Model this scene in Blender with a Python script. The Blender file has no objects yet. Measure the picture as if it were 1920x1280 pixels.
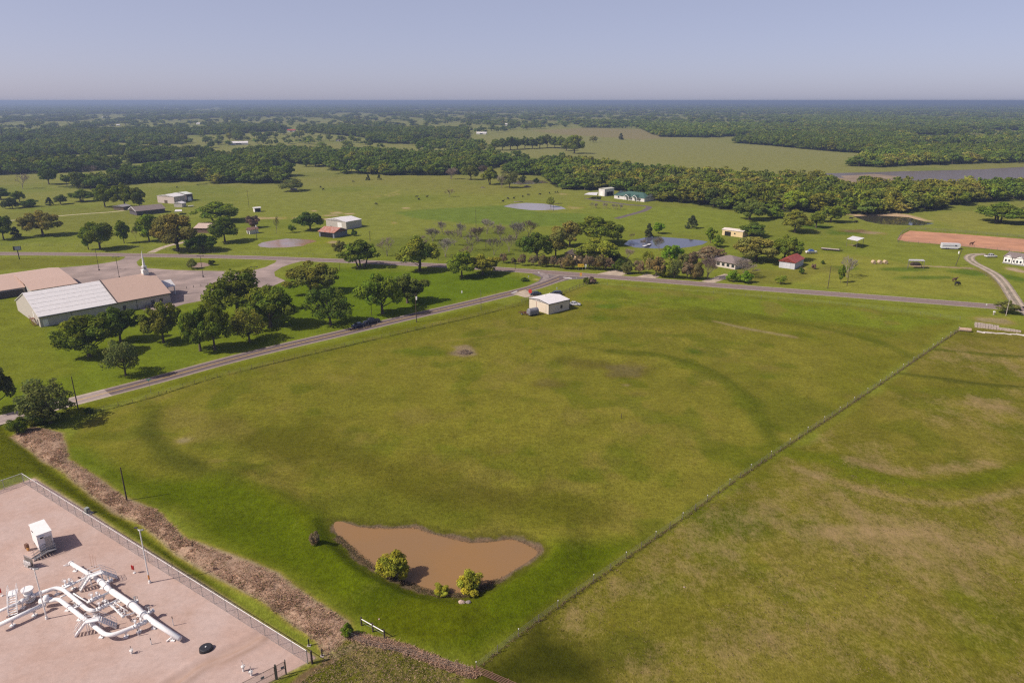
import bpy, bmesh, math, random
import numpy as np
from mathutils import Vector, Matrix
rnd = random.Random(7)
rng = np.random.default_rng(11)
scene = bpy.context.scene
C = scene.collection
# ------------------------------------------------------------------ camera
F, P, H = 1331.0, math.radians(18.72), 72.0
cp, sp = math.cos(P), math.sin(P)
cd = bpy.data.cameras.new('camera'); cam = bpy.data.objects.new('camera', cd); C.objects.link(cam)
cd.sensor_width = 36.0; cd.lens = 36.0 * F / 1920.0; cd.clip_start = 1.0; cd.clip_end = 200000.0
cam.location = (0, 0, H); cam.rotation_euler = (math.radians(90) - P, 0, 0)
scene.camera = cam

def g(px, py, z=0.0):
    """surveyed photo position -> ground point (x, y) at height z"""
    u = (px - 960) / F; v = (py - 640) / F
    t = (z - H) / (-sp - v * cp)
    return (u * t, (cp - v * sp) * t)
def G(pts): return [g(*p) for p in pts]
def zat(px, py, top):
    x, y = g(px, py); v = (top - 640) / F
    return H + (-v * y * cp - y * sp) / (cp - v * sp)
def mpp(px, py):
    x, y = g(px, py)
    return (y * cp + H * sp) / F          # metres per photo pixel across the view

# ------------------------------------------------------------------ sun and sky
SUN_EL, SUN_AZ = math.radians(44), math.radians(199.3)     # azimuth of the sun, measured from +x
sd = Vector((math.cos(SUN_EL) * math.cos(SUN_AZ), math.cos(SUN_EL) * math.sin(SUN_AZ), math.sin(SUN_EL)))
ld = bpy.data.lights.new('sun', 'SUN'); ld.energy = 5.0; ld.angle = math.radians(0.5); ld.color = (1.0, 0.93, 0.83)
lo = bpy.data.objects.new('sun', ld); C.objects.link(lo); lo.location = (0, 0, 300)
lo.rotation_euler = sd.to_track_quat('Z', 'Y').to_euler()
w = bpy.data.worlds.new('World'); scene.world = w; w.use_nodes = True
nt = w.node_tree; nt.nodes.clear()
sky = nt.nodes.new('ShaderNodeTexSky'); sky.sky_type = 'NISHITA'; sky.sun_disc = False
sky.sun_elevation = SUN_EL; sky.sun_rotation = math.radians(90) - SUN_AZ
sky.air_density = 0.5; sky.dust_density = 1.5; sky.ozone_density = 2.0; sky.altitude = 300
bg = nt.nodes.new('ShaderNodeBackground'); bg.inputs['Strength'].default_value = 0.15
wo = nt.nodes.new('ShaderNodeOutputWorld')
wb = nt.nodes.new('ShaderNodeMix'); wb.data_type = 'RGBA'; wb.blend_type = 'MULTIPLY'; wb.inputs[0].default_value = 1.0; wb.inputs[7].default_value = (1.36, 1.07, 1.01, 1)
nt.links.new(sky.outputs[0], wb.inputs[6]); vl = nt.nodes.new('ShaderNodeMix'); vl.data_type = 'RGBA'; vl.inputs[0].default_value = 0.62; vl.inputs[7].default_value = (2.68, 2.84, 3.78, 1)     # even veil of high haze over the clear sky
tcw = nt.nodes.new('ShaderNodeTexCoord'); sxw = nt.nodes.new('ShaderNodeSeparateXYZ'); mrw = nt.nodes.new('ShaderNodeMapRange')
for k_, v_ in ((1, .14), (2, .42), (3, .62), (4, .0)): mrw.inputs[k_].default_value = v_
nt.links.new(tcw.outputs['Generated'], sxw.inputs[0]); nt.links.new(sxw.outputs['Z'], mrw.inputs[0]); nt.links.new(mrw.outputs[0], vl.inputs[0])
nt.links.new(wb.outputs[2], vl.inputs[6]); nt.links.new(vl.outputs[2], bg.inputs[0]); nt.links.new(bg.outputs[0], wo.inputs[0])
scene.view_settings.view_transform = 'Standard'; scene.view_settings.look = 'None'
scene.view_settings.exposure = 0.0; scene.view_settings.gamma = 1.0
scene.render.engine = 'CYCLES'
cy = scene.cycles
cy.use_denoising = False; cy.max_bounces = 5; cy.diffuse_bounces = 2; cy.glossy_bounces = 2
cy.transmission_bounces = 3; cy.transparent_max_bounces = 16; cy.volume_bounces = 0
cy.caustics_reflective = False; cy.caustics_refractive = False
cy.use_adaptive_sampling = True; cy.adaptive_threshold = 0.005
scene.render.film_transparent = False
try: cy.denoising_prefilter = 'ACCURATE'
except Exception: pass
cy.pixel_filter_type = 'BLACKMAN_HARRIS'; cy.filter_width = 1.3

# ------------------------------------------------------------------ materials
MATS = {}
def mat(name, col, rough=0.75, metal=0.0, var=0.18, scale=2.5, bump=0.0, ribs=None, dirt=None, dirt_amt=0.5, spec=0.3, coat=0.0):
    if name in MATS: return MATS[name]
    m = bpy.data.materials.new(name); m.use_nodes = True; MATS[name] = m
    t = m.node_tree; b = t.nodes['Principled BSDF']
    tc = t.nodes.new('ShaderNodeTexCoord')
    n = t.nodes.new('ShaderNodeTexNoise'); n.inputs['Scale'].default_value = scale; n.inputs['Detail'].default_value = 5
    t.links.new(tc.outputs['Object'], n.inputs['Vector'])
    mr = t.nodes.new('ShaderNodeMapRange'); mr.inputs['From Min'].default_value = 0.3; mr.inputs['From Max'].default_value = 0.7
    mr.inputs['To Min'].default_value = 1 - var; mr.inputs['To Max'].default_value = 1 + var * 0.6
    t.links.new(n.outputs['Fac'], mr.inputs['Value'])
    mx = t.nodes.new('ShaderNodeMix'); mx.data_type = 'RGBA'; mx.blend_type = 'MULTIPLY'; mx.inputs['Factor'].default_value = 1
    mx.inputs[6].default_value = (*col, 1); t.links.new(mr.outputs[0], mx.inputs[7])
    out = mx.outputs[2]
    if dirt:
        n2 = t.nodes.new('ShaderNodeTexNoise'); n2.inputs['Scale'].default_value = scale * 0.35; n2.inputs['Detail'].default_value = 8
        n2.inputs['Roughness'].default_value = 0.7
        t.links.new(tc.outputs['Object'], n2.inputs['Vector'])
        r2 = t.nodes.new('ShaderNodeMapRange'); r2.inputs['From Min'].default_value = 0.48; r2.inputs['From Max'].default_value = 0.68
        r2.inputs['To Max'].default_value = dirt_amt; t.links.new(n2.outputs['Fac'], r2.inputs['Value'])
        m2 = t.nodes.new('ShaderNodeMix'); m2.data_type = 'RGBA'; t.links.new(r2.outputs[0], m2.inputs[0])
        t.links.new(out, m2.inputs[6]); m2.inputs[7].default_value = (*dirt, 1); out = m2.outputs[2]
    t.links.new(out, b.inputs['Base Color'])
    b.inputs['Roughness'].default_value = rough; b.inputs['Metallic'].default_value = metal
    b.inputs['Specular IOR Level'].default_value = spec
    if coat: b.inputs['Coat Weight'].default_value = coat
    if ribs:
        wv = t.nodes.new('ShaderNodeTexWave'); wv.wave_type = 'BANDS'; wv.bands_direction = ribs[0]; wv.inputs['Scale'].default_value = ribs[1]
        t.links.new(tc.outputs['Object'], wv.inputs['Vector'])
        bp = t.nodes.new('ShaderNodeBump'); bp.inputs['Strength'].default_value = 0.2; bp.inputs['Distance'].default_value = 0.02
        t.links.new(wv.outputs['Fac'], bp.inputs['Height']); t.links.new(bp.outputs[0], b.inputs['Normal'])
    elif bump:
        bp = t.nodes.new('ShaderNodeBump'); bp.inputs['Strength'].default_value = bump; bp.inputs['Distance'].default_value = 0.05
        t.links.new(n.outputs['Fac'], bp.inputs['Height']); t.links.new(bp.outputs[0], b.inputs['Normal'])
    return m

# ------------------------------------------------------------------ mesh builders
def link(name, me, m=None, parent=None, loc=None):
    o = bpy.data.objects.new(name, me); C.objects.link(o)
    if m is not None:
        for mm in (m if isinstance(m, (list, tuple)) else [m]): me.materials.append(mm)
    if parent is not None: o.parent = parent
    if loc is not None: o.location = loc
    return o
def np_mesh(name, verts, faces_flat, counts, smooth=False):
    me = bpy.data.meshes.new(name)
    verts = np.asarray(verts, np.float32); faces_flat = np.asarray(faces_flat, np.int32); counts = np.asarray(counts, np.int32)
    me.vertices.add(len(verts)); me.vertices.foreach_set('co', verts.ravel())
    me.loops.add(len(faces_flat)); me.loops.foreach_set('vertex_index', faces_flat)
    me.polygons.add(len(counts))
    st = np.zeros(len(counts), np.int32); st[1:] = np.cumsum(counts)[:-1]
    me.polygons.foreach_set('loop_start', st)
    me.update(calc_edges=True); me.validate()
    if smooth: me.polygons.foreach_set('use_smooth', np.ones(len(me.polygons), bool))
    return me
class MB:
    def __init__(s): s.v = []; s.f = []
    def add(s, vs, fs):
        o = len(s.v); s.v += [tuple(v) for v in vs]; s.f += [tuple(i + o for i in f) for f in fs]; return s
    def box(s, c, d, rz=0.0, taper=1.0, sh=(0, 0)):
        x, y, z = d[0] / 2, d[1] / 2, d[2] / 2; ca, sa = math.cos(rz), math.sin(rz); vs = []
        for k, t in ((-1, 1.0), (1, taper)):
            for a, b in ((-1, -1), (1, -1), (1, 1), (-1, 1)):
                px, py = a * x * t + (sh[0] if k > 0 else 0), b * y * t + (sh[1] if k > 0 else 0)
                vs.append((c[0] + px * ca - py * sa, c[1] + px * sa + py * ca, c[2] + k * z))
        return s.add(vs, [(3, 2, 1, 0), (4, 5, 6, 7), (0, 1, 5, 4), (1, 2, 6, 5), (2, 3, 7, 6), (3, 0, 4, 7)])
    def bar(s, p0, p1, wd, ht=None):
        p0, p1 = Vector(p0), Vector(p1); d = (p1 - p0); ht = ht or wd
        if d.length < 1e-6: return s
        d.normalize(); up = Vector((0, 0, 1)) if abs(d.z) < 0.98 else Vector((0, 1, 0))
        r = d.cross(up).normalized() * wd / 2; u = r.cross(d).normalized() * ht / 2
        vs = [q + a * r + b * u for q in (p0, p1) for a, b in ((-1, -1), (1, -1), (1, 1), (-1, 1))]
        return s.add(vs, [(0, 1, 2, 3), (7, 6, 5, 4), (4, 5, 1, 0), (5, 6, 2, 1), (6, 7, 3, 2), (7, 4, 0, 3)])
    def tube(s, pts, r, n=8, cap=True):
        pts = [Vector(p) for p in pts]; rs = r if isinstance(r, (list, tuple)) else [r] * len(pts)
        o = len(s.v); ref = None
        for i, p in enumerate(pts):
            a = pts[max(i - 1, 0)]; b = pts[min(i + 1, len(pts) - 1)]; d = (b - a).normalized()
            if ref is None: ref = d.orthogonal().normalized()
            ref = (ref - d * ref.dot(d)).normalized(); q = d.cross(ref)
            for k in range(n):
                t = 2 * math.pi * k / n; s.v.append(tuple(p + (ref * math.cos(t) + q * math.sin(t)) * rs[i]))
        for i in range(len(pts) - 1):
            for k in range(n):
                s.f.append((o + i * n + k, o + i * n + (k + 1) % n, o + (i + 1) * n + (k + 1) % n, o + (i + 1) * n + k))
        if cap:
            s.f.append(tuple(o + k for k in reversed(range(n)))); e = o + (len(pts) - 1) * n; s.f.append(tuple(e + k for k in range(n)))
        return s
    def cyl(s, p0, p1, r0, r1=None, n=12): return s.tube([p0, p1], [r0, r0 if r1 is None else r1], n)
    def prism(s, poly, z0, z1):
        n = len(poly)
        vs = [(x, y, z0) for x, y in poly] + [(x, y, z1) for x, y in poly]
        a = sum(poly[i][0] * poly[(i + 1) % n][1] - poly[(i + 1) % n][0] * poly[i][1] for i in range(n))
        fs = [tuple(range(n, 2 * n)), tuple(reversed(range(n)))] if a > 0 else [tuple(reversed(range(n, 2 * n))), tuple(range(n))]
        for i in range(n):
            j = (i + 1) % n; fs.append((i, j, n + j, n + i) if a > 0 else (j, i, n + i, n + j))
        return s.add(vs, fs)
    def sphere(s, c, r, nu=10, nv=6):
        rx, ry, rz = r if isinstance(r, (list, tuple)) else (r, r, r); o = len(s.v)
        s.v.append((c[0], c[1], c[2] - rz))
        for i in range(1, nv):
            t = math.pi * i / nv - math.pi / 2
            for k in range(nu):
                a = 2 * math.pi * k / nu
                s.v.append((c[0] + rx * math.cos(t) * math.cos(a), c[1] + ry * math.cos(t) * math.sin(a), c[2] + rz * math.sin(t)))
        s.v.append((c[0], c[1], c[2] + rz)); top = len(s.v) - 1
        for k in range(nu):
            s.f.append((o, o + 1 + (k + 1) % nu, o + 1 + k)); b = o + 1 + (nv - 2) * nu
            s.f.append((b + k, b + (k + 1) % nu, top))
        for i in range(nv - 2):
            for k in range(nu):
                a = o + 1 + i * nu; b = a + nu
                s.f.append((a + k, a + (k + 1) % nu, b + (k + 1) % nu, b + k))
        return s
    def mesh(s, name, smooth=False):
        me = bpy.data.meshes.new(name); me.from_pydata(s.v, [], s.f); me.update()
        if smooth:
            for p in me.polygons: p.use_smooth = True
        return me
    def build(s, name, m, parent=None, smooth=False, loc=None):
        return link(name, s.mesh(name, smooth), m, parent, loc)

def tag(o, label=None, cat=None, group=None, kind=None):
    if label: o['label'] = label
    if cat: o['category'] = cat
    if group: o['group'] = group
    if kind: o['kind'] = kind
    return o
def thing(name, loc, rz=0.0, label=None, cat=None, group=None):
    o = bpy.data.objects.new(name, None); C.objects.link(o); o.empty_display_size = 0.5
    o.location = (loc[0], loc[1], loc[2] if len(loc) > 2 else hz(loc[0], loc[1])); o.rotation_euler = (0, 0, rz)
    return tag(o, label, cat, group)
def copy_tree(o, parent=None):
    c = o.copy(); C.objects.link(c)
    if parent is not None: c.parent = parent
    for ch in list(o.children): copy_tree(ch, c)
    return c
def pt(name, mb, m, parent, smooth=False, label=None):
    o = mb.build(name, m, parent, smooth)
    if label: o['label'] = label
    return o
def smooth_path(pts, n=6):
    out = []
    P_ = [pts[0]] + list(pts) + [pts[-1]]
    for i in range(1, len(P_) - 2):
        p0, p1, p2, p3 = [np.array(P_[i + k], float) for k in (-1, 0, 1, 2)]
        for k in range(n):
            t = k / n
            out.append(tuple(0.5 * ((2 * p1) + (-p0 + p2) * t + (2 * p0 - 5 * p1 + 4 * p2 - p3) * t * t + (-p0 + 3 * p1 - 3 * p2 + p3) * t ** 3)))
    out.append(tuple(pts[-1])); return out

# ------------------------------------------------------------------ plane geometry helpers (numpy)
def inside(X, Y, poly):
    r = np.zeros(X.shape, bool); n = len(poly)
    for i in range(n):
        x1, y1 = poly[i]; x2, y2 = poly[(i + 1) % n]
        if y1 == y2: continue
        c = ((y1 > Y) != (y2 > Y)) & (X < (x2 - x1) * (Y - y1) / (y2 - y1) + x1)
        r ^= c
    return r
def dline(X, Y, pts, closed=False):
    d = np.full(X.shape, 1e9); n = len(pts)
    for i in range(n if closed else n - 1):
        x1, y1 = pts[i]; x2, y2 = pts[(i + 1) % n]; dx, dy = x2 - x1, y2 - y1; L = dx * dx + dy * dy + 1e-9
        t = np.clip(((X - x1) * dx + (Y - y1) * dy) / L, 0, 1)
        d = np.minimum(d, np.hypot(X - x1 - t * dx, Y - y1 - t * dy))
    return d
def sdist(X, Y, poly):
    d = dline(X, Y, poly, True); return np.where(inside(X, Y, poly), -d, d)
def sstep(a, b, x):
    t = np.clip((x - a) / (b - a), 0, 1); return t * t * (3 - 2 * t)
def vnoise(X, Y, s, seed=0):
    r = np.random.default_rng(seed); T = r.random((64, 64))
    x = X / s + 1000.3; y = Y / s + 1000.7; xi = np.floor(x).astype(int); yi = np.floor(y).astype(int)
    fx = x - xi; fy = y - yi; fx = fx * fx * (3 - 2 * fx); fy = fy * fy * (3 - 2 * fy)
    a = T[xi % 64, yi % 64]; b = T[(xi + 1) % 64, yi % 64]; c = T[xi % 64, (yi + 1) % 64]; d = T[(xi + 1) % 64, (yi + 1) % 64]
    return a * (1 - fx) * (1 - fy) + b * fx * (1 - fy) + c * (1 - fx) * fy + d * fx * fy
def fbm(X, Y, s, seed=0, o=4):
    v = 0; a = 0.5; t = 0
    for i in range(o): v = v + a * vnoise(X, Y, s / 2 ** i, seed + i); t += a; a *= 0.5
    return v / t
# ------------------------------------------------------------------ the lie of the land
POND = G([(626,980),(642,976),(672,985),(720,989),(775,988),(800,996),(840,1006),(880,1015),(922,1013),(960,1009),(985,1018),(1007,1031),(995,1045),(960,1067),(930,1085),(902,1098),(868,1111),(822,1108),(790,1101),(755,1086),(710,1066),(680,1046),(655,1022),(635,1003)])
def smooth_ring(pts, n=4):
    k = len(pts); out = []
    for i in range(k):
        p0, p1, p2, p3 = [np.array(pts[(i + j) % k], float) for j in (-1, 0, 1, 2)]
        for t in np.arange(n) / n: out.append(tuple(0.5 * ((2 * p1) + (-p0 + p2) * t + (2 * p0 - 5 * p1 + 4 * p2 - p3) * t * t + (-p0 + 3 * p1 - 3 * p2 + p3) * t ** 3)))
    return out
POND = smooth_ring(POND)
BERM = G([(430,880),(500,925),(560,960),(612,1030),(680,1092),(760,1132),(860,1150),(960,1115),(1045,1050),(1060,1010)])
DITCH = G([(0,800),(20,815),(100,884),(190,948),(235,975),(330,1050),(480,1165),(590,1238)])
BRUSH = G([(20,815),(60,800),(115,812),(130,860),(170,885),(235,935),(300,960),(345,1010),(440,1045),(520,1075),(590,1125),(650,1165),(660,1190),(610,1235),(590,1200),(480,1120),(400,1075),(330,1035),(270,985),(225,958),(180,930),(110,880)])
FIELD = G([(165,790),(250,752),(400,705),(560,666),(760,617),(960,570),(1040,552),(1110,533),(1400,555),(1600,575),(1800,602),(1600,760),(1270,975),(1000,1170),(890,1240),(700,1160),(640,1130),(520,1060),(330,960),(225,900),(140,830)])
RPAST = G([(890,1300),(890,1250),(1000,1170),(1270,980),(1600,765),(1800,612),(1940,620),(2500,668),(2900,900),(2700,1330),(1960,1330)])
TERR = [(G([(1000,640),(1170,668),(1240,672),(1310,690),(1360,715),(1400,750),(1430,790),(1450,825)]), 3.0, 0.35),
        (G([(1400,600),(1500,615),(1620,640),(1720,668)]), 3.0, 0.3),
        (G([(285,770),(280,810),(310,850),(370,880),(440,895)]), 3.0, 0.4),
        (G([(1690,700),(1760,712),(1830,722),(1930,730)]), 2.5, 0.6),
        (G([(1755,655),(1830,664),(1930,672)]), 2.5, 0.5),
        (G([(1500,800),(1560,845),(1620,888),(1700,915),(1790,918),(1870,900),(1930,880)]), 4.0, 0.5)]
PADC1, PADC2, PADG = g(45, 905), g(577, 1243), g(513, 1276)
_e1 = Vector((PADC2[0] - PADC1[0], PADC2[1] - PADC1[1])); PADL = _e1.length; _e1.normalize()
_e2 = Vector((PADG[0] - PADC2[0], PADG[1] - PADC2[1])).normalized()
_s = g(0, 921); _e3 = Vector((_s[0] - PADC1[0], _s[1] - PADC1[1])).normalized()
_c1 = (PADC1[0] - _e2.x * 2.3 - _e1.x * 1.2, PADC1[1] - _e2.y * 2.3 - _e1.y * 1.2); _c2 = (PADC2[0] - _e2.x * 1.6, PADC2[1] - _e2.y * 1.6)
PAD = [_c1, _c2, (_c2[0] + _e2.x * 64, _c2[1] + _e2.y * 64), (_c1[0] + _e3.x * 64, _c1[1] + _e3.y * 64)]
WL = -0.22
def height(X, Y):
    X = np.asarray(X, float); Y = np.asarray(Y, float); z = np.zeros(X.shape)
    near = (np.abs(X) < 260) & (Y > 20) & (Y < 420)
    if not near.any(): return z
    x, y = X[near], Y[near]; h = np.zeros(x.shape)
    fm = sstep(0, 14, -sdist(x, y, FIELD)); rm = sstep(0, 10, -sdist(x, y, RPAST))
    h += fm * (0.5 * (fbm(x, y, 45, 3, 3) - 0.5)) + rm * (0.5 * (fbm(x, y, 30, 5, 3) - 0.5))
    h += (fm + rm) * 0.10 * (fbm(x, y, 3.0, 9, 3) - 0.5)
    for pts, s, a in TERR: h += np.clip(fm + rm, 0, 1) * a * np.exp(-(dline(x, y, pts) / s) ** 2)
    sdp = sdist(x, y, POND)
    h = np.where(sdp < 6, h * sstep(0, 6, sdp), h)
    h += 0.85 * np.exp(-(dline(x, y, BERM) / 3.6) ** 2) * sstep(0.3, 3.5, sdp)
    bowl = np.where(sdp < 0, WL - np.minimum(0.9, -sdp * 0.22), WL + np.minimum(1, sdp / 4.0) * -WL)
    h = np.where(sdp < 4, np.where(sdp < 0, bowl, h * sstep(0, 4, sdp) + bowl * (1 - sstep(0, 4, sdp))), h)
    h -= 0.45 * np.exp(-(dline(x, y, DITCH) / 1.3) ** 2)
    bs = sdist(x, y, BRUSH); h += 0.5 * sstep(0, 2, -bs) * fbm(x, y, 2.2, 21, 3)
    ps = sdist(x, y, PAD); h *= sstep(0.2, 2.0, ps)
    z[near] = h; return z
def hz(x, y): return float(height(np.array([x]), np.array([y]))[0])

# ------------------------------------------------------------------ woods layout (seen from above)
WOODS = [G(p) for p in [
 [(-160,264),(60,264),(140,270),(200,284),(300,288),(400,291),(500,289),(620,291),(700,293),(800,298),(900,298),(960,307),(1060,307),(1110,318),(1090,338),(1010,330),(920,324),(840,329),(740,329),(640,326),(580,330),(570,318),(450,318),(300,322),(200,318),(143,323),(0,329),(-160,330)],
 [(100,350),(187,357),(283,355),(330,352),(420,345),(520,345),(580,331),(570,318),(450,318),(300,322),(230,334),(200,345)],
 [(1040,310),(1100,314),(1160,324),(1230,332),(1400,340),(1520,347),(1600,360),(1720,361),(2060,359),(2060,372),(1930,376),(1790,383),(1760,394),(1620,403),(1560,400),(1470,398),(1400,396),(1345,392),(1300,383),(1230,376),(1150,356),(1080,357),(1040,351),(1025,335)],
 [(1110,304),(1160,298),(1215,306),(1260,325),(1300,340),(1150,330)],
 [(1585,311),(1650,314),(1760,309),(1930,304),(2060,304),(2060,285),(1930,285),(1700,286),(1600,297)],
 [(1370,268),(1450,274),(1550,284),(1640,289),(1800,286),(2060,284),(2060,268),(1930,266),(1706,266),(1500,256),(1390,258)],
 [(1235,257),(1340,258),(1440,252),(1500,255),(1600,262),(1706,266),(1700,246),(1500,239),(1290,240),(1236,246)],
 [(117,270),(350,270),(372,258),(372,250),(200,250),(117,254)],
 [(477,264),(520,264),(520,257),(477,257)],
 [(687,270),(760,270),(790,276),(837,278),(860,284),(913,286),(913,272),(830,262),(760,258),(690,258)],
 [(560,246),(620,252),(700,260),(780,264),(870,262),(880,248),(560,240)]]]
OPEN = [G(p) for p in [
 [(-160,253),(100,251),(200,248),(420,248),(430,243),(310,233),(300,226),(150,227),(-160,231)],
 [(373,275),(580,275),(613,276),(640,263),(560,248),(480,251),(373,253)],
 [(880,259),(960,246),(1050,239),(1200,241),(1235,258),(1340,259),(1440,253),(1370,269),(1450,275),(1640,291),(1584,313),(1650,316),(2060,306),(2060,320),(1535,326),(1215,330),(1060,302),(930,289)],
 [(1290,238),(1500,238),(1500,231),(1400,227),(1290,227)],
 [(1667,242),(1745,242),(1745,236),(1667,236)],
 [(1793,253),(2060,255),(2060,246),(1793,244)],
 [(1706,280),(2060,284),(2060,275),(1706,270)],
 [(-160,271),(60,268),(112,272),(60,277),(-160,277)], [(184,279),(252,276),(248,284),(190,286)],
 [(-160,214),(350,213),(500,216),(300,219),(-160,219)], [(560,223),(700,221),(760,224),(640,227)], [(640,239),(760,237),(850,241),(700,246)],
 [(1100,222),(1250,221),(1240,224.5),(1110,225)], [(150,206),(420,205),(420,208),(150,209)], [(700,212),(900,211),(880,214.5)], [(1400,212),(1700,210),(1650,213)],
 [(960,239),(1060,238),(1210,241),(1210,235),(1000,233)]]]
D_FAR = g(960, 252)[1]
def woods_mask(X, Y):
    m = np.zeros(X.shape, bool)
    for p in WOODS: m |= inside(X, Y, p)
    m &= ~((X < 40) & (Y > 560) & (fbm(X, Y * .5, 75, 45, 3) > .585))      # small glades in the creek woods
    far = Y > D_FAR * 0.98
    gl = fbm(X, Y * 0.42, 520, 41, 4) > (0.515 + 0.04 * (X < 200) - .05 * (Y > 7000))
    gl |= (Y > 9000)
    m |= far & gl
    for p in OPEN: m &= ~inside(X, Y, p)
    return m

# ------------------------------------------------------------------ ground sheet
def build_ground():
    r1 = np.geomspace(42, 420, 470); r2 = np.geomspace(420, 3000, 200)[1:]; r3 = np.geomspace(3000, 62000, 60)[1:]
    R = np.concatenate([[2, 12, 25, 34], r1, r2, r3])
    fine = np.radians(np.linspace(48, 132, 560)); coarse = np.radians(np.linspace(132, 408, 48))[1:-1]
    A = np.concatenate([fine, coarse]); nR, nA = len(R), len(A)
    RR, AA = np.meshgrid(R, A, indexing='ij'); X = (RR * np.cos(AA)).ravel(); Y = (RR * np.sin(AA)).ravel()
    Z = height(X, Y)
    i = np.arange(nR - 1)[:, None] * nA; k = np.arange(nA)[None, :]; k2 = (k + 1) % nA
    q = np.stack([i + k, i + nA + k, i + nA + k2, i + k2], -1).reshape(-1, 4)
    verts = np.stack([X, Y, Z], 1)
    cidx = len(verts); verts = np.vstack([verts, [[0, 0, 0]]])
    tri = np.stack([np.full(nA, cidx), np.arange(nA), (np.arange(nA) + 1) % nA], 1)
    me = np_mesh('ground', verts, np.concatenate([q.ravel(), tri.ravel()]), np.concatenate([np.full(len(q), 4), np.full(nA, 3)]), True)
    X = verts[:, 0]; Y = verts[:, 1]
    col = np.zeros((len(X), 3)); dry = np.zeros(len(X)); lush = np.zeros(len(X))
    col[:] = (0.160, 0.192, 0.044)
    n1 = fbm(X, Y, 60, 50, 4); n2 = fbm(X, Y, 14, 60, 4); n3 = fbm(X, Y, 200, 70, 3); n4 = fbm(X, Y, 3.5, 75, 3)
    def blend(c, f):
        f = np.clip(f, 0, 1)[:, None]; col[:] = col * (1 - f) + np.array(c) * f
    def poly(px, c, soft=2.0, amt=1.0, wob=1.0, ground=False):
        p = px if ground else G(px); xs = [a[0] for a in p]; ys = [a[1] for a in p]
        sel = (X > min(xs) - soft * 2) & (X < max(xs) + soft * 2) & (Y > min(ys) - soft * 2) & (Y < max(ys) + soft * 2)
        if not sel.any(): return
        f = np.zeros(len(X)); d = sdist(X[sel], Y[sel], p) + (n2[sel] - 0.5) * soft * 2 * wob
        f[sel] = sstep(soft, -soft, d) * amt; 
        if c is None: return f
        blend(c, f); return f
    def line(px, c, wd, amt=1.0, wob=1.0):
        p = smooth_path(G(px), 4); xs = [a[0] for a in p]; ys = [a[1] for a in p]; m_ = wd * 4
        sel = (X > min(xs) - m_) & (X < max(xs) + m_) & (Y > min(ys) - m_) & (Y < max(ys) + m_); f = np.zeros(len(X))
        if not sel.any(): return f
        d = dline(X[sel], Y[sel], p) + (n2[sel] - 0.5) * wd * wob
        f[sel] = sstep(1.5, 0.3, d / wd) * amt
        if c is not None: blend(c, f)
        return f
    def blob(px, py, rx, ry, c, amt=1.0):
        x0, y0 = g(px, py); ax = abs(g(px + rx, py)[0] - x0); ay = abs(g(px, py - ry)[1] - g(px, py + ry)[1]) / 2
        d = np.hypot((X - x0) / ax, (Y - y0) / ay) + (n2 - 0.5) * 1.1 + (n4 - .5) * .8
        f = sstep(1.2, 0.35, d) * amt
        if c is not None: blend(c, f)
        return f
    # far country: paler, yellower pastures
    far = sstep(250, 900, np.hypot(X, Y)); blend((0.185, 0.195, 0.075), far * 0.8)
    blend((0.105, 0.150, 0.024), sstep(0.5, 0.7, n1) * 0.4)
    blend((0.17, 0.165, 0.06), sstep(0.5, 0.72, n3) * 0.4)
    OL = (0.132, 0.138, 0.027); BR = (0.070, 0.100, 0.003); TAN = (0.26, 0.205, 0.105); DK = (0.080, 0.080, 0.018)
    # church side lawn and verges
    poly([(-60,560),(130,545),(360,572),(520,540),(620,500),(960,512),(1020,528),(700,608),(400,675),(200,730),(-60,790)], (0.118,0.160,0.020), 4)
    poly([(-60,560),(60,560),(100,640),(160,700),(-60,740)], (0.140,0.160,0.030), 5, .7)
    poly([(430,560),(600,505),(900,512),(1010,530),(700,600),(560,600)], (0.088,0.142,0.008), 4, .8)
    poly([(-40,482),(230,484),(180,494),(110,500),(-40,510)], (0.14,0.155,0.034), 2)
    poly([(265,486),(480,492),(430,505),(280,500)], (0.125,0.155,0.030), 2)
    # the big near field
    poly(FIELD, OL, 3, 1, 1, True)
    F1 = sstep(2, -2, sdist(X, Y, FIELD))
    blend((0.165,0.160,0.044), F1 * sstep(0.42, 0.62, fbm(X, Y, 38, 81, 4)) * 0.75)
    blend((0.085,0.105,0.014), F1 * sstep(0.52, 0.66, fbm(X, Y, 26, 91, 4)) * 0.6)
    poly([(1100,535),(1400,556),(1780,602),(1700,620),(1400,590),(1180,572),(1080,560)], (0.135,0.175,0.024), 4, .85)
    poly([(420,740),(640,820),(900,850),(1180,870),(1350,800),(1420,720),(1330,600),(1100,600),(700,640),(450,700)], (0.165,0.158,0.042), 10, .55)
    blend((0.168,0.150,0.058), F1 * sstep(0.56, 0.72, fbm(X, Y, 11, 191, 4)) * 0.6); blend((0.080,0.108,0.010), F1 * sstep(0.58, 0.72, fbm(X, Y, 9, 193, 4)) * 0.5); dry += F1 * .10
    # dark swaths
    line([(420,790),(520,840),(640,850),(700,880),(800,910),(900,930),(1010,945),(1120,960)], DK, 4.5, .62)
    blob(560, 830, 120, 60, (0.088,0.088,0.016), .6); blob(880, 935, 130, 30, (0.088,0.088,0.016), .5)
    blob(700, 880, 200, 50, (0.105,0.106,0.018), .5); blob(1000, 960, 150, 30, (0.095,0.105,0.014), .5)
    line([(285,765),(278,805),(305,845),(365,880),(430,900)], (0.06,0.072,0.014), 3.2, .75)
    blob(400, 800, 90, 40, (0.16,0.145,0.055), .6); blob(345, 825, 28, 10, (0.24,0.19,0.11), .6); blob(420, 865, 30, 8, (0.22,0.18,0.10), .5)
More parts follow.
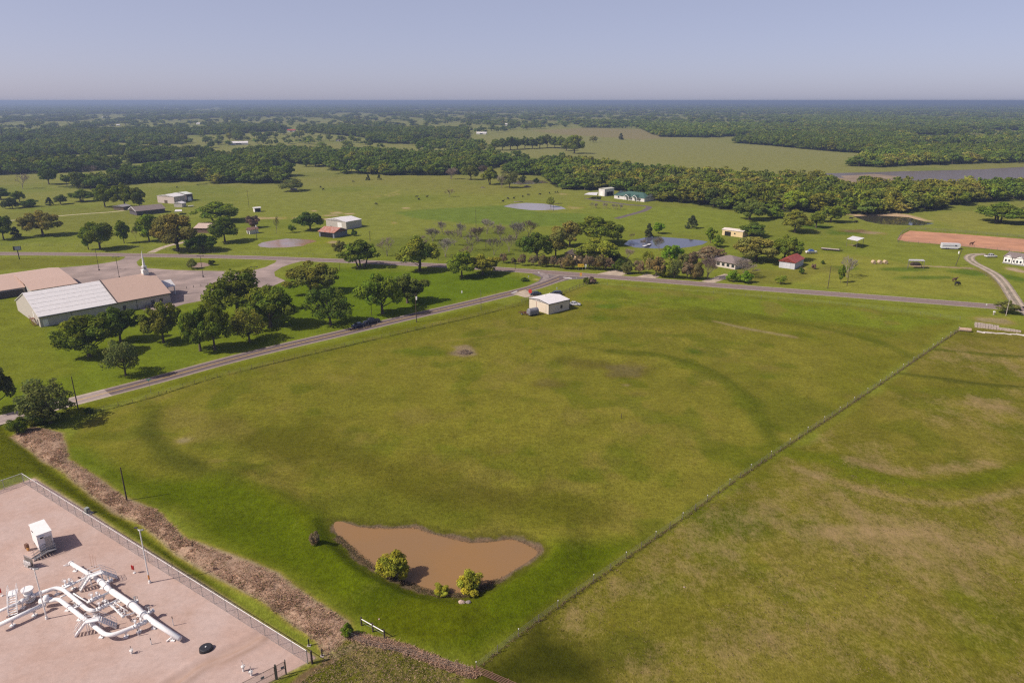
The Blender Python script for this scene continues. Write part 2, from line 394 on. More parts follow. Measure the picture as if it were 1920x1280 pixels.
    line([(1150,660),(1240,668),(1310,690),(1360,715),(1400,752),(1430,795),(1452,828)], (0.078,0.096,0.013), 2.4, .75)
    line([(1060,676),(1130,685),(1200,700)], (0.085,0.088,0.02), 3, .6)
    blob(1170, 696, 48, 15, (0.120,0.095,0.042), .7); blob(1095, 684, 40, 10, (0.11,0.095,0.038), .5)
    blob(1030, 718, 34, 10, (0.115,0.095,0.042), .6); blob(1200, 738, 28, 9, (0.13,0.11,0.05), .45); blob(1175, 722, 14, 4, (0.2,0.15,0.09), .6)
    blob(780, 660, 55, 12, (0.070,0.105,0.008), .7); blob(1300, 660, 26, 10, (0.050,0.095,0.010), .75); blob(1125, 598, 32, 8, (0.070,0.110,0.010), .7)
    blob(1140, 575, 26, 5, (0.06,0.12,0.01), .7); blob(872, 658, 26, 12, (0.2,0.15,0.085), .9)
    line([(1340,603),(1410,618),(1490,632)], (0.24,0.19,0.10), 1.2, .7)
    line([(1370,585),(1500,605),(1640,640),(1710,668)], (0.082,0.10,0.014), 2.2, .55); line([(1180,560),(1400,590),(1600,612),(1720,640)], (0.10,0.115,0.018), 2.5, .5)
    line([(820,640),(900,632),(1000,612)], (0.19,0.165,0.065), 1.0, .5)
    # bright grass round the pond, dam and along the ditch
    poly([(120,830),(180,850),(260,900),(420,890),(560,950),(630,985),(760,1092),(870,1122),(1000,1060),(1040,1030),(1200,1010),(1130,1080),(1000,1172),(890,1245),(700,1165),(640,1135),(520,1062),(330,962),(225,905),(140,870)], BR, 3.5, .95)
    line([(470,915),(540,945),(590,990)], (0.085,0.105,0.006), 1.6, .5); blob(700, 1130, 60, 24, (0.050,0.072,0.003), .5); blob(840, 1165, 120, 40, (0.078,0.088,0.004), .5)
    line([(140,830),(200,800),(400,722),(560,680),(760,630),(960,582)], (0.115,0.128,0.016), 3, .5)
    poly([(0,792),(20,800),(110,878),(225,958),(330,1045),(480,1165),(600,1240),(575,1240),(420,1135),(250,1000),(60,888),(-60,905),(-60,800)], (0.078,0.092,0.005), 1.5)
    line([(250,1020),(330,1082),(420,1150),(500,1200)], (0.05,0.055,0.014), 1.0, .7)
    poly(BRUSH, (0.33,0.225,0.155), 1.0, 1, 1, True)
    nearp = (np.hypot(X - POND[0][0], Y - POND[0][1]) < 60); dp = np.full(len(X), 99.0); dp[nearp] = sdist(X[nearp], Y[nearp], POND) + (n2[nearp] - .5) * 2.2; dp[nearp] += (vnoise(X[nearp], Y[nearp], 1.3, 5) - .5) * 1.2
    blend((0.050,0.052,0.014), sstep(2.6, 1.0, dp) * .5); blend((0.135,0.098,0.064), sstep(.9, .2, dp) * .85); blend((0.165,0.105,0.062), sstep(.3, -.4, dp))
    # verge strips by the roads
    line([(0,812),(140,770),(300,727),(400,698),(560,660),(760,612),(930,572)], (0.112,0.128,0.010), 2.6, .8)
    line([(1130,528),(1400,549),(1700,574),(1850,586)], (0.13,0.150,0.020), 1.5, .8)
    # right pasture with dead grass
    poly(RPAST, (0.132,0.130,0.030), 2, 1, 1, True)
    R1 = sstep(1, -2, sdist(X, Y, RPAST)); dry += R1 * (0.20 + 0.6 * (fbm(X, Y, 24, 33, 3) - 0.35)); blend((0.165,0.150,0.048), R1 * sstep(.45, .65, fbm(X, Y, 17, 133, 4)) * .7); blend((0.095,0.112,0.014), R1 * sstep(.55, .68, fbm(X, Y, 12, 137, 4)) * .6)
    poly([(890,1290),(900,1250),(1010,1172),(1060,1200),(1130,1240),(1140,1300)], (0.034,0.040,0.006), 3, .95, 1.2); dry *= (1 - .8 * poly([(890,1290),(900,1250),(1010,1172),(1060,1200),(1130,1240),(1140,1300)], None, 2))
    blob(1370, 975, 90, 42, (0.078,0.10,0.012), .8); blob(1240, 1100, 70, 30, (0.09,0.105,0.02), .5); blob(1180, 1220, 60, 40, (0.06,0.072,0.013), .6)
    f = line([(1490,850),(1560,862),(1620,890),(1700,908),(1790,912),(1870,895),(1940,872)], (0.095,0.120,0.010), 2.6, .75); dry *= (1 - 0.9 * f)
    f = line([(1500,880),(1600,912),(1700,938),(1800,944),(1940,915)], (0.19,0.145,0.07), 1.3, .4); dry += 0.4 * f
    dry += line([(1600,868),(1700,885),(1850,868)], None, 2.5, .3)
    f = line([(1690,700),(1760,712),(1830,722),(1940,730)], (0.065,0.075,0.018), 1.5, .8); f2 = line([(1755,655),(1830,664),(1940,672)], (0.07,0.085,0.018), 1.6, .8); dry *= 1 - 0.7 * np.maximum(f, f2)
    dry += blob(1840, 760, 80, 20, None, .35) + blob(1500, 1200, 260, 60, None, .12) + blob(1750, 1010, 240, 40, None, .2) + blob(1430, 1170, 120, 40, None, .12) + blob(1650, 1000, 120, 16, None, .15)
    # bottom paddock between pad and dam
    poly([(600,1245),(620,1230),(660,1195),(720,1195),(870,1265),(900,1320),(480,1320)], (0.10,0.108,0.022), 1.2); dry += poly([(600,1245),(620,1230),(660,1195),(720,1195),(870,1265),(900,1320),(480,1320)], None, 1.5, .42)
    line([(655,1192),(760,1215),(820,1240),(872,1262)], (0.24,0.18,0.105), .8, .8); line([(620,1235),(660,1212),(720,1205)], (0.22,0.17,0.10), 1.2, .7)
    line([(540,1295),(575,1262),(620,1238)], (0.15,0.095,0.05), .8, .9)
    # gravel spill under the pad
    poly(PAD, (0.36,0.28,0.23), .8, 1, .4, True)
    # middle distance
    poly([(540,380),(740,380),(960,385),(980,440),(840,470),(700,470),(690,420),(580,400)], (0.165,0.190,0.060), 8, .7)
    poly([(733,399),(820,391),(950,385),(1010,398),(1180,402),(1160,420),(1000,425),(900,420),(800,412)], (0.105,0.165,0.040), 3, .75)
    poly([(1080,392),(1300,388),(1450,410),(1400,440),(1330,440),(1160,430)], (0.155,0.195,0.046), 6, .85)
    poly([(700,450),(960,425),(1000,440),(990,490),(960,498),(700,478)], (0.10,0.13,0.035), 6, .7)
    poly([(1500,470),(1620,480),(1850,525),(1880,560),(1600,548),(1460,525)], (0.200,0.210,0.062), 4, .8)
    for a in ((1570,503,50,6),(1690,505,60,4),(1740,520,70,5),(1820,512,30,6),(1530,425,40,6),(1580,436,50,5),(1900,520,16,8)): blob(*a, (0.06,0.115,0.018), .75)
    for a in ((620,404,18,1.6),(560,410,14,1.6),(500,409,40,1.8),(630,399,18,1.5),(654,401,12,1.3),(590,396,9,1.2),(760,391,9,1.2),(615,411,20,1.8),(740,418,8,1)): blob(*a, (0.42,0.29,0.17), .85)
    line([(725,369),(745,364),(750,363)], (0.33,0.27,0.14), 1.0, .7); line([(680,369),(720,367),(748,357)], (0.3,0.26,0.13), .9, .6)
    poly([(0,400),(230,385),(300,400),(250,420),(90,440),(0,430)], (0.14,0.155,0.05), 6, .6)
    blob(600, 452, 70, 12, (0.17,0.19,0.022), .7); blob(540,450,80,16,(0.135,0.175,0.03),.6)
    poly([(930,287),(1060,302),(1215,331),(1535,326),(1650,316),(1584,313),(1640,291),(1450,275),(1370,269),(1200,243),(1050,240),(960,247),(880,259)], (0.188,0.198,0.078), 12, .9)
    poly([(1000,245),(1100,240),(1240,244),(1300,255),(1200,262),(1050,252)], (0.21,0.175,0.10), 20, .7)
    poly([(1760,400),(1930,385),(1930,440),(1800,430),(1740,410)], (0.205,0.212,0.072), 6, .8)
    for p in ([(1540,331),(1600,328),(1670,332),(1660,342),(1560,342)],): poly(p, (0.26,0.2,0.12), 6)
    poly([(1600,402),(1650,396),(1700,402),(1750,415),(1690,412),(1600,408)], (0.42,0.30,0.18), 2)
    blob(1600,433,30,3,(0.16,0.09,0.055),.9); blob(1640,437,22,3,(0.3,0.2,0.13),.7); blob(1585,401,16,4,(0.36,0.25,0.15),.7)
    line([(1820,503),(1780,501),(1740,499),(1715,498)], (0.36,0.25,0.17), 1.2, .8); blob(1718,498,14,3,(0.34,0.24,0.16),.8); line([(1820,503),(1850,510),(1875,530),(1895,560)], (0.19,0.15,0.09), 2.2, .6)
    blob(1905,507,22,7,(0.4,0.28,0.2),.8); blob(1600,460,14,3,(0.26,0.18,0.13),.7)
    blob(1860,600,46,10,(0.27,0.205,0.11),.8); blob(1560,505,30,8,(0.2,0.18,0.08),.5); blob(1500,502,14,3,(0.42,0.32,0.2),.6)
    blob(1060,516,14,3,(0.2,0.14,0.1),.3); blob(1007,524,12,2.5,(0.4,0.3,0.2),.8); blob(625,454,16,3,(0.36,0.26,0.16),.8); blob(1500,470,60,8,(0.15,0.165,0.04),.5)
    blob(1075,390,16,3,(0.3,0.24,0.12),.7); blob(1055,364,14,2,(0.32,0.24,0.13),.7)
    poly([(1375,505),(1480,505),(1560,500),(1480,535),(1400,532)], (0.15,0.15,0.05), 3, .7)
    # leaf litter and shade-grass floor of the woods
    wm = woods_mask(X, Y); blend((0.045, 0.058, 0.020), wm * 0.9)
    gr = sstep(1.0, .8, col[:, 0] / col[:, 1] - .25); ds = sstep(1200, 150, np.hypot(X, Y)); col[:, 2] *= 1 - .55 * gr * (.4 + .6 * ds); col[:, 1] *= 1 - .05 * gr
    a = me.color_attributes.new('tint', 'FLOAT_COLOR', 'POINT')
    a.data.foreach_set('color', np.hstack([col, np.clip(dry, 0, 1)[:, None]]).astype(np.float32).ravel())
    b = me.attributes.new('dry', 'FLOAT', 'POINT'); b.data.foreach_set('value', np.clip(dry, 0, 1).astype(np.float32))
    m = bpy.data.materials.new('pasture_grass'); m.use_nodes = True; t = m.node_tree; N, L = t.nodes, t.links
    bs = N['Principled BSDF']; bs.inputs['Roughness'].default_value = 0.95; bs.inputs['Specular IOR Level'].default_value = 0.0
    at = N.new('ShaderNodeAttribute'); at.attribute_name = 'tint'; ad = N.new('ShaderNodeAttribute'); ad.attribute_name = 'dry'
    geo = N.new('ShaderNodeNewGeometry')
    def noise(sc, det, ro=0.6, st=None):
        n = N.new('ShaderNodeTexNoise'); n.inputs['Scale'].default_value = sc; n.inputs['Detail'].default_value = det; n.inputs['Roughness'].default_value = ro
        if st:
            mp = N.new('ShaderNodeMapping'); mp.inputs['Scale'].default_value = st; mp.inputs['Rotation'].default_value = (0, 0, 0.35); L.new(geo.outputs['Position'], mp.inputs['Vector']); L.new(mp.outputs[0], n.inputs['Vector'])
        else: L.new(geo.outputs['Position'], n.inputs['Vector'])
        return n.outputs['Fac']
    def rmap(v, a0, a1, b0, b1):
        r = N.new('ShaderNodeMapRange'); r.inputs[1].default_value = a0; r.inputs[2].default_value = a1; r.inputs[3].default_value = b0; r.inputs[4].default_value = b1
        L.new(v, r.inputs[0]); return r.outputs[0]
    def math_(op, a0, b0):
        r = N.new('ShaderNodeMath'); r.operation = op
        for i, q in enumerate((a0, b0)):
            if isinstance(q, (int, float)): r.inputs[i].default_value = q
            else: L.new(q, r.inputs[i])
        return r.outputs[0]
    def mixc(mode, f, a0, b0):
        r = N.new('ShaderNodeMix'); r.data_type = 'RGBA'; r.blend_type = mode
        for i, q in ((0, f), (6, a0), (7, b0)):
            if isinstance(q, (int, float)): r.inputs[i].default_value = q
            elif isinstance(q, tuple): r.inputs[i].default_value = (*q, 1)
            else: L.new(q, r.inputs[i])
        return r.outputs[2]
    g1 = noise(0.14, 6, 0.65); g2 = noise(0.9, 6, 0.7); g3 = noise(4.5, 4, 0.75, (1, 0.45, 1)); g4 = noise(0.35, 5, 0.7, (1, 0.5, 1))
    v = math_('MULTIPLY', rmap(g1, 0.3, 0.7, 0.82, 1.18), rmap(g2, 0.3, 0.7, 0.72, 1.24))
    v = math_('MULTIPLY', v, rmap(g3, 0.3, 0.7, 0.64, 1.36))
    c = mixc('MULTIPLY', 1.0, at.outputs['Color'], v)
    c = mixc('MIX', rmap(g4, 0.55, 0.75, 0.0, 0.32), c, mixc('MULTIPLY', 1.0, c, (1.32, 1.12, 1.05)))
    c = mixc('MIX', rmap(g2, 0.60, 0.72, 0.0, 0.6), c, mixc('MULTIPLY', 1.0, c, (0.60, 0.80, 0.40)))
    fl = math_('ADD', math_('MULTIPLY', noise(0.16, 8, 0.78, (1, 0.6, 1)), 0.8), math_('ADD', math_('MULTIPLY', g3, 0.34), math_('MULTIPLY', g2, 0.22)))
    fl = math_('ADD', fl, math_('MULTIPLY', ad.outputs['Fac'], 0.42))
    c = mixc('MIX', math_('MULTIPLY', rmap(fl, 0.80, 1.08, 0.0, 0.62), rmap(ad.outputs['Fac'], 0.02, 0.3, 0, 1)), c, (0.36, 0.235, 0.135))
    L.new(c, bs.inputs['Base Color'])
    bp = N.new('ShaderNodeBump'); bp.inputs['Strength'].default_value = 0.55; bp.inputs['Distance'].default_value = 0.22
    L.new(math_('ADD', math_('MULTIPLY', g3, 0.6), g2), bp.inputs['Height']); L.new(bp.outputs[0], bs.inputs['Normal'])
    o = link('ground', me, m); tag(o, kind='structure'); return o
build_ground()

# ------------------------------------------------------------------ haze
def build_haze():
    mb = MB().box((0, 0, 36.5), (124000, 124000, 78)); m = bpy.data.materials.new('haze'); m.use_nodes = True; t = m.node_tree
    t.nodes.remove(t.nodes['Principled BSDF']); v = t.nodes.new('ShaderNodeVolumePrincipled')
    v.inputs['Color'].default_value = (0.41, 0.52, 0.74, 1); v.inputs['Density'].default_value = HAZE; v.inputs['Anisotropy'].default_value = 0.2; v.inputs['Absorption Color'].default_value = (0, 0, 0, 1)
    t.links.new(v.outputs[0], t.nodes['Material Output'].inputs['Volume'])
    o = mb.build('haze', m); tag(o, kind='stuff'); o['label'] = 'thin bluish haze over the whole countryside'; o.display_type = 'WIRE'; return o
HAZE = 0.00018
build_haze()

# ------------------------------------------------------------------ flat sheets: roads, lots, water
def sheet(name, pts, z, m, kind='structure', ground=False):
    p = list(pts if ground else G(pts)); me = bpy.data.meshes.new(name); bm = bmesh.new()
    if sum(p[i][0] * p[(i + 1) % len(p)][1] - p[(i + 1) % len(p)][0] * p[i][1] for i in range(len(p))) < 0: p.reverse()
    vs = [bm.verts.new((x, y, z)) for x, y in p]; f = bm.faces.new(vs)
    bm.normal_update()
    bmesh.ops.triangulate(bm, faces=[f], ngon_method='EAR_CLIP'); bm.normal_update()
    for q in bm.faces:
        if q.normal.z < 0: q.normal_flip()
    bm.to_mesh(me); bm.free(); o = link(name, me, m); tag(o, kind=kind); return o
def strip(name, path, wd, z, m, off=0.0, kind='structure', n=5, raw=False):
    c = path if raw else smooth_path(path, n); vs = []; L_ = 0; uv = []
    for i, p in enumerate(c):
        a = np.array(c[max(i - 1, 0)]); b = np.array(c[min(i + 1, len(c) - 1)]); d = b - a; d = d / np.hypot(*d); nn = np.array([-d[1], d[0]])
        if i: L_ += math.dist(c[i], c[i - 1])
        w0 = wd[0] + (wd[1] - wd[0]) * i / (len(c) - 1) if isinstance(wd, tuple) else wd
        for k in (-0.5, -0.25, 0, 0.25, 0.5): q = np.array(p) + nn * (off + k * w0); vs.append((q[0], q[1], z)); uv.append((k * w0, L_))
    fs = [(i * 5 + k + 1, i * 5 + k, (i + 1) * 5 + k, (i + 1) * 5 + k + 1) for i in range(len(c) - 1) for k in range(4)]
    me = bpy.data.meshes.new(name); me.from_pydata(vs, [], fs); me.update()
    if me.polygons[0].normal.z < 0: me.flip_normals()
    u = me.uv_layers.new(name='road'); 
    for lp in me.loops: u.data[lp.index].uv = uv[lp.vertex_index]
    o = link(name, me, m); tag(o, kind=kind); return o
def road_mat(name, base, track, edge, half):
    m = bpy.data.materials.new(name); m.use_nodes = True; t = m.node_tree; N, L = t.nodes, t.links; b = N['Principled BSDF']
    uv = N.new('ShaderNodeUVMap'); uv.uv_map = 'road'; sx = N.new('ShaderNodeSeparateXYZ'); L.new(uv.outputs[0], sx.inputs[0])
    ab = N.new('ShaderNodeMath'); ab.operation = 'ABSOLUTE'; L.new(sx.outputs[0], ab.inputs[0])
    r = N.new('ShaderNodeValToRGB'); mr = N.new('ShaderNodeMath'); mr.operation = 'DIVIDE'; mr.inputs[1].default_value = half; L.new(ab.outputs[0], mr.inputs[0])
    mp = N.new('ShaderNodeMapping'); mp.inputs['Scale'].default_value = (1.2, 0.06, 1); L.new(uv.outputs[0], mp.inputs[0])
    nz = N.new('ShaderNodeTexNoise'); nz.inputs['Scale'].default_value = 1.0; nz.inputs['Detail'].default_value = 7; L.new(mp.outputs[0], nz.inputs['Vector'])
    ad = N.new('ShaderNodeMath'); ad.operation = 'MULTIPLY_ADD'; L.new(nz.outputs['Fac'], ad.inputs[0]); ad.inputs[1].default_value = 0.16; 
    sb = N.new('ShaderNodeMath'); sb.operation = 'SUBTRACT'; L.new(mr.outputs[0], sb.inputs[0]); sb.inputs[1].default_value = 0.08; L.new(sb.outputs[0], ad.inputs[2])
    L.new(ad.outputs[0], r.inputs[0]); e = r.color_ramp.elements
    e[0].position = 0.0; e[0].color = (*base, 1); e[1].position = 1.0; e[1].color = (*edge, 1)
    for ps, cc in ((0.14, base), (0.24, track), (0.38, base), (0.52, track), (0.66, base), (0.74, base), (0.80, edge)):
        q = e.new(ps); q.color = (*cc, 1)
    n2 = N.new('ShaderNodeTexNoise'); n2.inputs['Scale'].default_value = 0.8; n2.inputs['Detail'].default_value = 9; n2.inputs['Roughness'].default_value = 0.7
    ge = N.new('ShaderNodeNewGeometry'); L.new(ge.outputs['Position'], n2.inputs['Vector'])
    m2 = N.new('ShaderNodeMapRange'); m2.inputs[1].default_value = .3; m2.inputs[2].default_value = .7; m2.inputs[3].default_value = .8; m2.inputs[4].default_value = 1.15; L.new(n2.outputs['Fac'], m2.inputs[0])
    mx = N.new('ShaderNodeMix'); mx.data_type = 'RGBA'; mx.blend_type = 'MULTIPLY'; mx.inputs[0].default_value = 1; L.new(r.outputs[0], mx.inputs[6]); L.new(m2.outputs[0], mx.inputs[7])
    L.new(mx.outputs[2], b.inputs['Base Color']); b.inputs['Roughness'].default_value = 0.9; b.inputs['Specular IOR Level'].default_value = .2; return m
HW = [(-140,475),(0,475.5),(140,476.5),(270,478.5),(400,481),(480,483),(560,486),(650,489.5),(760,494.5),(860,499.5),(960,506),(1080,514.5),(1200,523.5),(1400,539),(1600,554),(1800,569.5),(1920,579),(2080,592)]
R1 = [(-120,819),(0,787),(140,751.5),(300,710),(400,682.5),(500,657),(640,624.5),(760,596),(880,568.5),(940,554),(1000,539),(1035,527),(1058,518)]
m_hw = road_mat('highway_asphalt', (0.23,0.172,0.152), (0.165,0.118,0.106), (0.28,0.22,0.17), 3.95)
m_r1 = road_mat('lane_asphalt', (0.165,0.125,0.118), (0.095,0.070,0.068), (0.29,0.23,0.19), 3.2)
m_r0 = road_mat('old_lane_asphalt', (0.36,0.29,0.255), (0.25,0.195,0.175), (0.40,0.33,0.26), 3.25)
def extend(p, n0, n1, st=40):
    a, b = np.array(p[0]), np.array(p[1]); c, d = np.array(p[-1]), np.array(p[-2]); u = (a - b) / np.hypot(*(a - b)); v = (c - d) / np.hypot(*(c - d))
    return [tuple(a + u * st * k) for k in range(n0, 0, -1)] + p + [tuple(c + v * st * k) for k in range(1, n1 + 1)]
hwp = extend(smooth_path(G(HW), 8), 14, 14); r1p = extend(smooth_path(G(R1), 8), 6, 0)
strip('highway', hwp, 7.9, 0.012, m_hw, raw=True)
strip('lane', r1p, 6.4, 0.008, m_r1, raw=True)
i0 = [i for i, p in enumerate(r1p) if p[1] < g(204, 735)[1]]
strip('lane_old_surface', [r1p[i] for i in i0], 6.5, 0.016, m_r0, raw=True)
m_yel = mat('yellow_paint', (0.55, 0.36, 0.07), .8, var=.15, scale=1.5, dirt=(0.16,0.12,0.11), dirt_amt=.25); m_wht = mat('road_white_paint', (0.62, 0.58, 0.55), .8, var=.3, dirt=(0.16,0.13,0.12), dirt_amt=.7)
cut = [p for p in r1p if p[1] < g(1052, 521)[1] and p[1] > g(120, 756)[1]]
for nm, of in (('lane_centre_line', 0.13), ('lane_centre_line', -0.13)): strip(nm, cut, 0.14, 0.022, m_yel, of, raw=True)
strip('highway_centre_line', hwp, 0.13, 0.02, mat('faded_yellow_paint', (0.42,0.30,0.14), .85, var=.5, scale=.6, dirt=(0.2,0.16,0.15), dirt_amt=.9), 0.0, raw=True)
strip('highway_edge_line', hwp, 0.12, 0.02, m_wht, -3.2, raw=True); strip('highway_edge_line', hwp, 0.12, 0.02, m_wht, 3.2, raw=True)
sheet('junction', [(905,567),(960,555),(1000,545),(1030,534),(1068,524),(1110,522),(1100,514),(1000,506),(985,507),(1000,514),(1015,520),(1010,527),(985,538),(930,552)], 0.005, mat('junction_asphalt', (0.15,0.12,0.118), .9, var=.4, scale=.25, dirt=(0.26,0.21,0.18), dirt_amt=.7))
sheet('junction_gravel', [(1000,509.5),(1012,514),(1019,520),(1012,528),(1018,527.5),(1030,521.5),(1028,515),(1016,510.5)], 0.024, mat('pale_gravel', (0.27,0.22,0.20), .95, var=.4, scale=.5))
sheet('stop_line', [(1056,519.4),(1072,521.4),(1072,523.2),(1056,520.6)], 0.026, m_wht); sheet('lane_arrow', [(958,549.5),(968,545.5),(971,546.2),(961,550.4)], 0.026, m_wht)
m_lot = mat('lot_asphalt', (0.32,0.245,0.212), .9, var=.3, scale=.12, dirt=(0.17,0.13,0.12), dirt_amt=.55)
sheet('church_lot', [(100,503),(135,500),(175,496.5),(220,489.5),(232,485),(236,480),(272,480),(262,486),(256,491),(259,498),(275,502.5),(325,506),(380,507.5),(435,508.5),(470,508),(497,501),(515,493),(520,487),(568,489),(545,495),(528,501),(514,510),(516,518),(535,526),(512,536),(470,545),(412,557),(345,570),(300,585),(130,560),(95,530)], 0.008, m_lot)
m_drv = mat('pale_drive', (0.42,0.34,0.255), .95, var=.3, scale=.4, bump=.2); m_dark_drv = mat('dark_drive', (0.13,0.105,0.095), .9, var=.3, scale=.3)
strip('house_drive', G([(282,474),(300,466),(318,460),(345,454),(360,449)]), 3.6, 0.008, m_drv)
strip('farm_drive', G([(-60,418),(0,415),(60,410),(110,405),(160,401),(215,397),(235,394)]), 3.2, 0.008, mat('straw_drive', (0.42,0.37,0.2), .95, var=.3))
strip('paved_drive', G([(1155,410),(1180,403),(1205,396),(1215,391),(1217,388.5),(1208,386),(1180,384),(1150,380),(1125,377),(1100,372)]), 4.2, 0.008, m_dark_drv)
strip('culvert_drive', G([(1325,529),(1345,523),(1368,515)]), 5, 0.008, m_drv)
strip('gravel_apron', G([(1128,518),(1150,513),(1170,508)]), 9, 0.004, m_drv); strip('gravel_apron', G([(1200,522),(1215,519),(1224,515)]), 7, 0.004, m_drv)
sheet('shed_drive', [(962,551),(985,543),(1003,551),(1010,556),(985,558)], 0.030, m_drv)
TR = G([(1935,594),(1915,577),(1905,565),(1895,550),(1883,532),(1868,516),(1848,504),(1828,494),(1818,486),(1819,480),(1830,477),(1850,476.5)])
TRS = smooth_path(TR, 6); nn = len(TRS)
strip('track_drive', TRS, 4.6, 0.006, mat('track_grit', (0.26,0.215,0.155), .95, var=.35, scale=.3, dirt=(0.14,0.14,0.05), dirt_amt=.5), raw=True)
strip('track_rut', TRS, 1.0, 0.012, m_drv, 1.15, raw=True); strip('track_rut', TRS, 1.0, 0.012, m_drv, -1.15, raw=True)
sheet('arena', [(1682,449),(1690,440),(1706,432.5),(1800,439),(1930,449),(2060,459),(2060,488),(1930,474),(1850,466),(1755,457),(1700,453)], 0.008, mat('red_dirt', (0.47,0.235,0.13), .95, var=.22, scale=.12, dirt=(0.30,0.15,0.10), dirt_amt=.5))
sheet('planter_bed', [(358,500),(362,494),(378,492),(392,494),(393,498),(380,501),(365,502)], 0.012, mat('mulch', (0.27,0.19,0.145), .95, var=.4, scale=1.5, bump=.4))
def water(name, deep, rough=0.06, spec=0.5, amp=0.06, sc=1.5, mix=None):
    m = bpy.data.materials.new(name); m.use_nodes = True; t = m.node_tree; N, L = t.nodes, t.links; b = N['Principled BSDF']
    b.inputs['Base Color'].default_value = (*deep, 1); b.inputs['Roughness'].default_value = rough; b.inputs['IOR'].default_value = 1.33; b.inputs['Specular IOR Level'].default_value = spec
    ge = N.new('ShaderNodeNewGeometry'); n = N.new('ShaderNodeTexNoise'); n.inputs['Scale'].default_value = sc; n.inputs['Detail'].default_value = 4; L.new(ge.outputs['Position'], n.inputs['Vector'])
    bp = N.new('ShaderNodeBump'); bp.inputs['Strength'].default_value = amp; bp.inputs['Distance'].default_value = 0.1; L.new(n.outputs['Fac'], bp.inputs['Height']); L.new(bp.outputs[0], b.inputs['Normal'])
    if mix:
        n2 = N.new('ShaderNodeTexNoise'); n2.inputs['Scale'].default_value = 0.07; n2.inputs['Detail'].default_value = 5; L.new(ge.outputs['Position'], n2.inputs['Vector'])
        r = N.new('ShaderNodeMapRange'); r.inputs[1].default_value = .42; r.inputs[2].default_value = .6; L.new(n2.outputs['Fac'], r.inputs[0])
        mx = N.new('ShaderNodeMix'); mx.data_type = 'RGBA'; L.new(r.outputs[0], mx.inputs[0]); mx.inputs[6].default_value = (*deep, 1); mx.inputs[7].default_value = (*mix, 1); L.new(mx.outputs[2], b.inputs['Base Color'])
    return m
pc = (sum(p[0] for p in POND) / len(POND), sum(p[1] for p in POND) / len(POND))
sheet('pond_water', [(pc[0] + (x - pc[0]) * 1.06, pc[1] + (y - pc[1]) * 1.06) for x, y in POND], WL, water('muddy_water', (0.245,0.145,0.068), .10, .35, .02, 1.6, (0.26,0.148,0.062)), ground=True)
sheet('pond_water', [(483,459),(492,454.5),(517,450),(537,447.5),(562,448),(585,449.5),(594,452.5),(577,457),(568,461),(537,464),(506,464.5),(488,463)], 0.012, water('cloudy_water', (0.30,0.235,0.20), .18, .6, .05, 1.0, (0.30,0.17,0.09)))
sheet('pond_water', [(944,387),(958,382.5),(987,380.5),(1020,382),(1053,387.5),(1061,391.5),(1045,393.5),(1012,394.3),(995,394),(970,391.5)], 0.012, water('silver_water', (0.30,0.26,0.25), .2, .6, .05, 1.0))
sheet('pond_water', [(957,344),(972,339),(992,338),(1020,339),(1030,343),(1000,345),(975,346.5)], 0.012, water('brown_water', (0.14,0.10,0.07), .1, .6, .05))
sheet('pond_water', [(1170,458),(1179,450),(1198,448),(1217,443.5),(1243,444.5),(1283,447.5),(1310,450),(1327,453),(1317,458.5),(1297,462.5),(1273,465.5),(1226,466),(1190,464)], 0.012, water('blue_water', (0.085,0.085,0.11), .08, .8, .04))
sheet('pond_water', [(1600,406),(1622,404.5),(1655,404.5),(1704,407.5),(1735,416),(1752,419),(1727,423),(1690,422),(1655,421),(1625,415.5)], 0.012, water('dark_water', (0.05,0.045,0.03), .05, .6, .03))
sheet('lake_water', [(1530,325.5),(1640,323),(1700,321),(1830,318),(1930,312.5),(2080,306),(2080,345),(1930,340),(1640,340),(1560,332)], 0.015, water('lake', (0.12,0.092,0.07), .3, .10, .05, .5))
sheet('mud_flat', [(1575,330),(1640,326.5),(1690,331),(1680,342),(1600,342)], 0.02, mat('mud', (0.25,0.185,0.12), .9, var=.3, scale=.05))
# ------------------------------------------------------------------ trees
def leaf_mat(name, attr=None):
    m = bpy.data.materials.new(name); m.use_nodes = True; t = m.node_tree; N, L = t.nodes, t.links
    for n in list(N):
        if n.type == 'BSDF_PRINCIPLED': N.remove(n)
    if attr:
        ci = N.new('ShaderNodeAttribute'); ci.attribute_type = 'INSTANCER'; ci.attribute_name = attr; cc = ci.outputs['Color']
    else:
        ci = N.new('ShaderNodeObjectInfo'); cc = ci.outputs['Color']
    va = N.new('ShaderNodeAttribute'); va.attribute_name = 'leafvar'
    mx = N.new('ShaderNodeMix'); mx.data_type = 'RGBA'; mx.blend_type = 'MULTIPLY'; mx.inputs[0].default_value = 1
    L.new(cc, mx.inputs[6]); L.new(va.outputs['Color'], mx.inputs[7])
    d = N.new('ShaderNodeBsdfDiffuse'); d.inputs['Roughness'].default_value = 0.6; tr = N.new('ShaderNodeBsdfTranslucent'); s = N.new('ShaderNodeMixShader'); s.inputs[0].default_value = 0.27
    L.new(mx.outputs[2], d.inputs['Color']); L.new(mx.outputs[2], tr.inputs['Color']); L.new(d.outputs[0], s.inputs[1]); L.new(tr.outputs[0], s.inputs[2])
    L.new(s.outputs[0], N['Material Output'].inputs['Surface']); return m
M_LEAF = leaf_mat('foliage'); M_LEAFW = leaf_mat('woodland_foliage', 'hue')
M_BARK = mat('bark', (0.115, 0.085, 0.062), .95, var=.35, scale=6, bump=.4); M_BARE = mat('grey_bark', (0.27, 0.215, 0.185), .95, var=.3, scale=6)
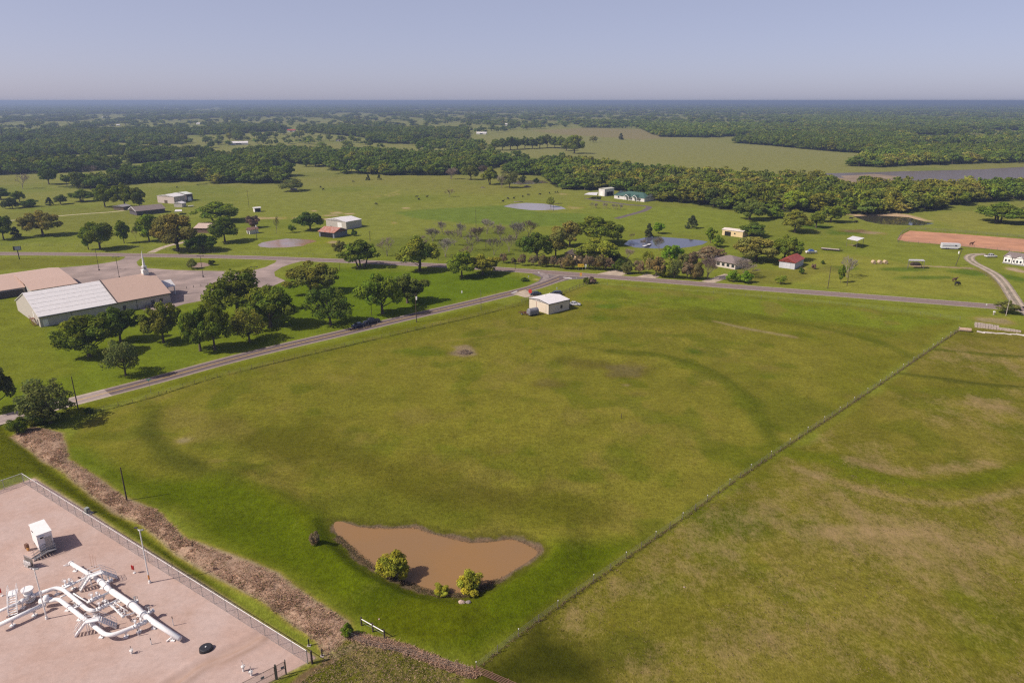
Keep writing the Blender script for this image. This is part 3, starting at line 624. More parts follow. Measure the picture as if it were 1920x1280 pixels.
def quads(cen, nor, size, r, asp=1.0):
    n = len(cen); a = np.cross(nor, r.normal(size=(n, 3))); a /= np.linalg.norm(a, axis=1)[:, None] + 1e-9
    b = np.cross(nor, a); s = size[:, None]
    bend = nor * s * 0.25
    v = np.stack([cen - a * s - b * s * asp - bend, cen + a * s - b * s * asp * .7, cen + a * s * .8 + b * s * asp - bend, cen - a * s * .9 + b * s * asp * .8], 1)
    return v.reshape(-1, 3)
def crown_mesh(name, seed, nclump=60, per=110, base=0.24, size=0.030, style='oak', fill=0.5):
    """unit crown: width 1, top at z=1; separate leaf faces gathered in clumps"""
    r = np.random.default_rng(seed); cl = []; tries = 0
    lob = r.uniform(0, 6.28, 3)
    while len(cl) < nclump and tries < 40000:
        tries += 1
        u = r.normal(size=3); u /= np.linalg.norm(u); rad = r.uniform(0.0, 1) ** fill
        x, y, zz = u * rad
        ang = math.atan2(y, x); k = 1 + 0.16 * math.sin(2 * ang + lob[0]) + 0.12 * math.sin(3 * ang + lob[1]) + .07 * math.sin(5 * ang + lob[2])
        if style == 'oak':
            if zz < -0.45: continue
            px, py, pz = x * .40 * k, y * .40 * k, base + (1 - base) * (0.42 + zz * .46) ; cr = r.uniform(.062, .150)
            pz -= 0.10 * (math.hypot(x, y)) ** 2
        elif style == 'tall':
            px, py, pz = x * .36 * k, y * .36 * k, base + (1 - base) * (0.5 + zz * .46); cr = r.uniform(.09, .15)
        elif style == 'cedar':
            t = r.uniform(0, 1); w = (1 - t) ** .8 * .40; px, py, pz = math.cos(ang) * w * rad ** .5, math.sin(ang) * w * rad ** .5, base + (1 - base) * t * .95; cr = r.uniform(.06, .11)
        elif style == 'bush':
            if zz < -.2: continue
            px, py, pz = x * .40 * k, y * .40 * k, .30 + zz * .55; cr = r.uniform(.09, .16)
        if style in ('oak', 'tall') and cl:
            dd = min((px - c[0]) ** 2 + (py - c[1]) ** 2 + ((pz - c[2]) * .8) ** 2 for c in cl)
            if dd < (0.055) ** 2: continue
        cl.append((px, py, pz, cr, r.uniform(.72, 1.2), r.uniform(-1, 1)))
    cens, nors, szs, vs = [], [], [], []
    for (x, y, z, cr, br, hu) in cl:
        n = int(per * (cr / .11) ** 2 * r.uniform(.75, 1.25)); d = r.normal(size=(n, 3)); d[:, 2] += .25; d /= np.linalg.norm(d, axis=1)[:, None]
        rr = cr * r.uniform(.55, 1.12, n) ** .6; c = np.array([x, y, z]) + d * rr[:, None] * np.array([1, 1, .82]) + r.normal(size=(n, 3)) * .008
        nn = d + r.normal(size=(n, 3)) * .34; nn /= np.linalg.norm(nn, axis=1)[:, None]
        cens.append(c); nors.append(nn); szs.append(size * r.uniform(.6, 1.3, n))
        q = br * r.uniform(.75, 1.22, n); vs.append(np.stack([q * (1 + .12 * hu), q, q * (1 - .1 * hu), np.ones(n)], 1))
    cen = np.vstack(cens); v = quads(cen, np.vstack(nors), np.concatenate(szs), r, .8); n = len(cen)
    ex = (np.percentile(v[:, 0], 99.6) - np.percentile(v[:, 0], .4) + np.percentile(v[:, 1], 99.6) - np.percentile(v[:, 1], .4)) / 2; zt = np.percentile(v[:, 2], 99.9)
    v[:, :2] /= ex; v[:, 2] /= zt; cl = [(c[0] / ex, c[1] / ex, c[2] / zt) + tuple(c[3:]) for c in cl]
    v[:, 2] = np.maximum(v[:, 2], .012)
    me = np_mesh(name, v, np.arange(n * 4), np.full(n, 4))
    a = me.color_attributes.new('leafvar', 'FLOAT_COLOR', 'CORNER'); a.data.foreach_set('color', np.repeat(np.vstack(vs), 4, 0).astype(np.float32).ravel())
    me.materials.append(M_LEAF); return me, cl
def trunk_mesh(name, seed, cl, style='oak', r0=.035, multi=1, m=None, nl=9):
    r = random.Random(seed); mb = MB()
    for s in range(multi):
        ox, oy = (0, 0) if multi == 1 else (r.uniform(-.09, .09), r.uniform(-.09, .09))
        top = .78 if style in ('tall', 'cedar') else .40
        lx, ly = ox * 1.8 + r.uniform(-.03, .03), oy * 1.8 + r.uniform(-.03, .03)
        mb.tube([(ox, oy, -.02), (ox, oy, .02), (ox * 1.2 + lx * .2, oy * 1.2 + ly * .2, .18), (lx, ly, top)], [r0 * 1.7, r0 * 1.15, r0 * .85, r0 * .4], 7)
        pick = r.sample(cl, min(nl // multi + 2, len(cl))) if cl else []
        for c in pick:
            z0 = r.uniform(.16, top * .9); k = z0 / top; p0 = (ox + (lx - ox) * k, oy + (ly - oy) * k, z0)
            mid = ((p0[0] + c[0]) / 2 + r.uniform(-.02, .02), (p0[1] + c[1]) / 2, p0[2] + (c[2] - p0[2]) * .4)
            mb.tube([p0, mid, (c[0], c[1], c[2])], [r0 * .48, r0 * .32, r0 * .1], 5)
    me = mb.mesh(name, True); me.materials.append(m or M_BARK); return me
def bare_meshes(name, seed, spread=.36, dense=1.0, twig=.0038):
    r = random.Random(seed); tk = MB(); tw = MB()
    tips = []
    def grow(p, d, L, rad, lev):
        q = p + d * L; mid = p + d * L * .5 + Vector((r.uniform(-1, 1), r.uniform(-1, 1), r.uniform(-.3, .6))) * L * .08
        (tk if lev < 3 else tw).tube([p, mid, q], [rad, rad * .8, rad * .55], 5 if lev < 2 else 3, False)
        if lev >= 5: return
        for i in range(r.choice((2, 3, 3)) if lev < 2 else (3 if r.random() < dense else 2)):
            nd = (d + Vector((r.uniform(-1, 1), r.uniform(-1, 1), r.uniform(-.25, .65))) * (.85 if lev else 1.1)).normalized()
            nd.z = max(nd.z, .05)
            grow(q if i else mid.lerp(q, .6), nd, L * r.uniform(.70, .95), max(rad * .5, twig), lev + 1)
    for s in range(r.choice((2, 3, 4))):
        a = r.uniform(0, 6.28); k = r.uniform(.1, .45); grow(Vector((r.uniform(-.02, .02), r.uniform(-.02, .02), -.02)), Vector((math.cos(a) * k, math.sin(a) * k, 1)).normalized(), .20, .013, 0)
    def norm(mb):
        return np.array(mb.v)
    a = np.vstack([norm(tk), norm(tw)]); wx = max(np.ptp(a[:, 0]), np.ptp(a[:, 1])); top = a[:, 2].max()
    for mb in (tk, tw): mb.v = [(x / wx, y / wx, z / top if z > 0 else z) for x, y, z in mb.v]
    m1 = tk.mesh(name + '_limbs'); m1.materials.append(M_BARE)
    m2 = tw.mesh(name + '_twigs'); n = len(m2.polygons); rr = np.random.default_rng(seed)
    a = m2.color_attributes.new('leafvar', 'FLOAT_COLOR', 'CORNER'); a.data.foreach_set('color', np.hstack([np.repeat(rr.uniform(.8, 1.15, (len(m2.loops), 1)), 3, 1), np.ones((len(m2.loops), 1))]).astype(np.float32).ravel())
    m2.materials.append(M_LEAF); return m2, m1
VAR = {}
for i in range(5):
    me, cl = crown_mesh(f'oak_crown_{i}', 100 + i, 54, 150, .20, .0195, 'oak', .38); VAR[f'oak{i}'] = (me, trunk_mesh(f'oak_trunk_{i}', 100 + i, cl, 'oak', .034))
for i in range(2):
    me, cl = crown_mesh(f'grove_crown_{i}', 130 + i, 66, 120, .24, .022, 'oak'); VAR[f'multi{i}'] = (me, trunk_mesh(f'grove_trunk_{i}', 130 + i, cl, 'oak', .024, 3))
for i in range(2):
    me, cl = crown_mesh(f'sparse_crown_{i}', 140 + i, 44, 80, .14, .018, 'oak', .35); VAR[f'sparse{i}'] = (me, trunk_mesh(f'sparse_trunk_{i}', 140 + i, cl, 'oak', .026, 1, None, 26))
for i in range(3):
    me, cl = crown_mesh(f'upright_crown_{i}', 150 + i, 46, 90, .20, .026, 'tall'); VAR[f'tall{i}'] = (me, trunk_mesh(f'upright_trunk_{i}', 150 + i, cl, 'tall', .030))
for i in range(2):
    me, cl = crown_mesh(f'cedar_crown_{i}', 160 + i, 70, 70, .05, .024, 'cedar'); VAR[f'cedar{i}'] = (me, trunk_mesh(f'cedar_trunk_{i}', 160 + i, [], 'cedar', .03))
for i in range(3):
    me, cl = crown_mesh(f'bush_crown_{i}', 170 + i, 46, 130, 0, .020, 'bush'); VAR[f'bush{i}'] = (me, trunk_mesh(f'bush_stem_{i}', 170 + i, cl, 'oak', .016, 3))
for i in range(5): VAR[f'bare{i}'] = bare_meshes(f'bare_{i}', 180 + i)
for i in range(2): VAR[f'snag{i}'] = bare_meshes(f'snag_{i}', 200 + i, dense=.2, twig=.006)
for i in range(6):
    me, cl = crown_mesh(f'wood_crown_{i}', 210 + i, 34, 26, .16, .040, 'oak' if i % 3 else 'tall'); VAR[f'wood{i}'] = (me, trunk_mesh(f'wood_trunk_{i}', 210 + i, [], 'oak', .030))
COL = dict(green=(.066,.084,.009), deep=(.046,.066,.009), fresh=(.082,.110,.010), olive=(.090,.092,.013), bronze=(.098,.092,.020), rust=(.096,.080,.028),
           dark=(.036,.044,.012), cedar=(.036,.042,.016), lime=(.085,.140,.010), willow=(.150,.150,.016), grey=(.36,.31,.25), pink=(.33,.26,.20), dull=(.078,.084,.022),
           brown=(.105,.080,.044), purple=(.105,.070,.052), yolive=(.100,.110,.013), mid=(.058,.072,.013))
COL = {k: (tuple(c * 2.75 for c in v) if k not in ('grey', 'pink') else v) for k, v in COL.items()}
NT = [0]; TREES = []
def tree(name, kind, x, y, wd, ht, col, label, group=None, part='crown', stem='trunk', rz=None, cat='tree'):
    r = rnd; cm, tm = VAR[kind]
    o = thing(name, (x, y, hz(x, y) - .05), rz if rz is not None else r.uniform(0, 6.28), label, cat, group); o.scale = (wd, wd, ht)
    c = bpy.data.objects.new(part, cm); C.objects.link(c); c.parent = o
    cc = COL[col] if isinstance(col, str) else col; k = r.uniform(.9, 1.1); c.color = (cc[0] * k * r.uniform(.93, 1.07), cc[1] * k, cc[2] * k, 1)
    t = bpy.data.objects.new(stem, tm); C.objects.link(t); t.parent = o
    TREES.append(o); return o
def ptree(px, py, wpx, top, kind, col, label, name='oak_tree', group=None, **kw):
    x, y = g(px, py); wd = wpx * mpp(px, py); ht = zat(px, py, top) * .97; dep = math.atan2(H, y)
    ht = max(ht - wd * .10 * math.sin(dep), .5)
    return tree(name, kind, x, y, wd, ht, col, label, group, **kw)
SH = dict(name='bush', part='foliage', stem='stem', cat='bush')
ROWA = [  # trees on the church lawn, beside the lane
 (168,668,96,588,'oak0','green','broad oak with the widest dark crown, before the pale metal wall of the church'),
 (226,640,66,570,'oak3','deep','round oak tucked behind the widest oak, against the church side wall'),
 (236,704,68,630,'sparse0','dull','leaning oak with a thick ivy clad trunk, lowest of the lawn trees above the lane'),
 (307,642,64,563,'oak1','olive','open crowned oak at the right corner of the church, trunk showing below'),
 (376,658,70,574,'oak2','green','oak with a low hanging crown between the church corner oak and the twin crowns'),
 (403,656,62,558,'oak4','green','oak close to the lane with its crown under the tallest church lot oak'),
 (447,594,104,503,'oak1','green','tallest dark oak at the edge of the church car park'),
 (468,641,72,572,'sparse1','olive','bronze green oak with a forked trunk over its own round shadow by the lane'),
 (508,612,94,533,'oak0','green','wide oak right of the car park edge, crown merging with the bronze green oak'),
 (583,548,88,486,'oak4','olive','dome shaped oak beside the car park entrance drive'),
 (620,609,88,536,'sparse0','deep','dark loose oak with two thin trunks above the parked dark cars'),
 (717,588,74,510,'oak2','fresh','tall oak with a knotty trunk nearest the lane past the dark cars'),
 (764,568,66,511,'oak3','mid','dull green oak joined to the knotty oak, throwing shade across the lane')]
for a in ROWA: ptree(*a)
for a in [
 (677,501,68,446,'multi0','green','round oak on three trunks whose shade lies across the highway'),
 (783,508,70,438,'multi1','yolive','tall yellow green oak clump on several trunks beside the highway'),
 (866,520,52,470,'oak1','fresh','light green oak over a dark shadow just below the highway'),
 (905,515,60,475,'oak3','yolive','low spreading oak right of the light green one, crown reaching the highway'),
 (-4,768,64,682,'oak2','dark','dark oak cut by the picture edge above the lane bend'),
 (95,792,104,702,'sparse1','dull','ragged half bare oak between lane and field corner'),
 (33,812,36,780,'bush0','green','leafy bush at the end of the dry brush bank'),
 (84,790,64,756,'bush2','green','low thicket round the foot of the ragged oak'),
 (166,774,15,762,'bush1','deep','small dark bush by the field corner pole'),
 (592,1027,19,1001,'bush1','brown','small brown bush alone on the dam slope left of the muddy pond'),
 (735,1082,60,1032,'bush0','willow','larger yellow green willow bush standing in the muddy pond edge'),
 (882,1106,53,1063,'bush2','willow','rounded pale willow bush at the near bank of the muddy pond'),
 (827,1110,28,1091,'bush1','willow','smallest willow shoots between the two pond willows'),
 (652,1192,22,1164,'bush2','fresh','bright leafy bush beside the corner rail fence'),
 (1099,532,12,519,'bush0','green','green half of the pair of bushes at the field corner by the highway'),
 (1110,531,15,518,'bush1','purple','purple leaved bush beside the green one at the field corner by the highway'),
 (984,527,15,519,'bush2','deep','dark low bush on the grass by the road junction'),
 (7,449,38,403,'oak1','deep','dark oak at the picture edge north of the highway'),
 (30,445,19,424,'cedar0','cedar','dark juniper leaning on the edge oak north of the highway'),
 (81,442,62,391,'oak4','bronze','big bronze leaved oak beside the straw coloured drive'),
 (166,468,25,424,'tall0','fresh','thin light green tree in front of the roadside oak'),
 (188,467,52,413,'oak2','green','roadside oak with a leaning dark trunk opposite the church sign'),
 (233,456,25,411,'tall1','fresh','slim young green tree between the roadside oak and the bare sapling'),
 (256,452,12,418,'bare0','pink','slim bare sapling with reddish twigs'),
 (280,452,44,399,'tall2','fresh','fresh green tree on a short trunk left of the giant bronze oak'),
 (334,470,82,396,'oak0','bronze','giant bronze oak by the house drive entrance'),
 (300,455,26,425,'oak3','fresh','small bright oak against the giant bronze oak'),
 (382,472,54,436,'oak4','deep','low dark green oak beside the drive entrance'),
 (422,454,52,404,'oak1','green','oak with pale branches right of the hidden farm house'),
 (410,416,78,376,'multi0','fresh','broad bright oak clump behind the hidden farm house'),
 (475,427,26,403,'bush0','purple','small purple brown leaved tree behind the red roofed garden shed'),
 (582,431,48,396,'oak2','deep','dark round tree left of the grey metal barn'),
 (548,436,15,419,'sparse0','fresh','young thin tree above the cloudy pond'),
 (664,442,11,429,'bush1','deep','little dark tree right of the rusty barn'),
 (638,478,24,449,'oak3','dull','dull green tree touching the three trunk oak'),
 (2,374,34,351,'oak3','deep','oak at the picture edge above the dark bushes'),
 (37,378,20,357,'oak2','green','small round oak among the far left bushes'),
 (20,391,26,370,'bush0','dark','dark bush, first of the row edging the far left pasture'),
 (55,388,30,373,'bush1','deep','wide low bush, second of the row edging the far left pasture'),
 (93,385,15,369,'cedar1','cedar','small dark cedar in the row edging the far left pasture'),
 (114,383,24,364,'oak0','mid','little oak right of the small dark cedar'),
 (155,378,42,354,'multi1','green','grove of small oaks left of the grey house trees'),
 (197,388,38,344,'oak1','green','tall oak at the left end of the grey house trees'),
 (235,389,46,341,'oak4','green','wide oak behind the grey roofed carport'),
 (262,390,28,350,'tall1','mid','narrow tree beside the white pole behind the long grey house'),
 (92,346,32,311,'oak3','deep','dark oak standing clear in the strip of pasture before the woods'),
 (547,358,48,333,'sparse1','dull','wind broken tree over a pale trailer in the cattle pasture'),
 (690,338,8,326,'cedar0','cedar','lone small cedar, left one of two in the cattle pasture'),
 (711,337,8,326,'cedar1','cedar','lone small cedar, right one of two in the cattle pasture'),
 (883,337,30,309,'oak2','mid','oak at the open side of the creek pond'),
 (920,346,32,311,'multi1','yolive','yellow green oaks left of the creek pond'),
 (955,352,34,318,'sparse0','dull','grey green half bare tree leaning over the creek pond'),
 (980,344,12,328,'bush1','dark','dark bush on the creek pond bank'),
 (1032,388,15,367,'sparse1','yolive','thin young tree in the silver pond'),
 (1077,288,36,252,'oak0','green','large oak at the right end of the grove in the wide pasture'),
 (1112,267,14,254,'oak4','bronze','lone bronze oak in the wide far pasture'),
 (1164,262,10,249,'cedar0','cedar','lone dark cedar in the wide far pasture'),
 (1007,487,56,435,'oak2','deep','very dark green oak at the left of the stone house'),
 (1042,482,46,425,'oak0','bronze','bronze oak between the very dark oak and the stone house'),
 (1068,462,50,411,'oak3','bronze','brown tinted oak behind the stone house'),
 (1125,457,76,404,'oak1','green','big green oak behind the stone house'),
 (1118,490,86,443,'oak4','yolive','widest yellow green oak in front of the stone house'),
 (1150,492,26,470,'bush0','dark','dark evergreen at the right end of the stone house'),
 (1175,488,32,463,'bare3','pink','spreading bare pinkish tree right of the stone house'),
 (1160,508,20,484,'bush1','deep','dark green tree at the right end of the roadside hedge'),
 (1216,444,16,417,'cedar0','cedar','dark pointed cedar beside the blue pond'),
 (1234,438,19,416,'tall2','lime','pale green young tree right of the pointed cedar'),
 (1297,428,23,402,'cedar1','cedar','broad dark cedar alone on the slope above the blue pond'),
 (1332,456,19,425,'tall0','fresh','upright green tree at the right tip of the blue pond'),
 (1346,463,24,439,'bush2','fresh','round bright bush by the yellow barn yard'),
 (1332,492,48,459,'oak3','brown','brownish oak left of the white brick house'),
 (1258,494,36,457,'oak2','lime','bright green round tree above the roadside shrubs'),
 (1326,523,40,473,'bare1','pink','tall bare tree beside the culvert drive'),
 (1375,528,26,506,'bush0','lime','left one of the two lime green trees before the white brick house'),
 (1399,530,26,506,'bush2','lime','right one of the two lime green trees before the white brick house'),
 (1394,517,60,482,'bare2','pink','purple twiggy tree spreading over the white brick house front'),
 (1417,490,80,440,'oak0','bronze','big bronze gold oak behind the white brick house'),
 (1470,488,54,438,'oak4','green','green oak left of the red roofed shed'),
 (1412,443,50,415,'multi0','deep','dark oak clump right of the yellow barn'),
 (1490,435,54,392,'oak1','olive','olive oak in the middle of the yards'),
 (1530,427,30,396,'oak3','green','small oak right of the olive oak'),
 (1557,417,46,384,'oak2','green','dome shaped oak beside the pit of brown soil'),
 (1405,412,60,371,'oak4','mid','broad oak standing before the right hand woods'),
 (1490,396,48,355,'oak0','fresh','bright green tall oak before the right hand woods'),
 (1450,408,40,386,'bush2','fresh','low bright scrub between two oaks before the woods'),
 (1873,418,76,377,'multi1','green','rounded oak clump alone in the pasture at the right'),
 (1925,418,40,388,'oak1','dark','dark tree cut by the right picture edge'),
 (1800,384,36,356,'oak2','green','oak standing out from the right hand woods'),
 (1463,532,21,514,'sparse0','fresh','thin yellow green bush near the highway below the red roofed shed'),
 (1502,513,10,500,'bush1','deep','dark clipped shrub, nearest of three running from the red roofed shed'),
 (1525,504,9,494,'bush0','purple','purple shrub, middle of three running from the red roofed shed'),
 (1542,495,8,487,'bush2','deep','little shrub, farthest of three running from the red roofed shed'),
 (1588,520,38,475,'snag0','grey','pale tree with long bare arching limbs beside the barrel'),
 (1576,530,13,495,'tall1','fresh','narrow leafy tree left of the pale bare tree'),
 (1885,587,36,561,'oak3','dull','dull crooked tree by the concrete rubble at the highway'),
 (360,504,21,484,'sparse1','dull','small tree in the church mulch bed'),
 (397,497,13,487,'bush0','dark','dark shrub at the end of the church mulch bed'),
 (1005,343,13,333,'bush2','dark','round dark bush right of the creek pond'),
 (1036,345,40,312,'oak1','green','tall oak right of the creek pond'),
 ]:
    nm = 'oak_tree'; kw = {}
    if a[4].startswith('bush'): kw = dict(part='foliage', stem='stem', cat='bush'); nm = 'bush'
    elif a[4].startswith('cedar'): nm = 'cedar_tree'
    elif a[4].startswith('tall'): nm = 'young_tree'
    elif a[4].startswith(('bare', 'snag')): nm = 'bare_tree'
    ptree(*a, name=nm, **kw)
for a in [(42,354,26,322,'snag1','grey','dead tree standing by the far left woods'),(170,330,28,306,'snag0','grey','pinkish dead tree in the strip of pasture before the woods'),
 (519,438,12,403,'snag1','brown','dead pole like snag with stubs beside the cloudy pond'),(843,369,20,351,'snag0','brown','small leaning bare tree alone in the cattle pasture'),
 (846,336,26,311,'bare1','pink','pinkish bare tree at the edge of the creek woods'),(905,332,24,308,'bare2','pink','reddish bare tree above the creek pond'),
 (940,352,26,322,'bare4','grey','grey bare tree leaning by the fallen trunks'),(727,480,36,440,'bare0','grey','rounded bare grey tree left of the tall yellow green oak clump'),
 (1185,450,12,436,'bare3','brown','small bare bush on the left bank of the blue pond'),(1236,470,20,442,'bare2','pink','reddish bare tree in front of the blue pond'),
 (1205,462,16,446,'bare4','pink','low bare tree beside the white dock')]:
    ptree(*a, name='bare_tree')
for i, (px, py, w, top) in enumerate([(792,470,30,442),(812,452,26,428),(836,482,34,448),(852,460,30,430),(866,444,26,418),(884,470,32,440),(896,452,30,424),(912,438,28,412),(926,478,28,446),(940,450,30,420),(955,472,28,440),(968,448,30,416),(990,446,28,414),(1000,470,22,446),(830,436,24,416),(876,486,22,462)]):
    ptree(px, py, w * 1.25, top - 5, f'bare{i % 5}', 'grey' if i % 3 else 'pink', 'grey leafless tree in the old orchard patch north of the junction', 'bare_tree', 'leafless trees of the orchard patch')
for i, (px, py, w, top) in enumerate([(944,493,16,474),(963,495,10,482),(979,498,17,474),(1000,498,18,476),(1019,500,20,476),(1038,501,19,478),(1053,503,19,480),(1066,505,22,476),(1085,504,22,478),(1104,505,26,476),(1124,506,26,476),(1142,506,22,482)]):
    ptree(px, py, w, top, ('sparse0', 'bush0', 'sparse1')[i % 3], ('brown', 'rust', 'brown')[i % 3], 'reddish brown clipped tree in the hedge row before the stone house', 'hedge_tree', 'hedge trees before the stone house')
for i, (px, py, w, top) in enumerate([(1176,513,22,488),(1198,513,24,487),(1230,518,36,480),(1253,520,26,487),(1264,522,26,484),(1288,522,24,490),(1306,524,24,489),(1215,500,26,470),(1280,502,24,474),(1297,495,22,470)]):
    ptree(px, py, w, top, ('bush1', 'sparse0', 'oak2')[i % 3], ('dull', 'brown', 'rust', 'yolive')[i % 4], 'small rusty leaved tree in the roadside row between the two gravel aprons', 'roadside_tree', 'roadside trees between the gravel aprons')
for i, (px, py) in enumerate([(1110,390),(1118,391),(1132,391),(1138,392),(1150,392),(1156,393),(1164,393)]):
    ptree(px, py, 9, py - 12, f'bare{i % 5}', 'grey', 'bare young tree planted in the line below the white barn', 'bare_sapling', 'planted saplings below the white barn')
for i, (px, py) in enumerate([(928,282),(942,282),(957,281),(970,280),(984,279),(998,279),(1012,278),(1026,277),(1040,278),(1052,279),(1062,283)]):
    ptree(px, py, 22, py - 22 - (i * 7 % 5), f'oak{i % 5}', ('green', 'mid', 'deep')[i % 3], 'oak in the long grove across the wide far pasture', 'oak_tree', 'oaks of the far pasture grove')
# ------------------------------------------------------------------ the woods
def scatter_woods():
    pts = []; d = g(960, 404)[1] * .98; Rmax = 34000; r = d
    ang0, ang1 = math.radians(46), math.radians(134); k = 0
    while r < Rmax:
        s = max(9.0, r / 165.0); n = int(r * (ang1 - ang0) / s); a = ang0 + (np.arange(n) + rng.uniform(0, 1, n)) * (ang1 - ang0) / n; rr = r + rng.uniform(-.5, .5, n) * s
        pts.append(np.stack([rr * np.cos(a), rr * np.sin(a), np.full(n, s)], 1)); r += s * .92; k += 1
    p = np.vstack(pts); m = woods_mask(p[:, 0], p[:, 1])
    # loose trees and hedges in the far open country
    dist = np.hypot(p[:, 0], p[:, 1]); lone = (~m) & (dist > 950) & (rng.random(len(p)) < .035)
    hedge = (~m) & (dist > 1500) & (np.abs(np.mod(p[:, 0] * .8 + p[:, 1] * .3, 330)) < p[:, 2] * .6)
    for q in OPEN[2:3]: lone &= ~inside(p[:, 0], p[:, 1], q); hedge &= ~inside(p[:, 0], p[:, 1], q)
    water_ = inside(p[:, 0], p[:, 1], G([(1530,325.5),(1640,323),(1700,321),(1830,318),(1930,312.5),(2080,306),(2080,345),(1930,340),(1640,340),(1560,332)]))
    keep = (m | lone | hedge) & ~water_; p = p[keep]
    return p[np.argsort(np.hypot(p[:, 0], p[:, 1]))]
WP = scatter_woods()
def wood_tint(x, y, n):
    pal = np.array([COL['green'], COL['deep'], COL['mid'], COL['deep'], COL['olive'], COL['yolive'], COL['bronze'], COL['mid']]) 
    right = (x > 60) & (y < 900); out = np.zeros((n, 3)); z = fbm(x, y, 45, 77, 2); q = rng.random(n)
    idx = np.where(right, np.where(q < .34, 4, np.where(q < .44, 5, np.where(q < .50, 6, np.where(q < .80, 0, 2)))), np.where(q < .40, 1, np.where(q < .68, 2, np.where(q < .95, 0, 4))))
    idx = np.where(z > .66, 1, idx); pt_ = .72 + .62 * fbm(x, y, 260, 177, 3) + .25 * (fbm(x, y, 60, 178, 2) - .5); return pal[idx] * (rng.uniform(.82, 1.2, n) * pt_ * np.where(right, 1.12, 1.15))[:, None]
WT = wood_tint(WP[:, 0], WP[:, 1], len(WP)); SCW = rng.uniform(.8, 1.55, len(WP)); SHT = rng.uniform(.6, 1.35, len(WP))
IND = 300 - len(TREES)
nb = 0
for i in range(IND):
    x, y, s = WP[i]; right = x > 60
    tree('woodland_tree', f'wood{i % 6}', x, y, s * SCW[i] * 1.15, 10.5 * SHT[i], tuple(WT[i]), 'oak at the near edge of the mixed woods on the right' if right else 'dark tree at the near edge of the creek woods on the left', 'edge trees of the right hand woods' if right else 'edge trees of the creek woods')
def build_woodland():
    p = WP[IND:]; n = len(p); me = bpy.data.meshes.new('woodland'); me.vertices.add(n)
    co = np.zeros((n, 3), np.float32); co[:, :2] = p[:, :2]; me.vertices.foreach_set('co', co.ravel())
    w = p[:, 2] * SCW[IND:] * 1.2; far = p[:, 2] > 9.5; h = np.where(far, 11.5, 10.5) * SHT[IND:]
    sc = np.stack([w, w, h], 1).astype(np.float32)
    me.attributes.new('size', 'FLOAT_VECTOR', 'POINT').data.foreach_set('vector', sc.ravel())
    me.attributes.new('turn', 'FLOAT', 'POINT').data.foreach_set('value', rng.uniform(0, 6.28, n).astype(np.float32))
    me.attributes.new('pick', 'INT', 'POINT').data.foreach_set('value', rng.integers(0, 6, n).astype(np.int32))
    me.attributes.new('hue', 'FLOAT_COLOR', 'POINT').data.foreach_set('color', np.hstack([WT[IND:], np.ones((n, 1))]).astype(np.float32).ravel())
    o = link('woodland', me); tag(o, 'continuous dark green woods running from mid distance to the horizon', 'woods', kind='stuff')
    t = bpy.data.node_groups.new('woodland_trees', 'GeometryNodeTree')
    t.interface.new_socket('Geometry', in_out='INPUT', socket_type='NodeSocketGeometry'); t.interface.new_socket('Geometry', in_out='OUTPUT', socket_type='NodeSocketGeometry')
    N, L = t.nodes, t.links; gi = N.new('NodeGroupInput'); go = N.new('NodeGroupOutput'); ji = N.new('GeometryNodeJoinGeometry')
    src = {}
    for ob in TREES:
        if ob.name.startswith('woodland_tree'):
            c = [q for q in ob.children if q.name.startswith('crown')][0]; k = c.data.name[-1]
            if c.data.name.startswith('wood_crown') and k not in src: src[k] = ob
    g2i = N.new('GeometryNodeGeometryToInstance')
    for k in sorted(src, reverse=True):
        ob = src[k]; jn = N.new('GeometryNodeJoinGeometry')
        for ch in ob.children:
            oi = N.new('GeometryNodeObjectInfo'); oi.transform_space = 'ORIGINAL'; oi.inputs['Object'].default_value = ch; out = oi.outputs['Geometry']
            if ch.name.startswith('crown'):
                sm = N.new('GeometryNodeSetMaterial'); sm.inputs['Material'].default_value = M_LEAFW; L.new(out, sm.inputs['Geometry']); out = sm.outputs[0]
            L.new(out, jn.inputs[0])
        L.new(jn.outputs[0], g2i.inputs[0])
    # one instance per joined tree
    for l in list(g2i.inputs[0].links): pass
    ins = N.new('GeometryNodeInstanceOnPoints'); jall = N.new('GeometryNodeJoinGeometry')
    for l in list(t.links):
        if l.to_node == g2i:
            s = l.from_socket; t.links.remove(l); q = N.new('GeometryNodeGeometryToInstance'); L.new(s, q.inputs[0]); L.new(q.outputs[0], jall.inputs[0])
    N.remove(g2i)
    def named(nm, ty):
        a = N.new('GeometryNodeInputNamedAttribute'); a.data_type = ty; a.inputs['Name'].default_value = nm; return a.outputs['Attribute']
    L.new(gi.outputs[0], ins.inputs['Points']); L.new(jall.outputs[0], ins.inputs['Instance']); ins.inputs['Pick Instance'].default_value = True
    L.new(named('pick', 'INT'), ins.inputs['Instance Index']); L.new(named('size', 'FLOAT_VECTOR'), ins.inputs['Scale'])
    cx = N.new('ShaderNodeCombineXYZ'); L.new(named('turn', 'FLOAT'), cx.inputs['Z'])
    er = N.new('FunctionNodeEulerToRotation'); L.new(cx.outputs[0], er.inputs[0]); L.new(er.outputs[0], ins.inputs['Rotation'])
    L.new(ins.outputs[0], go.inputs[0])
    md = o.modifiers.new('trees', 'NODES'); md.node_group = t; return o
build_woodland()
print('TREES', len(TREES), 'WOODS', len(WP))
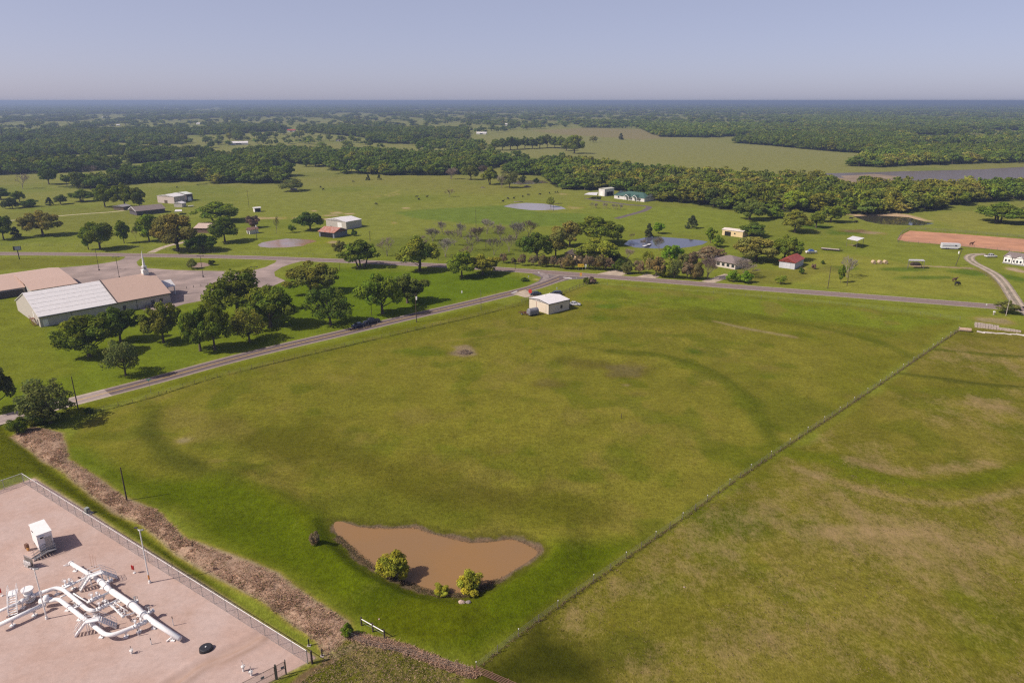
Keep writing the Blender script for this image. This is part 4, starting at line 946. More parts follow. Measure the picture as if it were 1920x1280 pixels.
# ------------------------------------------------------------------ buildings
M_WHT = mat('white_siding', (.62,.59,.56), .6, ribs=('X', 3.2), var=.08); M_WALL = mat('pale_metal_siding', (.47,.43,.38), .55, ribs=('X', 3.2), var=.10, dirt=(.33,.28,.23), dirt_amt=.3)
M_CREAM = mat('cream_siding', (.62,.54,.43), .55, ribs=('X', 3.0), var=.08, dirt=(.45,.36,.25), dirt_amt=.25); M_ROOFW = mat('white_metal_roof', (.72,.69,.67), .45, ribs=('X', 2.4), var=.08, dirt=(.52,.47,.44), dirt_amt=.4)
M_ROOFT = mat('tan_metal_roof', (.52,.37,.29), .5, ribs=('X', 2.4), var=.07, dirt=(.44,.31,.24), dirt_amt=.4); M_TRIM = mat('dark_trim', (.07,.055,.05), .6); M_GLASS = mat('dark_glass', (.03,.035,.04), .1, spec=.6, var=.05)
M_WOOD = mat('weathered_wood', (.13,.095,.07), .9, var=.3, scale=5); M_STEEL = mat('galvanised_steel', (.36,.35,.34), .45, .4, var=.12); M_RUSTROOF = mat('rusty_roof', (.36,.15,.10), .7, ribs=('X', 2.6), var=.25, dirt=(.50,.40,.36), dirt_amt=.75)
M_RED = mat('red_metal_roof', (.33,.07,.05), .5, ribs=('X', 2.6), var=.2, dirt=(.40,.18,.14), dirt_amt=.4); M_GREY = mat('grey_shingles', (.22,.175,.16), .9, var=.25, scale=2, bump=.2); M_GREENR = mat('green_shingles', (.055,.115,.095), .85, var=.2, scale=2)
M_BRICK = mat('pale_brick', (.58,.51,.45), .9, var=.2, scale=3); M_STONE = mat('cream_stone', (.62,.45,.27), .9, var=.35, scale=1.2); M_YELL = mat('yellow_block', (.66,.51,.28), .8, var=.12); M_BLACK = mat('black_opening', (.012,.011,.010), .9, var=.05)
M_WPAINT = mat('white_paint', (.80,.78,.75), .4, var=.05, dirt=(.62,.57,.52), dirt_amt=.25); M_CONC = mat('concrete', (.42,.365,.325), .9, var=.2, scale=2, dirt=(.28,.23,.2), dirt_amt=.5); M_BROWNW = mat('brown_brick', (.19,.12,.09), .9, var=.25); M_GREYB = mat('grey_blue_siding', (.20,.205,.24), .7, ribs=('X', 3), var=.12)
M_POST = mat('steel_post', (.20,.175,.16), .6, .3, var=.2); M_POLE = mat('pole_wood', (.085,.062,.048), .95, var=.3, scale=4)
def frame(F_, R_, L_):
    """corner points (photo positions) of a rectangular building: near corner, right corner, left corner -> base, turn, sizes"""
    a, b, c = g(*F_), g(*R_), g(*L_); ang = math.atan2(b[1] - a[1], b[0] - a[0]); nx, ny = -math.sin(ang), math.cos(ang)
    return a, ang, math.dist(a, b), abs((c[0] - a[0]) * nx + (c[1] - a[1]) * ny)
def gable(name, F_, R_, L_, eave, rise, label, cat='building', wall=None, roof=None, axis='x', over=.35, hip=False, W=None, L=None, trim=None, group=None, thick=.14):
    a, ang, l, w_ = frame(F_, R_, L_); l = L or l; w_ = W or w_
    t = thing(name, (a[0], a[1], 0), ang, label, cat, group); wl = MB(); rf = MB(); e = eave; o = over
    if axis == 'x':     # ridge runs along local x
        r = e + rise; m = w_ / 2
        wl.add([(0,0,0),(l,0,0),(l,w_,0),(0,w_,0),(0,0,e),(l,0,e),(l,w_,e),(0,w_,e),(0,m,r),(l,m,r)], [(0,1,5,4),(1,2,6,9,5),(2,3,7,6),(3,0,4,8,7)])
        hx = m * .9 if hip else -o; de = rise / m * o; lo_ = e - de + .03
        A = [(-o,-o,lo_),(l+o,-o,lo_),(l+o,w_+o,lo_),(-o,w_+o,lo_)]; B = [(hx,m,r+.03),(l-hx,m,r+.03)]
    else:
        r = e + rise; m = l / 2
        wl.add([(0,0,0),(l,0,0),(l,w_,0),(0,w_,0),(0,0,e),(l,0,e),(l,w_,e),(0,w_,e),(m,0,r),(m,w_,r)], [(0,1,5,8,4),(1,2,6,5),(2,3,7,9,6),(3,0,4,7)])
        hx = m * .9 if hip else -o; de = rise / m * o; lo_ = e - de + .03
        A = [(-o,-o,lo_),(l+o,-o,lo_),(l+o,w_+o,lo_),(-o,w_+o,lo_)]; B = [(m,hx,r+.03),(m,w_-hx,r+.03)]
    up = [(x, y, z + thick) for x, y, z in A + B]; vs = A + B + up
    if axis == 'x': fs = [(6,7,11,10),(8,9,10,11),(1,0,4,5),(3,2,5,4),(9,6,10),(7,8,11),(0,3,4),(2,1,5)]
    else: fs = [(7,8,11,10),(9,6,10,11),(2,1,4,5),(0,3,5,4),(6,7,10),(8,9,11),(1,0,4),(3,2,5)]
    fs += [(0,1,7,6),(1,2,8,7),(2,3,9,8),(3,0,6,9)]; rf.add(vs, fs)
    pt('wall', wl, wall or M_WHT, t); pt('roof', rf, roof or M_ROOFW, t); t['L'] = l; t['W'] = w_
    if trim:
        tm = MB(); 
        for x, y in ((0,0),(l,0),(0,w_)): tm.box((x, y, e / 2), (.16, .16, e - .04))
        pt('corner_trim', tm, trim, t)
    return t
def opening(t, side, u, z, wd, ht, m, name='door', d=.05, frame_m=None):
    """a door or window slab standing 2-5 cm proud of the front (y=0), left (x=0) or right (x=L) wall"""
    l, w_ = t['L'], t['W']; mb = MB()
    c = {'f': ((u, -d / 2 - .02, z + ht / 2), (wd, d, ht)), 'l': ((-d / 2 - .02, u, z + ht / 2), (d, wd, ht)), 'r': ((l + d / 2 + .02, u, z + ht / 2), (d, wd, ht))}[side]
    mb.box(*c); o = pt(name, mb, m, t)
    if frame_m:
        f = MB(); k = .09
        if side == 'f':
            for a, b in (((u, -.05, z + ht + k / 2), (wd + 2 * k, .14, k)), ((u - wd / 2 - k / 2, -.05, z + ht / 2), (k, .14, ht)), ((u + wd / 2 + k / 2, -.05, z + ht / 2), (k, .14, ht))): f.box(a, b)
        else:
            x = -.05 if side == 'l' else l + .05
            for a, b in (((x, u, z + ht + k / 2), (.14, wd + 2 * k, k)), ((x, u - wd / 2 - k / 2, z + ht / 2), (.14, k, ht)), ((x, u + wd / 2 + k / 2, z + ht / 2), (.14, k, ht))): f.box(a, b)
        pt('frame', f, frame_m, o)
    return o
# church: local x runs along the long wall to the right, y away from the lane
CF, CR, CL = (77,613.5), (321,567), (29,583)
ca, cang, cl_, cw = frame(CF, CR, CL); ceave, cr_ = 3.7, 9.1
ch = thing('church_building', (*ca, 0), cang, 'long pale church with half white, half tan metal roof and a thin steeple', 'church'); ch['L'] = cl_; ch['W'] = cw
cm_ = cw / 2; sx = cl_ * .565
mb = MB(); mb.add([(0,0,0),(cl_,0,0),(cl_,cw,0),(0,cw,0),(0,0,ceave),(cl_,0,ceave),(cl_,cw,ceave),(0,cw,ceave),(0,cm_,cr_),(cl_,cm_,cr_)], [(0,1,5,4),(1,2,6,9,5),(2,3,7,6),(3,0,4,8,7)]); pt('wall', mb, M_WALL, ch)
def roof_part(x0, x1, m, nm, lbl, dz=0.0):
    o = .45; s = (cr_ - ceave) / cm_; mb = MB()
    A = [(x0,-o,ceave-s*o+.04+dz),(x1,-o,ceave-s*o+.04+dz),(x1,cm_,cr_+.04+dz),(x0,cm_,cr_+.04+dz),(x1,cw+o,ceave-s*o+.04+dz),(x0,cw+o,ceave-s*o+.04+dz)]
    vs = A + [(x, y, z + .16) for x, y, z in A]
    mb.add(vs, [(6,7,8,9),(9,8,10,11),(1,0,3,2),(2,3,5,4),(0,1,7,6),(1,2,8,7),(2,4,10,8),(4,5,11,10),(5,3,9,11),(3,0,6,9)]); return pt(nm, mb, m, ch, label=lbl)
roof_part(-.3, sx, M_ROOFW, 'roof', 'white metal half of the church roof'); roof_part(sx + .02, cl_ + .35, M_ROOFT, 'roof', 'tan metal half of the church roof', .05)
mb = MB(); s_ = (cr_ - ceave) / cm_; mb.bar((sx, -.5, ceave + .2), (sx, cm_, cr_ + .42), .32, .10); pt('roof_seam', mb, M_TRIM, ch)
mb = MB()
for k in range(1, 6):
    y = cm_ * k / 6; z = ceave + s_ * y + .21; mb.box(((sx - .3) / 2, y, z), (sx - .2, .16, .03))
pt('lap_joint', mb, mat('lap_grey', (.665,.63,.61), .6), ch)
mb = MB(); mb.box((sx / 2, -.52, ceave - .22), (sx + .5, .14, .20)); mb.box((sx + (cl_ - sx) / 2 + .1, -.54, ceave - .18), (cl_ - sx + .4, .14, .20)); pt('gutter', mb, M_TRIM, ch)
opening(ch, 'f', 1.6, .05, 1.6, 2.3, M_WPAINT, 'door'); opening(ch, 'f', 9.6, .3, .12, 3.0, M_TRIM, 'downspout'); opening(ch, 'f', cl_ * .72, .3, .12, 3.0, M_TRIM, 'downspout')
opening(ch, 'f', cl_ * .62, .05, .95, 2.1, M_TRIM, 'door'); opening(ch, 'f', cl_ * .85, 1.0, 1.2, 1.2, M_GLASS, 'window'); opening(ch, 'f', cl_ * .92, 1.0, 1.2, 1.2, M_GLASS, 'window')
for u in (2.5, 6.5): opening(ch, 'l', u, .05 if u < 4 else 2.0, 1.0, 2.1, M_TRIM if u < 4 else M_WPAINT, 'door')
mb = MB(); mb.box((-.7, 6.5, 1.9), (1.3, 1.6, .12))
for k in range(8): mb.box((-.7, 5.5 - k * .32, 1.75 - k * .22), (1.1, .3, .06))
mb.bar((-1.3, 5.7, 1.9), (-1.3, 2.8, .1), .08); mb.bar((-1.3, 7.3, 2.9), (-1.3, 5.7, 2.9), .06); mb.bar((-1.3, 5.7, 2.9), (-1.3, 2.9, 1.1), .06)
for y, z in ((7.3, 2.9), (5.7, 2.9), (4.3, 2.0), (2.9, 1.1)): mb.bar((-1.3, y, 0), (-1.3, y, z), .08)
pt('stairs', mb, mat('rust_steel', (.22,.10,.06), .8, var=.3), ch)
for k in range(4):
    mb = MB(); x = cl_ * .79 + k * 1.15; mb.box((x, -1.0, .5), (.85, .85, 1.0)); mb.cyl((x, -1.0, 1.0), (x, -1.0, 1.05), .33, .33); pt('air_conditioner', mb, M_POST, ch)
# porch on the right end
mb = MB(); x0 = cl_ + .2; pl, pw_ = 6.2, 3.9
mb.add([(x0,cm_-pw_,3.3),(x0+pl,cm_-pw_,3.3),(x0+pl,cm_+pw_,3.3),(x0,cm_+pw_,3.3),(x0,cm_,5.4),(x0+pl,cm_,5.4),(x0,cm_-pw_,3.5),(x0+pl,cm_-pw_,3.5),(x0+pl,cm_+pw_,3.5),(x0,cm_+pw_,3.5)], [(6,7,5,4),(8,9,4,5),(0,1,7,6),(2,3,9,8),(7,1,2,8,5),(3,2,1,0),(0,6,4,9,3)]); pt('porch_roof', mb, M_ROOFW, ch)
for yy in (-pw_+.4, pw_-.4):
    for xx in (pl * .5, pl - .4):
        mb = MB(); mb.box((x0 + xx, cm_ + yy, 1.65), (.35, .35, 3.3)); pt('porch_post', mb, M_WPAINT, ch)
opening(ch, 'r', cm_, .05, 2.2, 2.4, M_GLASS, 'door')
# steeple
st = MB(); stx, sty = cl_ - 2.6, cm_; z0 = cr_ - .25
st.box((stx, sty, z0 + .9), (2.0, 2.0, 1.8)); st.box((stx, sty, z0 + 1.86), (2.25, 2.25, .12)); stp = pt('steeple', st, M_WPAINT, ch)
b_ = MB(); b_.box((stx, sty, z0 + 2.55), (1.35, 1.35, 1.26)); b_.box((stx, sty, z0 + 3.25), (1.6, 1.6, .12)); pt('belfry', b_, M_WPAINT, stp)
b_ = MB()
for d in ((.7,0,.06,.55),(-.7,0,.06,.55),(0,.7,.55,.06),(0,-.7,.55,.06)): b_.box((stx + d[0], sty + d[1], z0 + 2.55), (d[2], d[3], .9))
pt('louver', b_, M_STEEL, stp)
b_ = MB(); b_.cyl((stx, sty, z0 + 3.32), (stx, sty, z0 + 9.3), .56, .03, 8); pt('spire', b_, M_WPAINT, stp)
# church hall behind, left
hl = thing('church_hall', (*ca, 0), cang, 'low tan roofed hall behind the church, cut by the left picture edge', 'building')
cu, cv = math.cos(cang), math.sin(cang)
def loc(px, py, z):
    x, y = g(px, py, z); dx, dy = x - ca[0], y - ca[1]; return dx * cu + dy * cv, -dx * cv + dy * cu
rx, ry = loc(110, 501.5, 5.6); ex, ey = loc(132, 533, 3.0); mx_, my_ = loc(120, 517, 4.5); lx, ly = loc(28, 541, 3.0); kx, ky = loc(36, 527, 4.0)
xl = rx - 60; xw = kx; mb = MB(); ye = ly; yb = ry + (ry - ye)
mb.add([(xl,ye,3.0),(xw,ye,3.0),(xw,ry,5.6),(xl,ry,5.6),(rx,ry,5.6),(rx,my_,4.5),(xw,my_,4.5),(rx,ey,3.0),(xw,ey,3.0),(rx,yb,3.0),(xl,yb,3.0)],
       [(0,1,6,2,3),(6,5,4,2),(8,7,5,6),(3,2,4,9,10)])
mb.add([(x, y, z - .16) for x, y, z in mb.v], [tuple(reversed(f)) for f in mb.f])
mb.add([(xl,ye,3.0),(xw,ye,3.0),(xl,ye,2.84),(xw,ye,2.84),(xw,ey,3.0),(rx,ey,3.0),(xw,ey,2.84),(rx,ey,2.84)], [(2,3,1,0),(6,7,5,4)])
pt('roof', mb, M_ROOFT, hl)
mb = MB(); mb.prism([(xl + .3, ye + .4), (xw - .1, ye + .4), (xw - .1, yb - .4), (xl + .3, yb - .4)], 0, 2.82); mb.prism([(xw + .3, ey + .4), (rx - .4, ey + .4), (rx - .4, yb - .4), (xw + .3, yb - .4)], 0, 2.82)
mb.add([(rx-.4,ey+.4,2.82),(rx-.4,yb-.4,2.82),(rx-.4,ry,5.3),(rx-.4,my_,4.3)], [(0,1,2,3)]); mb.add([(xw+.3,ey+.4,2.82),(xw+.3,my_,4.3),(xw+.3,ye+.5,2.9)], [(0,1,2)]); pt('wall', mb, M_WALL, hl)
hl['L'] = rx; hl['W'] = yb
mb = MB(); mb.box((xw - 6, ye - .6, 1.3), (10, .1, 2.4)); pt('carport_screen', mb, M_TRIM, hl)
mb = MB(); mb.box((xw - 6, ye + .37, 1.0), (8, .06, 2.0)); pt('door', mb, M_GLASS, hl)
mb = MB(); mb.box((rx + .6, ry - 1.4, 2.9), (2.2, 3.0, .14)); mb.box((rx + 1.5, ry - 2.7, 1.4), (.15, .15, 2.8)); mb.box((rx + 1.5, ry - .1, 1.4), (.15, .15, 2.8)); pt('porch', mb, M_GREY, hl)
# cream shed on the corner field
sh = gable('metal_shed', (1029,589.5), (1067.5,580), (994,577), 3.7, .75, 'cream metal shed with a low white roof beside the road junction', 'shed', M_CREAM, M_ROOFW, 'x', .12, trim=M_TRIM)
l, w_ = sh['L'], sh['W']
mb = MB(); mb.bar((-.14, -.12, 3.72), (-.14, w_ / 2, 4.46), .1, .22); mb.bar((-.14, w_ + .12, 3.72), (-.14, w_ / 2, 4.46), .1, .22); mb.box((l / 2, -.16, 3.66), (l + .2, .1, .22)); pt('eave_trim', mb, M_TRIM, sh)
opening(sh, 'l', w_ * .30, .05, 3.4, 3.2, mat('cream_door', (.63,.53,.41), .5, ribs=('Z', 2), var=.06), 'roller_door'); opening(sh, 'f', l * .36, .05, .95, 2.1, M_CREAM, 'door', frame_m=M_WHT); opening(sh, 'f', l * .60, 1.2, .7, 1.1, M_GLASS, 'window', frame_m=M_TRIM)
opening(sh, 'l', w_ * .62, .1, .10, 3.3, M_RED, 'downspout')
mb = MB(); mb.cyl((l * .42, w_ * .62, 4.3), (l * .42, w_ * .62, 5.2), .14); mb.cyl((l * .42, w_ * .62, 5.2), (l * .42, w_ * .62, 5.35), .24, .05); pt('flue', mb, M_ROOFW, sh)
# farm buildings
b = gable('metal_barn', (649.7,430.5), (678.5,425), (616.7,424.5), 4.4, 1.3, 'grey metal barn with a white door and bright white roof', 'barn', M_WALL, M_ROOFW, 'x', .2); opening(b, 'l', b['W'] * .32, .05, 3.6, 3.6, M_WPAINT, 'door')
b = gable('rusty_barn', (627,446.5), (651.5,440.5), (609,441), 3.0, 1.9, 'small barn with a rust streaked roof and open front', 'barn', M_GREYB, M_RUSTROOF, 'y', .5); opening(b, 'l', b['W'] * .5, .05, b['W'] * .8, 2.4, M_BLACK, 'opening')
b = gable('garden_shed', (468.3,439.3), (485,437), (460,438.4), 2.4, 1.1, 'small white shed with brown red roof and dark doorway', 'shed', M_WHT, mat('brown_roof', (.26,.15,.11), .8, var=.2), 'x', .3); opening(b, 'l', b['W'] * .5, .05, 1.5, 1.9, M_BLACK, 'door')
b = gable('animal_shelter', (478,398), (489.4,397), (471.5,397.2), 2.7, .4, 'little open fronted animal shelter with a flat white roof', 'shelter', M_WHT, M_ROOFW, 'x', .4); opening(b, 'f', b['L'] * .5, .2, b['L'] * .85, 2.0, M_BLACK, 'opening')
b = gable('farm_house', (257,404.3), (310,398.6), (250.8,400), 2.9, 2.3, 'long dark brick house with a grey brown roof and white gable end', 'house', mat('dark_brick', (.10,.085,.095), .9, var=.2), M_GREY, 'x', .6)
for k in range(6): opening(b, 'f', b['L'] * (.12 + .15 * k), 1.0 if k % 3 else .1, 1.2, 1.2 if k % 3 else 2.0, M_GLASS, 'window' if k % 3 else 'door')
mb = MB()
for q in (0, 1): mb.bar((-.68, b['W'] * (-.05 + q * 1.1), 2.75), (-.68, b['W'] / 2, 5.25), .14, .3)
pt('barge_board', mb, M_WPAINT, b)
gable('carport', (232,394.5), (246,392), (219,392.5), 2.4, .9, 'low grey roofed carport at the end of the straw coloured drive', 'carport', M_WOOD, mat('slate_grey_roof', (.27,.25,.26), .8, var=.15), 'x', .5)
b = gable('farm_barn', (327.4,382.3), (348.5,379), (314,377.3), 5.0, 1.3, 'white barn with boxy shape, left one of the farm barns', 'barn', mat('pinkish_siding', (.55,.46,.42), .7, ribs=('X', 3), var=.12), M_ROOFW, 'x', .2); opening(b, 'l', b['W'] * .5, .05, 3, 2.2, M_WOOD, 'door')
b = gable('farm_barn', (351,377.5), (362.5,376), (338,373.5), 5.2, 1.0, 'white roofed barn with dark open front behind the boxy barn', 'barn', mat('dark_siding', (.12,.10,.10), .8, var=.2), mat('pale_green_roof', (.66,.68,.60), .5, ribs=('X', 2.4)), 'x', .3); opening(b, 'f', b['L'] * .45, .05, 3, 3, M_WPAINT, 'door')
gable('tool_shed', (342,388.8), (349.5,387), (333,387), 2.6, 1.0, 'small pale shed in front of the farm barns', 'shed', M_WALL, M_ROOFW, 'x', .2)
def canopy(name, pts, z, label, m=None, th=.15, posts=True, tilt=.0, cat='canopy'):
    q = [g(px, py, z) for px, py in pts]; cx = sum(a[0] for a in q) / 4; cy_ = sum(a[1] for a in q) / 4; t = thing(name, (cx, cy_, 0), 0, label, cat)
    rel = [(a[0] - cx, a[1] - cy_) for a in q]; mb = MB(); mb.prism(rel, z - th, z); pt('roof', mb, m or M_ROOFW, t)
    for x, y in rel: mb = MB(); mb.cyl((x * .94, y * .94, -.1), (x * .94, y * .94, z - th - .003), .09, .09, 6); pt('post', mb, M_POST, t)
    mb = MB(); mb.bar((rel[0][0] * .94, rel[0][1] * .94, z - th - .12), (rel[1][0] * .94, rel[1][1] * .94, z - th - .12), .1); mb.bar((rel[2][0] * .94, rel[2][1] * .94, z - th - .12), (rel[3][0] * .94, rel[3][1] * .94, z - th - .12), .1); pt('beam', mb, M_POST, t)
    return t
canopy('canopy', [(327,396.5),(341,396),(341,393),(329,393)], 2.4, 'tiny white canopy below the farm barns')
canopy('shade_roof', [(1588,447.5),(1608,451.5),(1621,446.2),(1599,442.3)], 4.2, 'bright white shade roof on posts in the paddock')
canopy('hay_shelter', [(1703,488.5),(1735,489),(1731,486.2),(1705,485.8)], 3.8, 'flat grey hay shelter on thin posts', mat('grey_sheet_roof', (.50,.48,.46), .5, ribs=('X', 2)))
b = gable('farm_house', (393,437), (412,430), (379,432), 2.8, 1.7, 'beige roofed house mostly hidden behind the giant bronze oak', 'house', M_BROWNW, mat('beige_shingles', (.48,.37,.30), .9, var=.2), 'y', .5); opening(b, 'f', b['L'] * .5, .8, 1.5, 1.3, M_GLASS, 'window')
b = gable('green_roof_house', (1208,378.8), (1232,375), (1151,372.2), 2.9, 2.6, 'long white house with dark green roof and two porch gables', 'house', M_WHT, M_GREENR, 'y', .5, hip=True, W=None)
l, w_ = b['L'], b['W']
for k, v in enumerate((w_ * .26, w_ * .53)):
    d = MB(); d.add([(-2.6,v-2.4,2.9),(-2.6,v+2.4,2.9),(-2.6,v,4.6),(2.4,v-2.4,2.9),(2.4,v+2.4,2.9),(2.4,v,4.6),(-2.3,v-2.2,2.85),(-2.3,v+2.2,2.85),(-2.3,v,4.35)], [(0,2,5,3),(2,1,4,5),(6,7,8)]); d.add([(-2.6,v-2.4,2.75),(-2.6,v+2.4,2.75),(-2.6,v,4.45),(2.4,v-2.4,2.75),(2.4,v+2.4,2.75),(2.4,v,4.45)], [(3,5,2,0),(5,4,1,2)]); p_ = pt('porch_gable', d, M_GREENR, b)
    d = MB(); d.bar((-2.64, v - 2.4, 2.8), (-2.64, v, 4.5), .08, .25); d.bar((-2.64, v + 2.4, 2.8), (-2.64, v, 4.5), .08, .25); d.box((-2.3, v - 2.0, 1.4), (.25, .25, 2.8)); d.box((-2.3, v + 2.0, 1.4), (.25, .25, 2.8)); pt('porch_trim', d, M_WPAINT, p_)
    opening(b, 'l', v, .1, 1.1, 2.1, M_GLASS, 'door', d=.08); opening(b, 'l', v - 3.4, .9, 1.4, 1.3, M_GLASS, 'window', frame_m=M_WPAINT)
opening(b, 'l', w_ * .85, .9, 1.4, 1.3, M_GLASS, 'window', frame_m=M_WPAINT)
for k in range(8): mb = MB(); mb.box((l + .4 + k * 1.2, w_ * .1 + k * .3, .8), (.12, .12, 1.6)); pt('fence_post', mb, M_WPAINT, b)
b = gable('white_barn', (1133.4,368.3), (1151,366.3), (1120,367), 5.6, .5, 'boxy white barn with flat pale roof beside the green roofed house', 'barn', M_WHT, mat('sage_roof', (.56,.55,.44), .6), 'x', .2); opening(b, 'f', b['L'] * .55, .1, b['L'] * .7, 3.2, M_BLACK, 'opening'); opening(b, 'l', b['W'] * .5, .1, b['W'] * .4, 3.6, M_WPAINT, 'door')
canopy('carport_roof', [(1095,364.5),(1119,366),(1121,360.5),(1104,361)], 3.4, 'open carport with pale roof left of the boxy white barn')
b = gable('stone_house', (1088,489), (1108,482), (1057,486), 2.9, 2.4, 'cream stone house hidden among the big oaks', 'house', M_STONE, M_GREY, 'x', .6)
for k in range(4): opening(b, 'l' if k < 3 else 'f', (b['W'] * (.2 + .28 * k)) if k < 3 else b['L'] * .4, .9, 1.2, 1.4, M_GLASS, 'window')
b = gable('yellow_barn', (1392,445.6), (1401.5,442.5), (1353.5,440.8), 3.2, .6, 'yellow block barn with cream roof and dark doorway', 'barn', M_YELL, mat('cream_roof', (.66,.58,.50), .6, var=.1), 'y', .3); opening(b, 'l', b['W'] * .72, .05, 3.6, 2.4, M_BLACK, 'door'); opening(b, 'l', b['W'] * .38, 1.3, .8, .8, M_GLASS, 'window')
b = gable('brick_house', (1378,505.5), (1402,498), (1334,497.5), 2.8, 1.9, 'white brick house with grey brown roof behind purple trees', 'house', M_BRICK, M_GREY, 'y', .6, hip=True)
for k in range(5): opening(b, 'l', b['W'] * (.1 + .2 * k), .8, 1.3, 1.3, M_GLASS, 'window')
b = gable('red_roof_shed', (1489.5,505.3), (1506,496.5), (1460.6,501), 3.1, 1.7, 'white metal shed with dark red roof', 'shed', mat('bluish_siding', (.50,.50,.53), .6, ribs=('X', 2.6), var=.1), M_RED, 'x', .35); opening(b, 'l', b['W'] * .5, .05, 3.0, 2.5, mat('grey_white_door', (.55,.55,.58), .6), 'door')
b = gable('mobile_home', (1965,506.5), (1985,499), (1869.5,496.8), 3.2, 1.3, 'white mobile home with grey roof and gabled windows by the curving track', 'house', M_WPAINT, M_GREY, 'y', .35)
W_ = b['W']
for k, v in enumerate((.10, .355)):
    vv = W_ * (1 - v); d = MB(); d.add([(-.25,vv-1.7,.7),(-.25,vv+1.7,.7),(-.25,vv+1.7,3.3),(-.25,vv,4.2),(-.25,vv-1.7,3.3),(0,vv-1.7,.7),(0,vv+1.7,.7),(0,vv+1.7,3.3),(1.2,vv,4.2),(0,vv-1.7,3.3)], [(4,3,2,1,0),(0,5,9,4),(2,7,6,1),(4,9,8,3),(3,8,7,2)]); p_ = pt('bay', d, M_WPAINT, b)
    d = MB(); d.bar((-.3, vv - 1.9, 3.2), (-.3, vv, 4.3), .1, .16); d.bar((-.3, vv + 1.9, 3.2), (-.3, vv, 4.3), .1, .16); d.box((-.3, vv - 1.7, 2.0), (.08, .12, 2.5)); d.box((-.3, vv + 1.7, 2.0), (.08, .12, 2.5)); pt('bay_trim', d, M_TRIM, p_)
    for dv in (-.7, .7): d = MB(); d.box((-.29, vv + dv, 1.7), (.06, .75, 1.1)); pt('window', d, M_GLASS, p_)
for v in (.245, .275): opening(b, 'l', W_ * (1 - v), 1.1, .8, 1.2, M_GLASS, 'window', frame_m=M_WPAINT)
mb = MB(); mb.box((-.06, W_ / 2, .3), (.08, W_ - .2, .5)); pt('skirting', mb, M_STEEL, b)
# far white farm buildings
FAR = [((903,252),22,9,5,'long white barn at the edge of the wide far pasture'),((952,236),15,11,7,'white house with steep roof among trees past the wide pasture'),((1012,232),12,9,5,'small white house, left of three beyond the wide pasture'),((1075,229.5),12,9,5,'small white house, right of three beyond the wide pasture'),((994,238.5),26,8,3.5,'pale row house among bushes beyond the wide pasture'),((448,271.5),30,12,5.5,'long white roofed barn in the left far fields'),((808,248),16,10,4.5,'grey barn by the far lane'),((638,264.5),14,9,4,'dark roofed farm house in the far middle fields'),((547,247.5),18,12,6,'white farm house with red roof at the far left woods'),((520,247),10,8,5,'small white house beside the red roofed farm house'),((373,233.5),12,9,5,'white house in the woods above the left far field'),((197,222.5),22,12,7,'large white house at the top of the left far field'),((137,222.5),18,12,6.5,'white house left of the large far house'),((222,236),9,7,4,'tiny white shed in the left far field'),((1500,238.5),40,14,5,'pale long poultry house among the far right woods')]
for k, (p, L_, Wd, hh, lb) in enumerate(FAR):
    x, y = g(*p); ang = rnd.uniform(-.3, .3); t = thing('farm_building', (x, y, 0), ang, lb, 'house' if 'house' in lb else 'barn', 'far farm buildings'); m = Wd / 2; e = hh * .6
    mb = MB(); mb.add([(-L_/2,-m,0),(L_/2,-m,0),(L_/2,m,0),(-L_/2,m,0),(-L_/2,-m,e),(L_/2,-m,e),(L_/2,m,e),(-L_/2,m,e),(-L_/2,0,hh),(L_/2,0,hh)], [(0,1,5,4),(1,2,6,9,5),(2,3,7,6),(3,0,4,8,7)]); pt('wall', mb, M_WPAINT, t)
    mb = MB(); o = .5; A = [(-L_/2-o,-m-o,e-.2),(L_/2+o,-m-o,e-.2),(L_/2+o,0,hh+.1),(-L_/2-o,0,hh+.1),(L_/2+o,m+o,e-.2),(-L_/2-o,m+o,e-.2)]; mb.add(A + [(x_, y_, z_ + .2) for x_, y_, z_ in A], [(6,7,8,9),(9,8,10,11),(1,0,3,2),(2,3,5,4),(0,1,7,6),(1,2,8,7),(2,4,10,8),(4,5,11,10),(5,3,9,11),(3,0,6,9)])
    pt('roof', mb, M_RED if 'red' in lb else (M_GREY if 'dark' in lb or 'grey' in lb else M_ROOFW), t); mb = MB(); mb.box((0, -m - .05, e * .45), (L_ * .3, .06, e * .6)); pt('door', mb, M_GLASS, t)
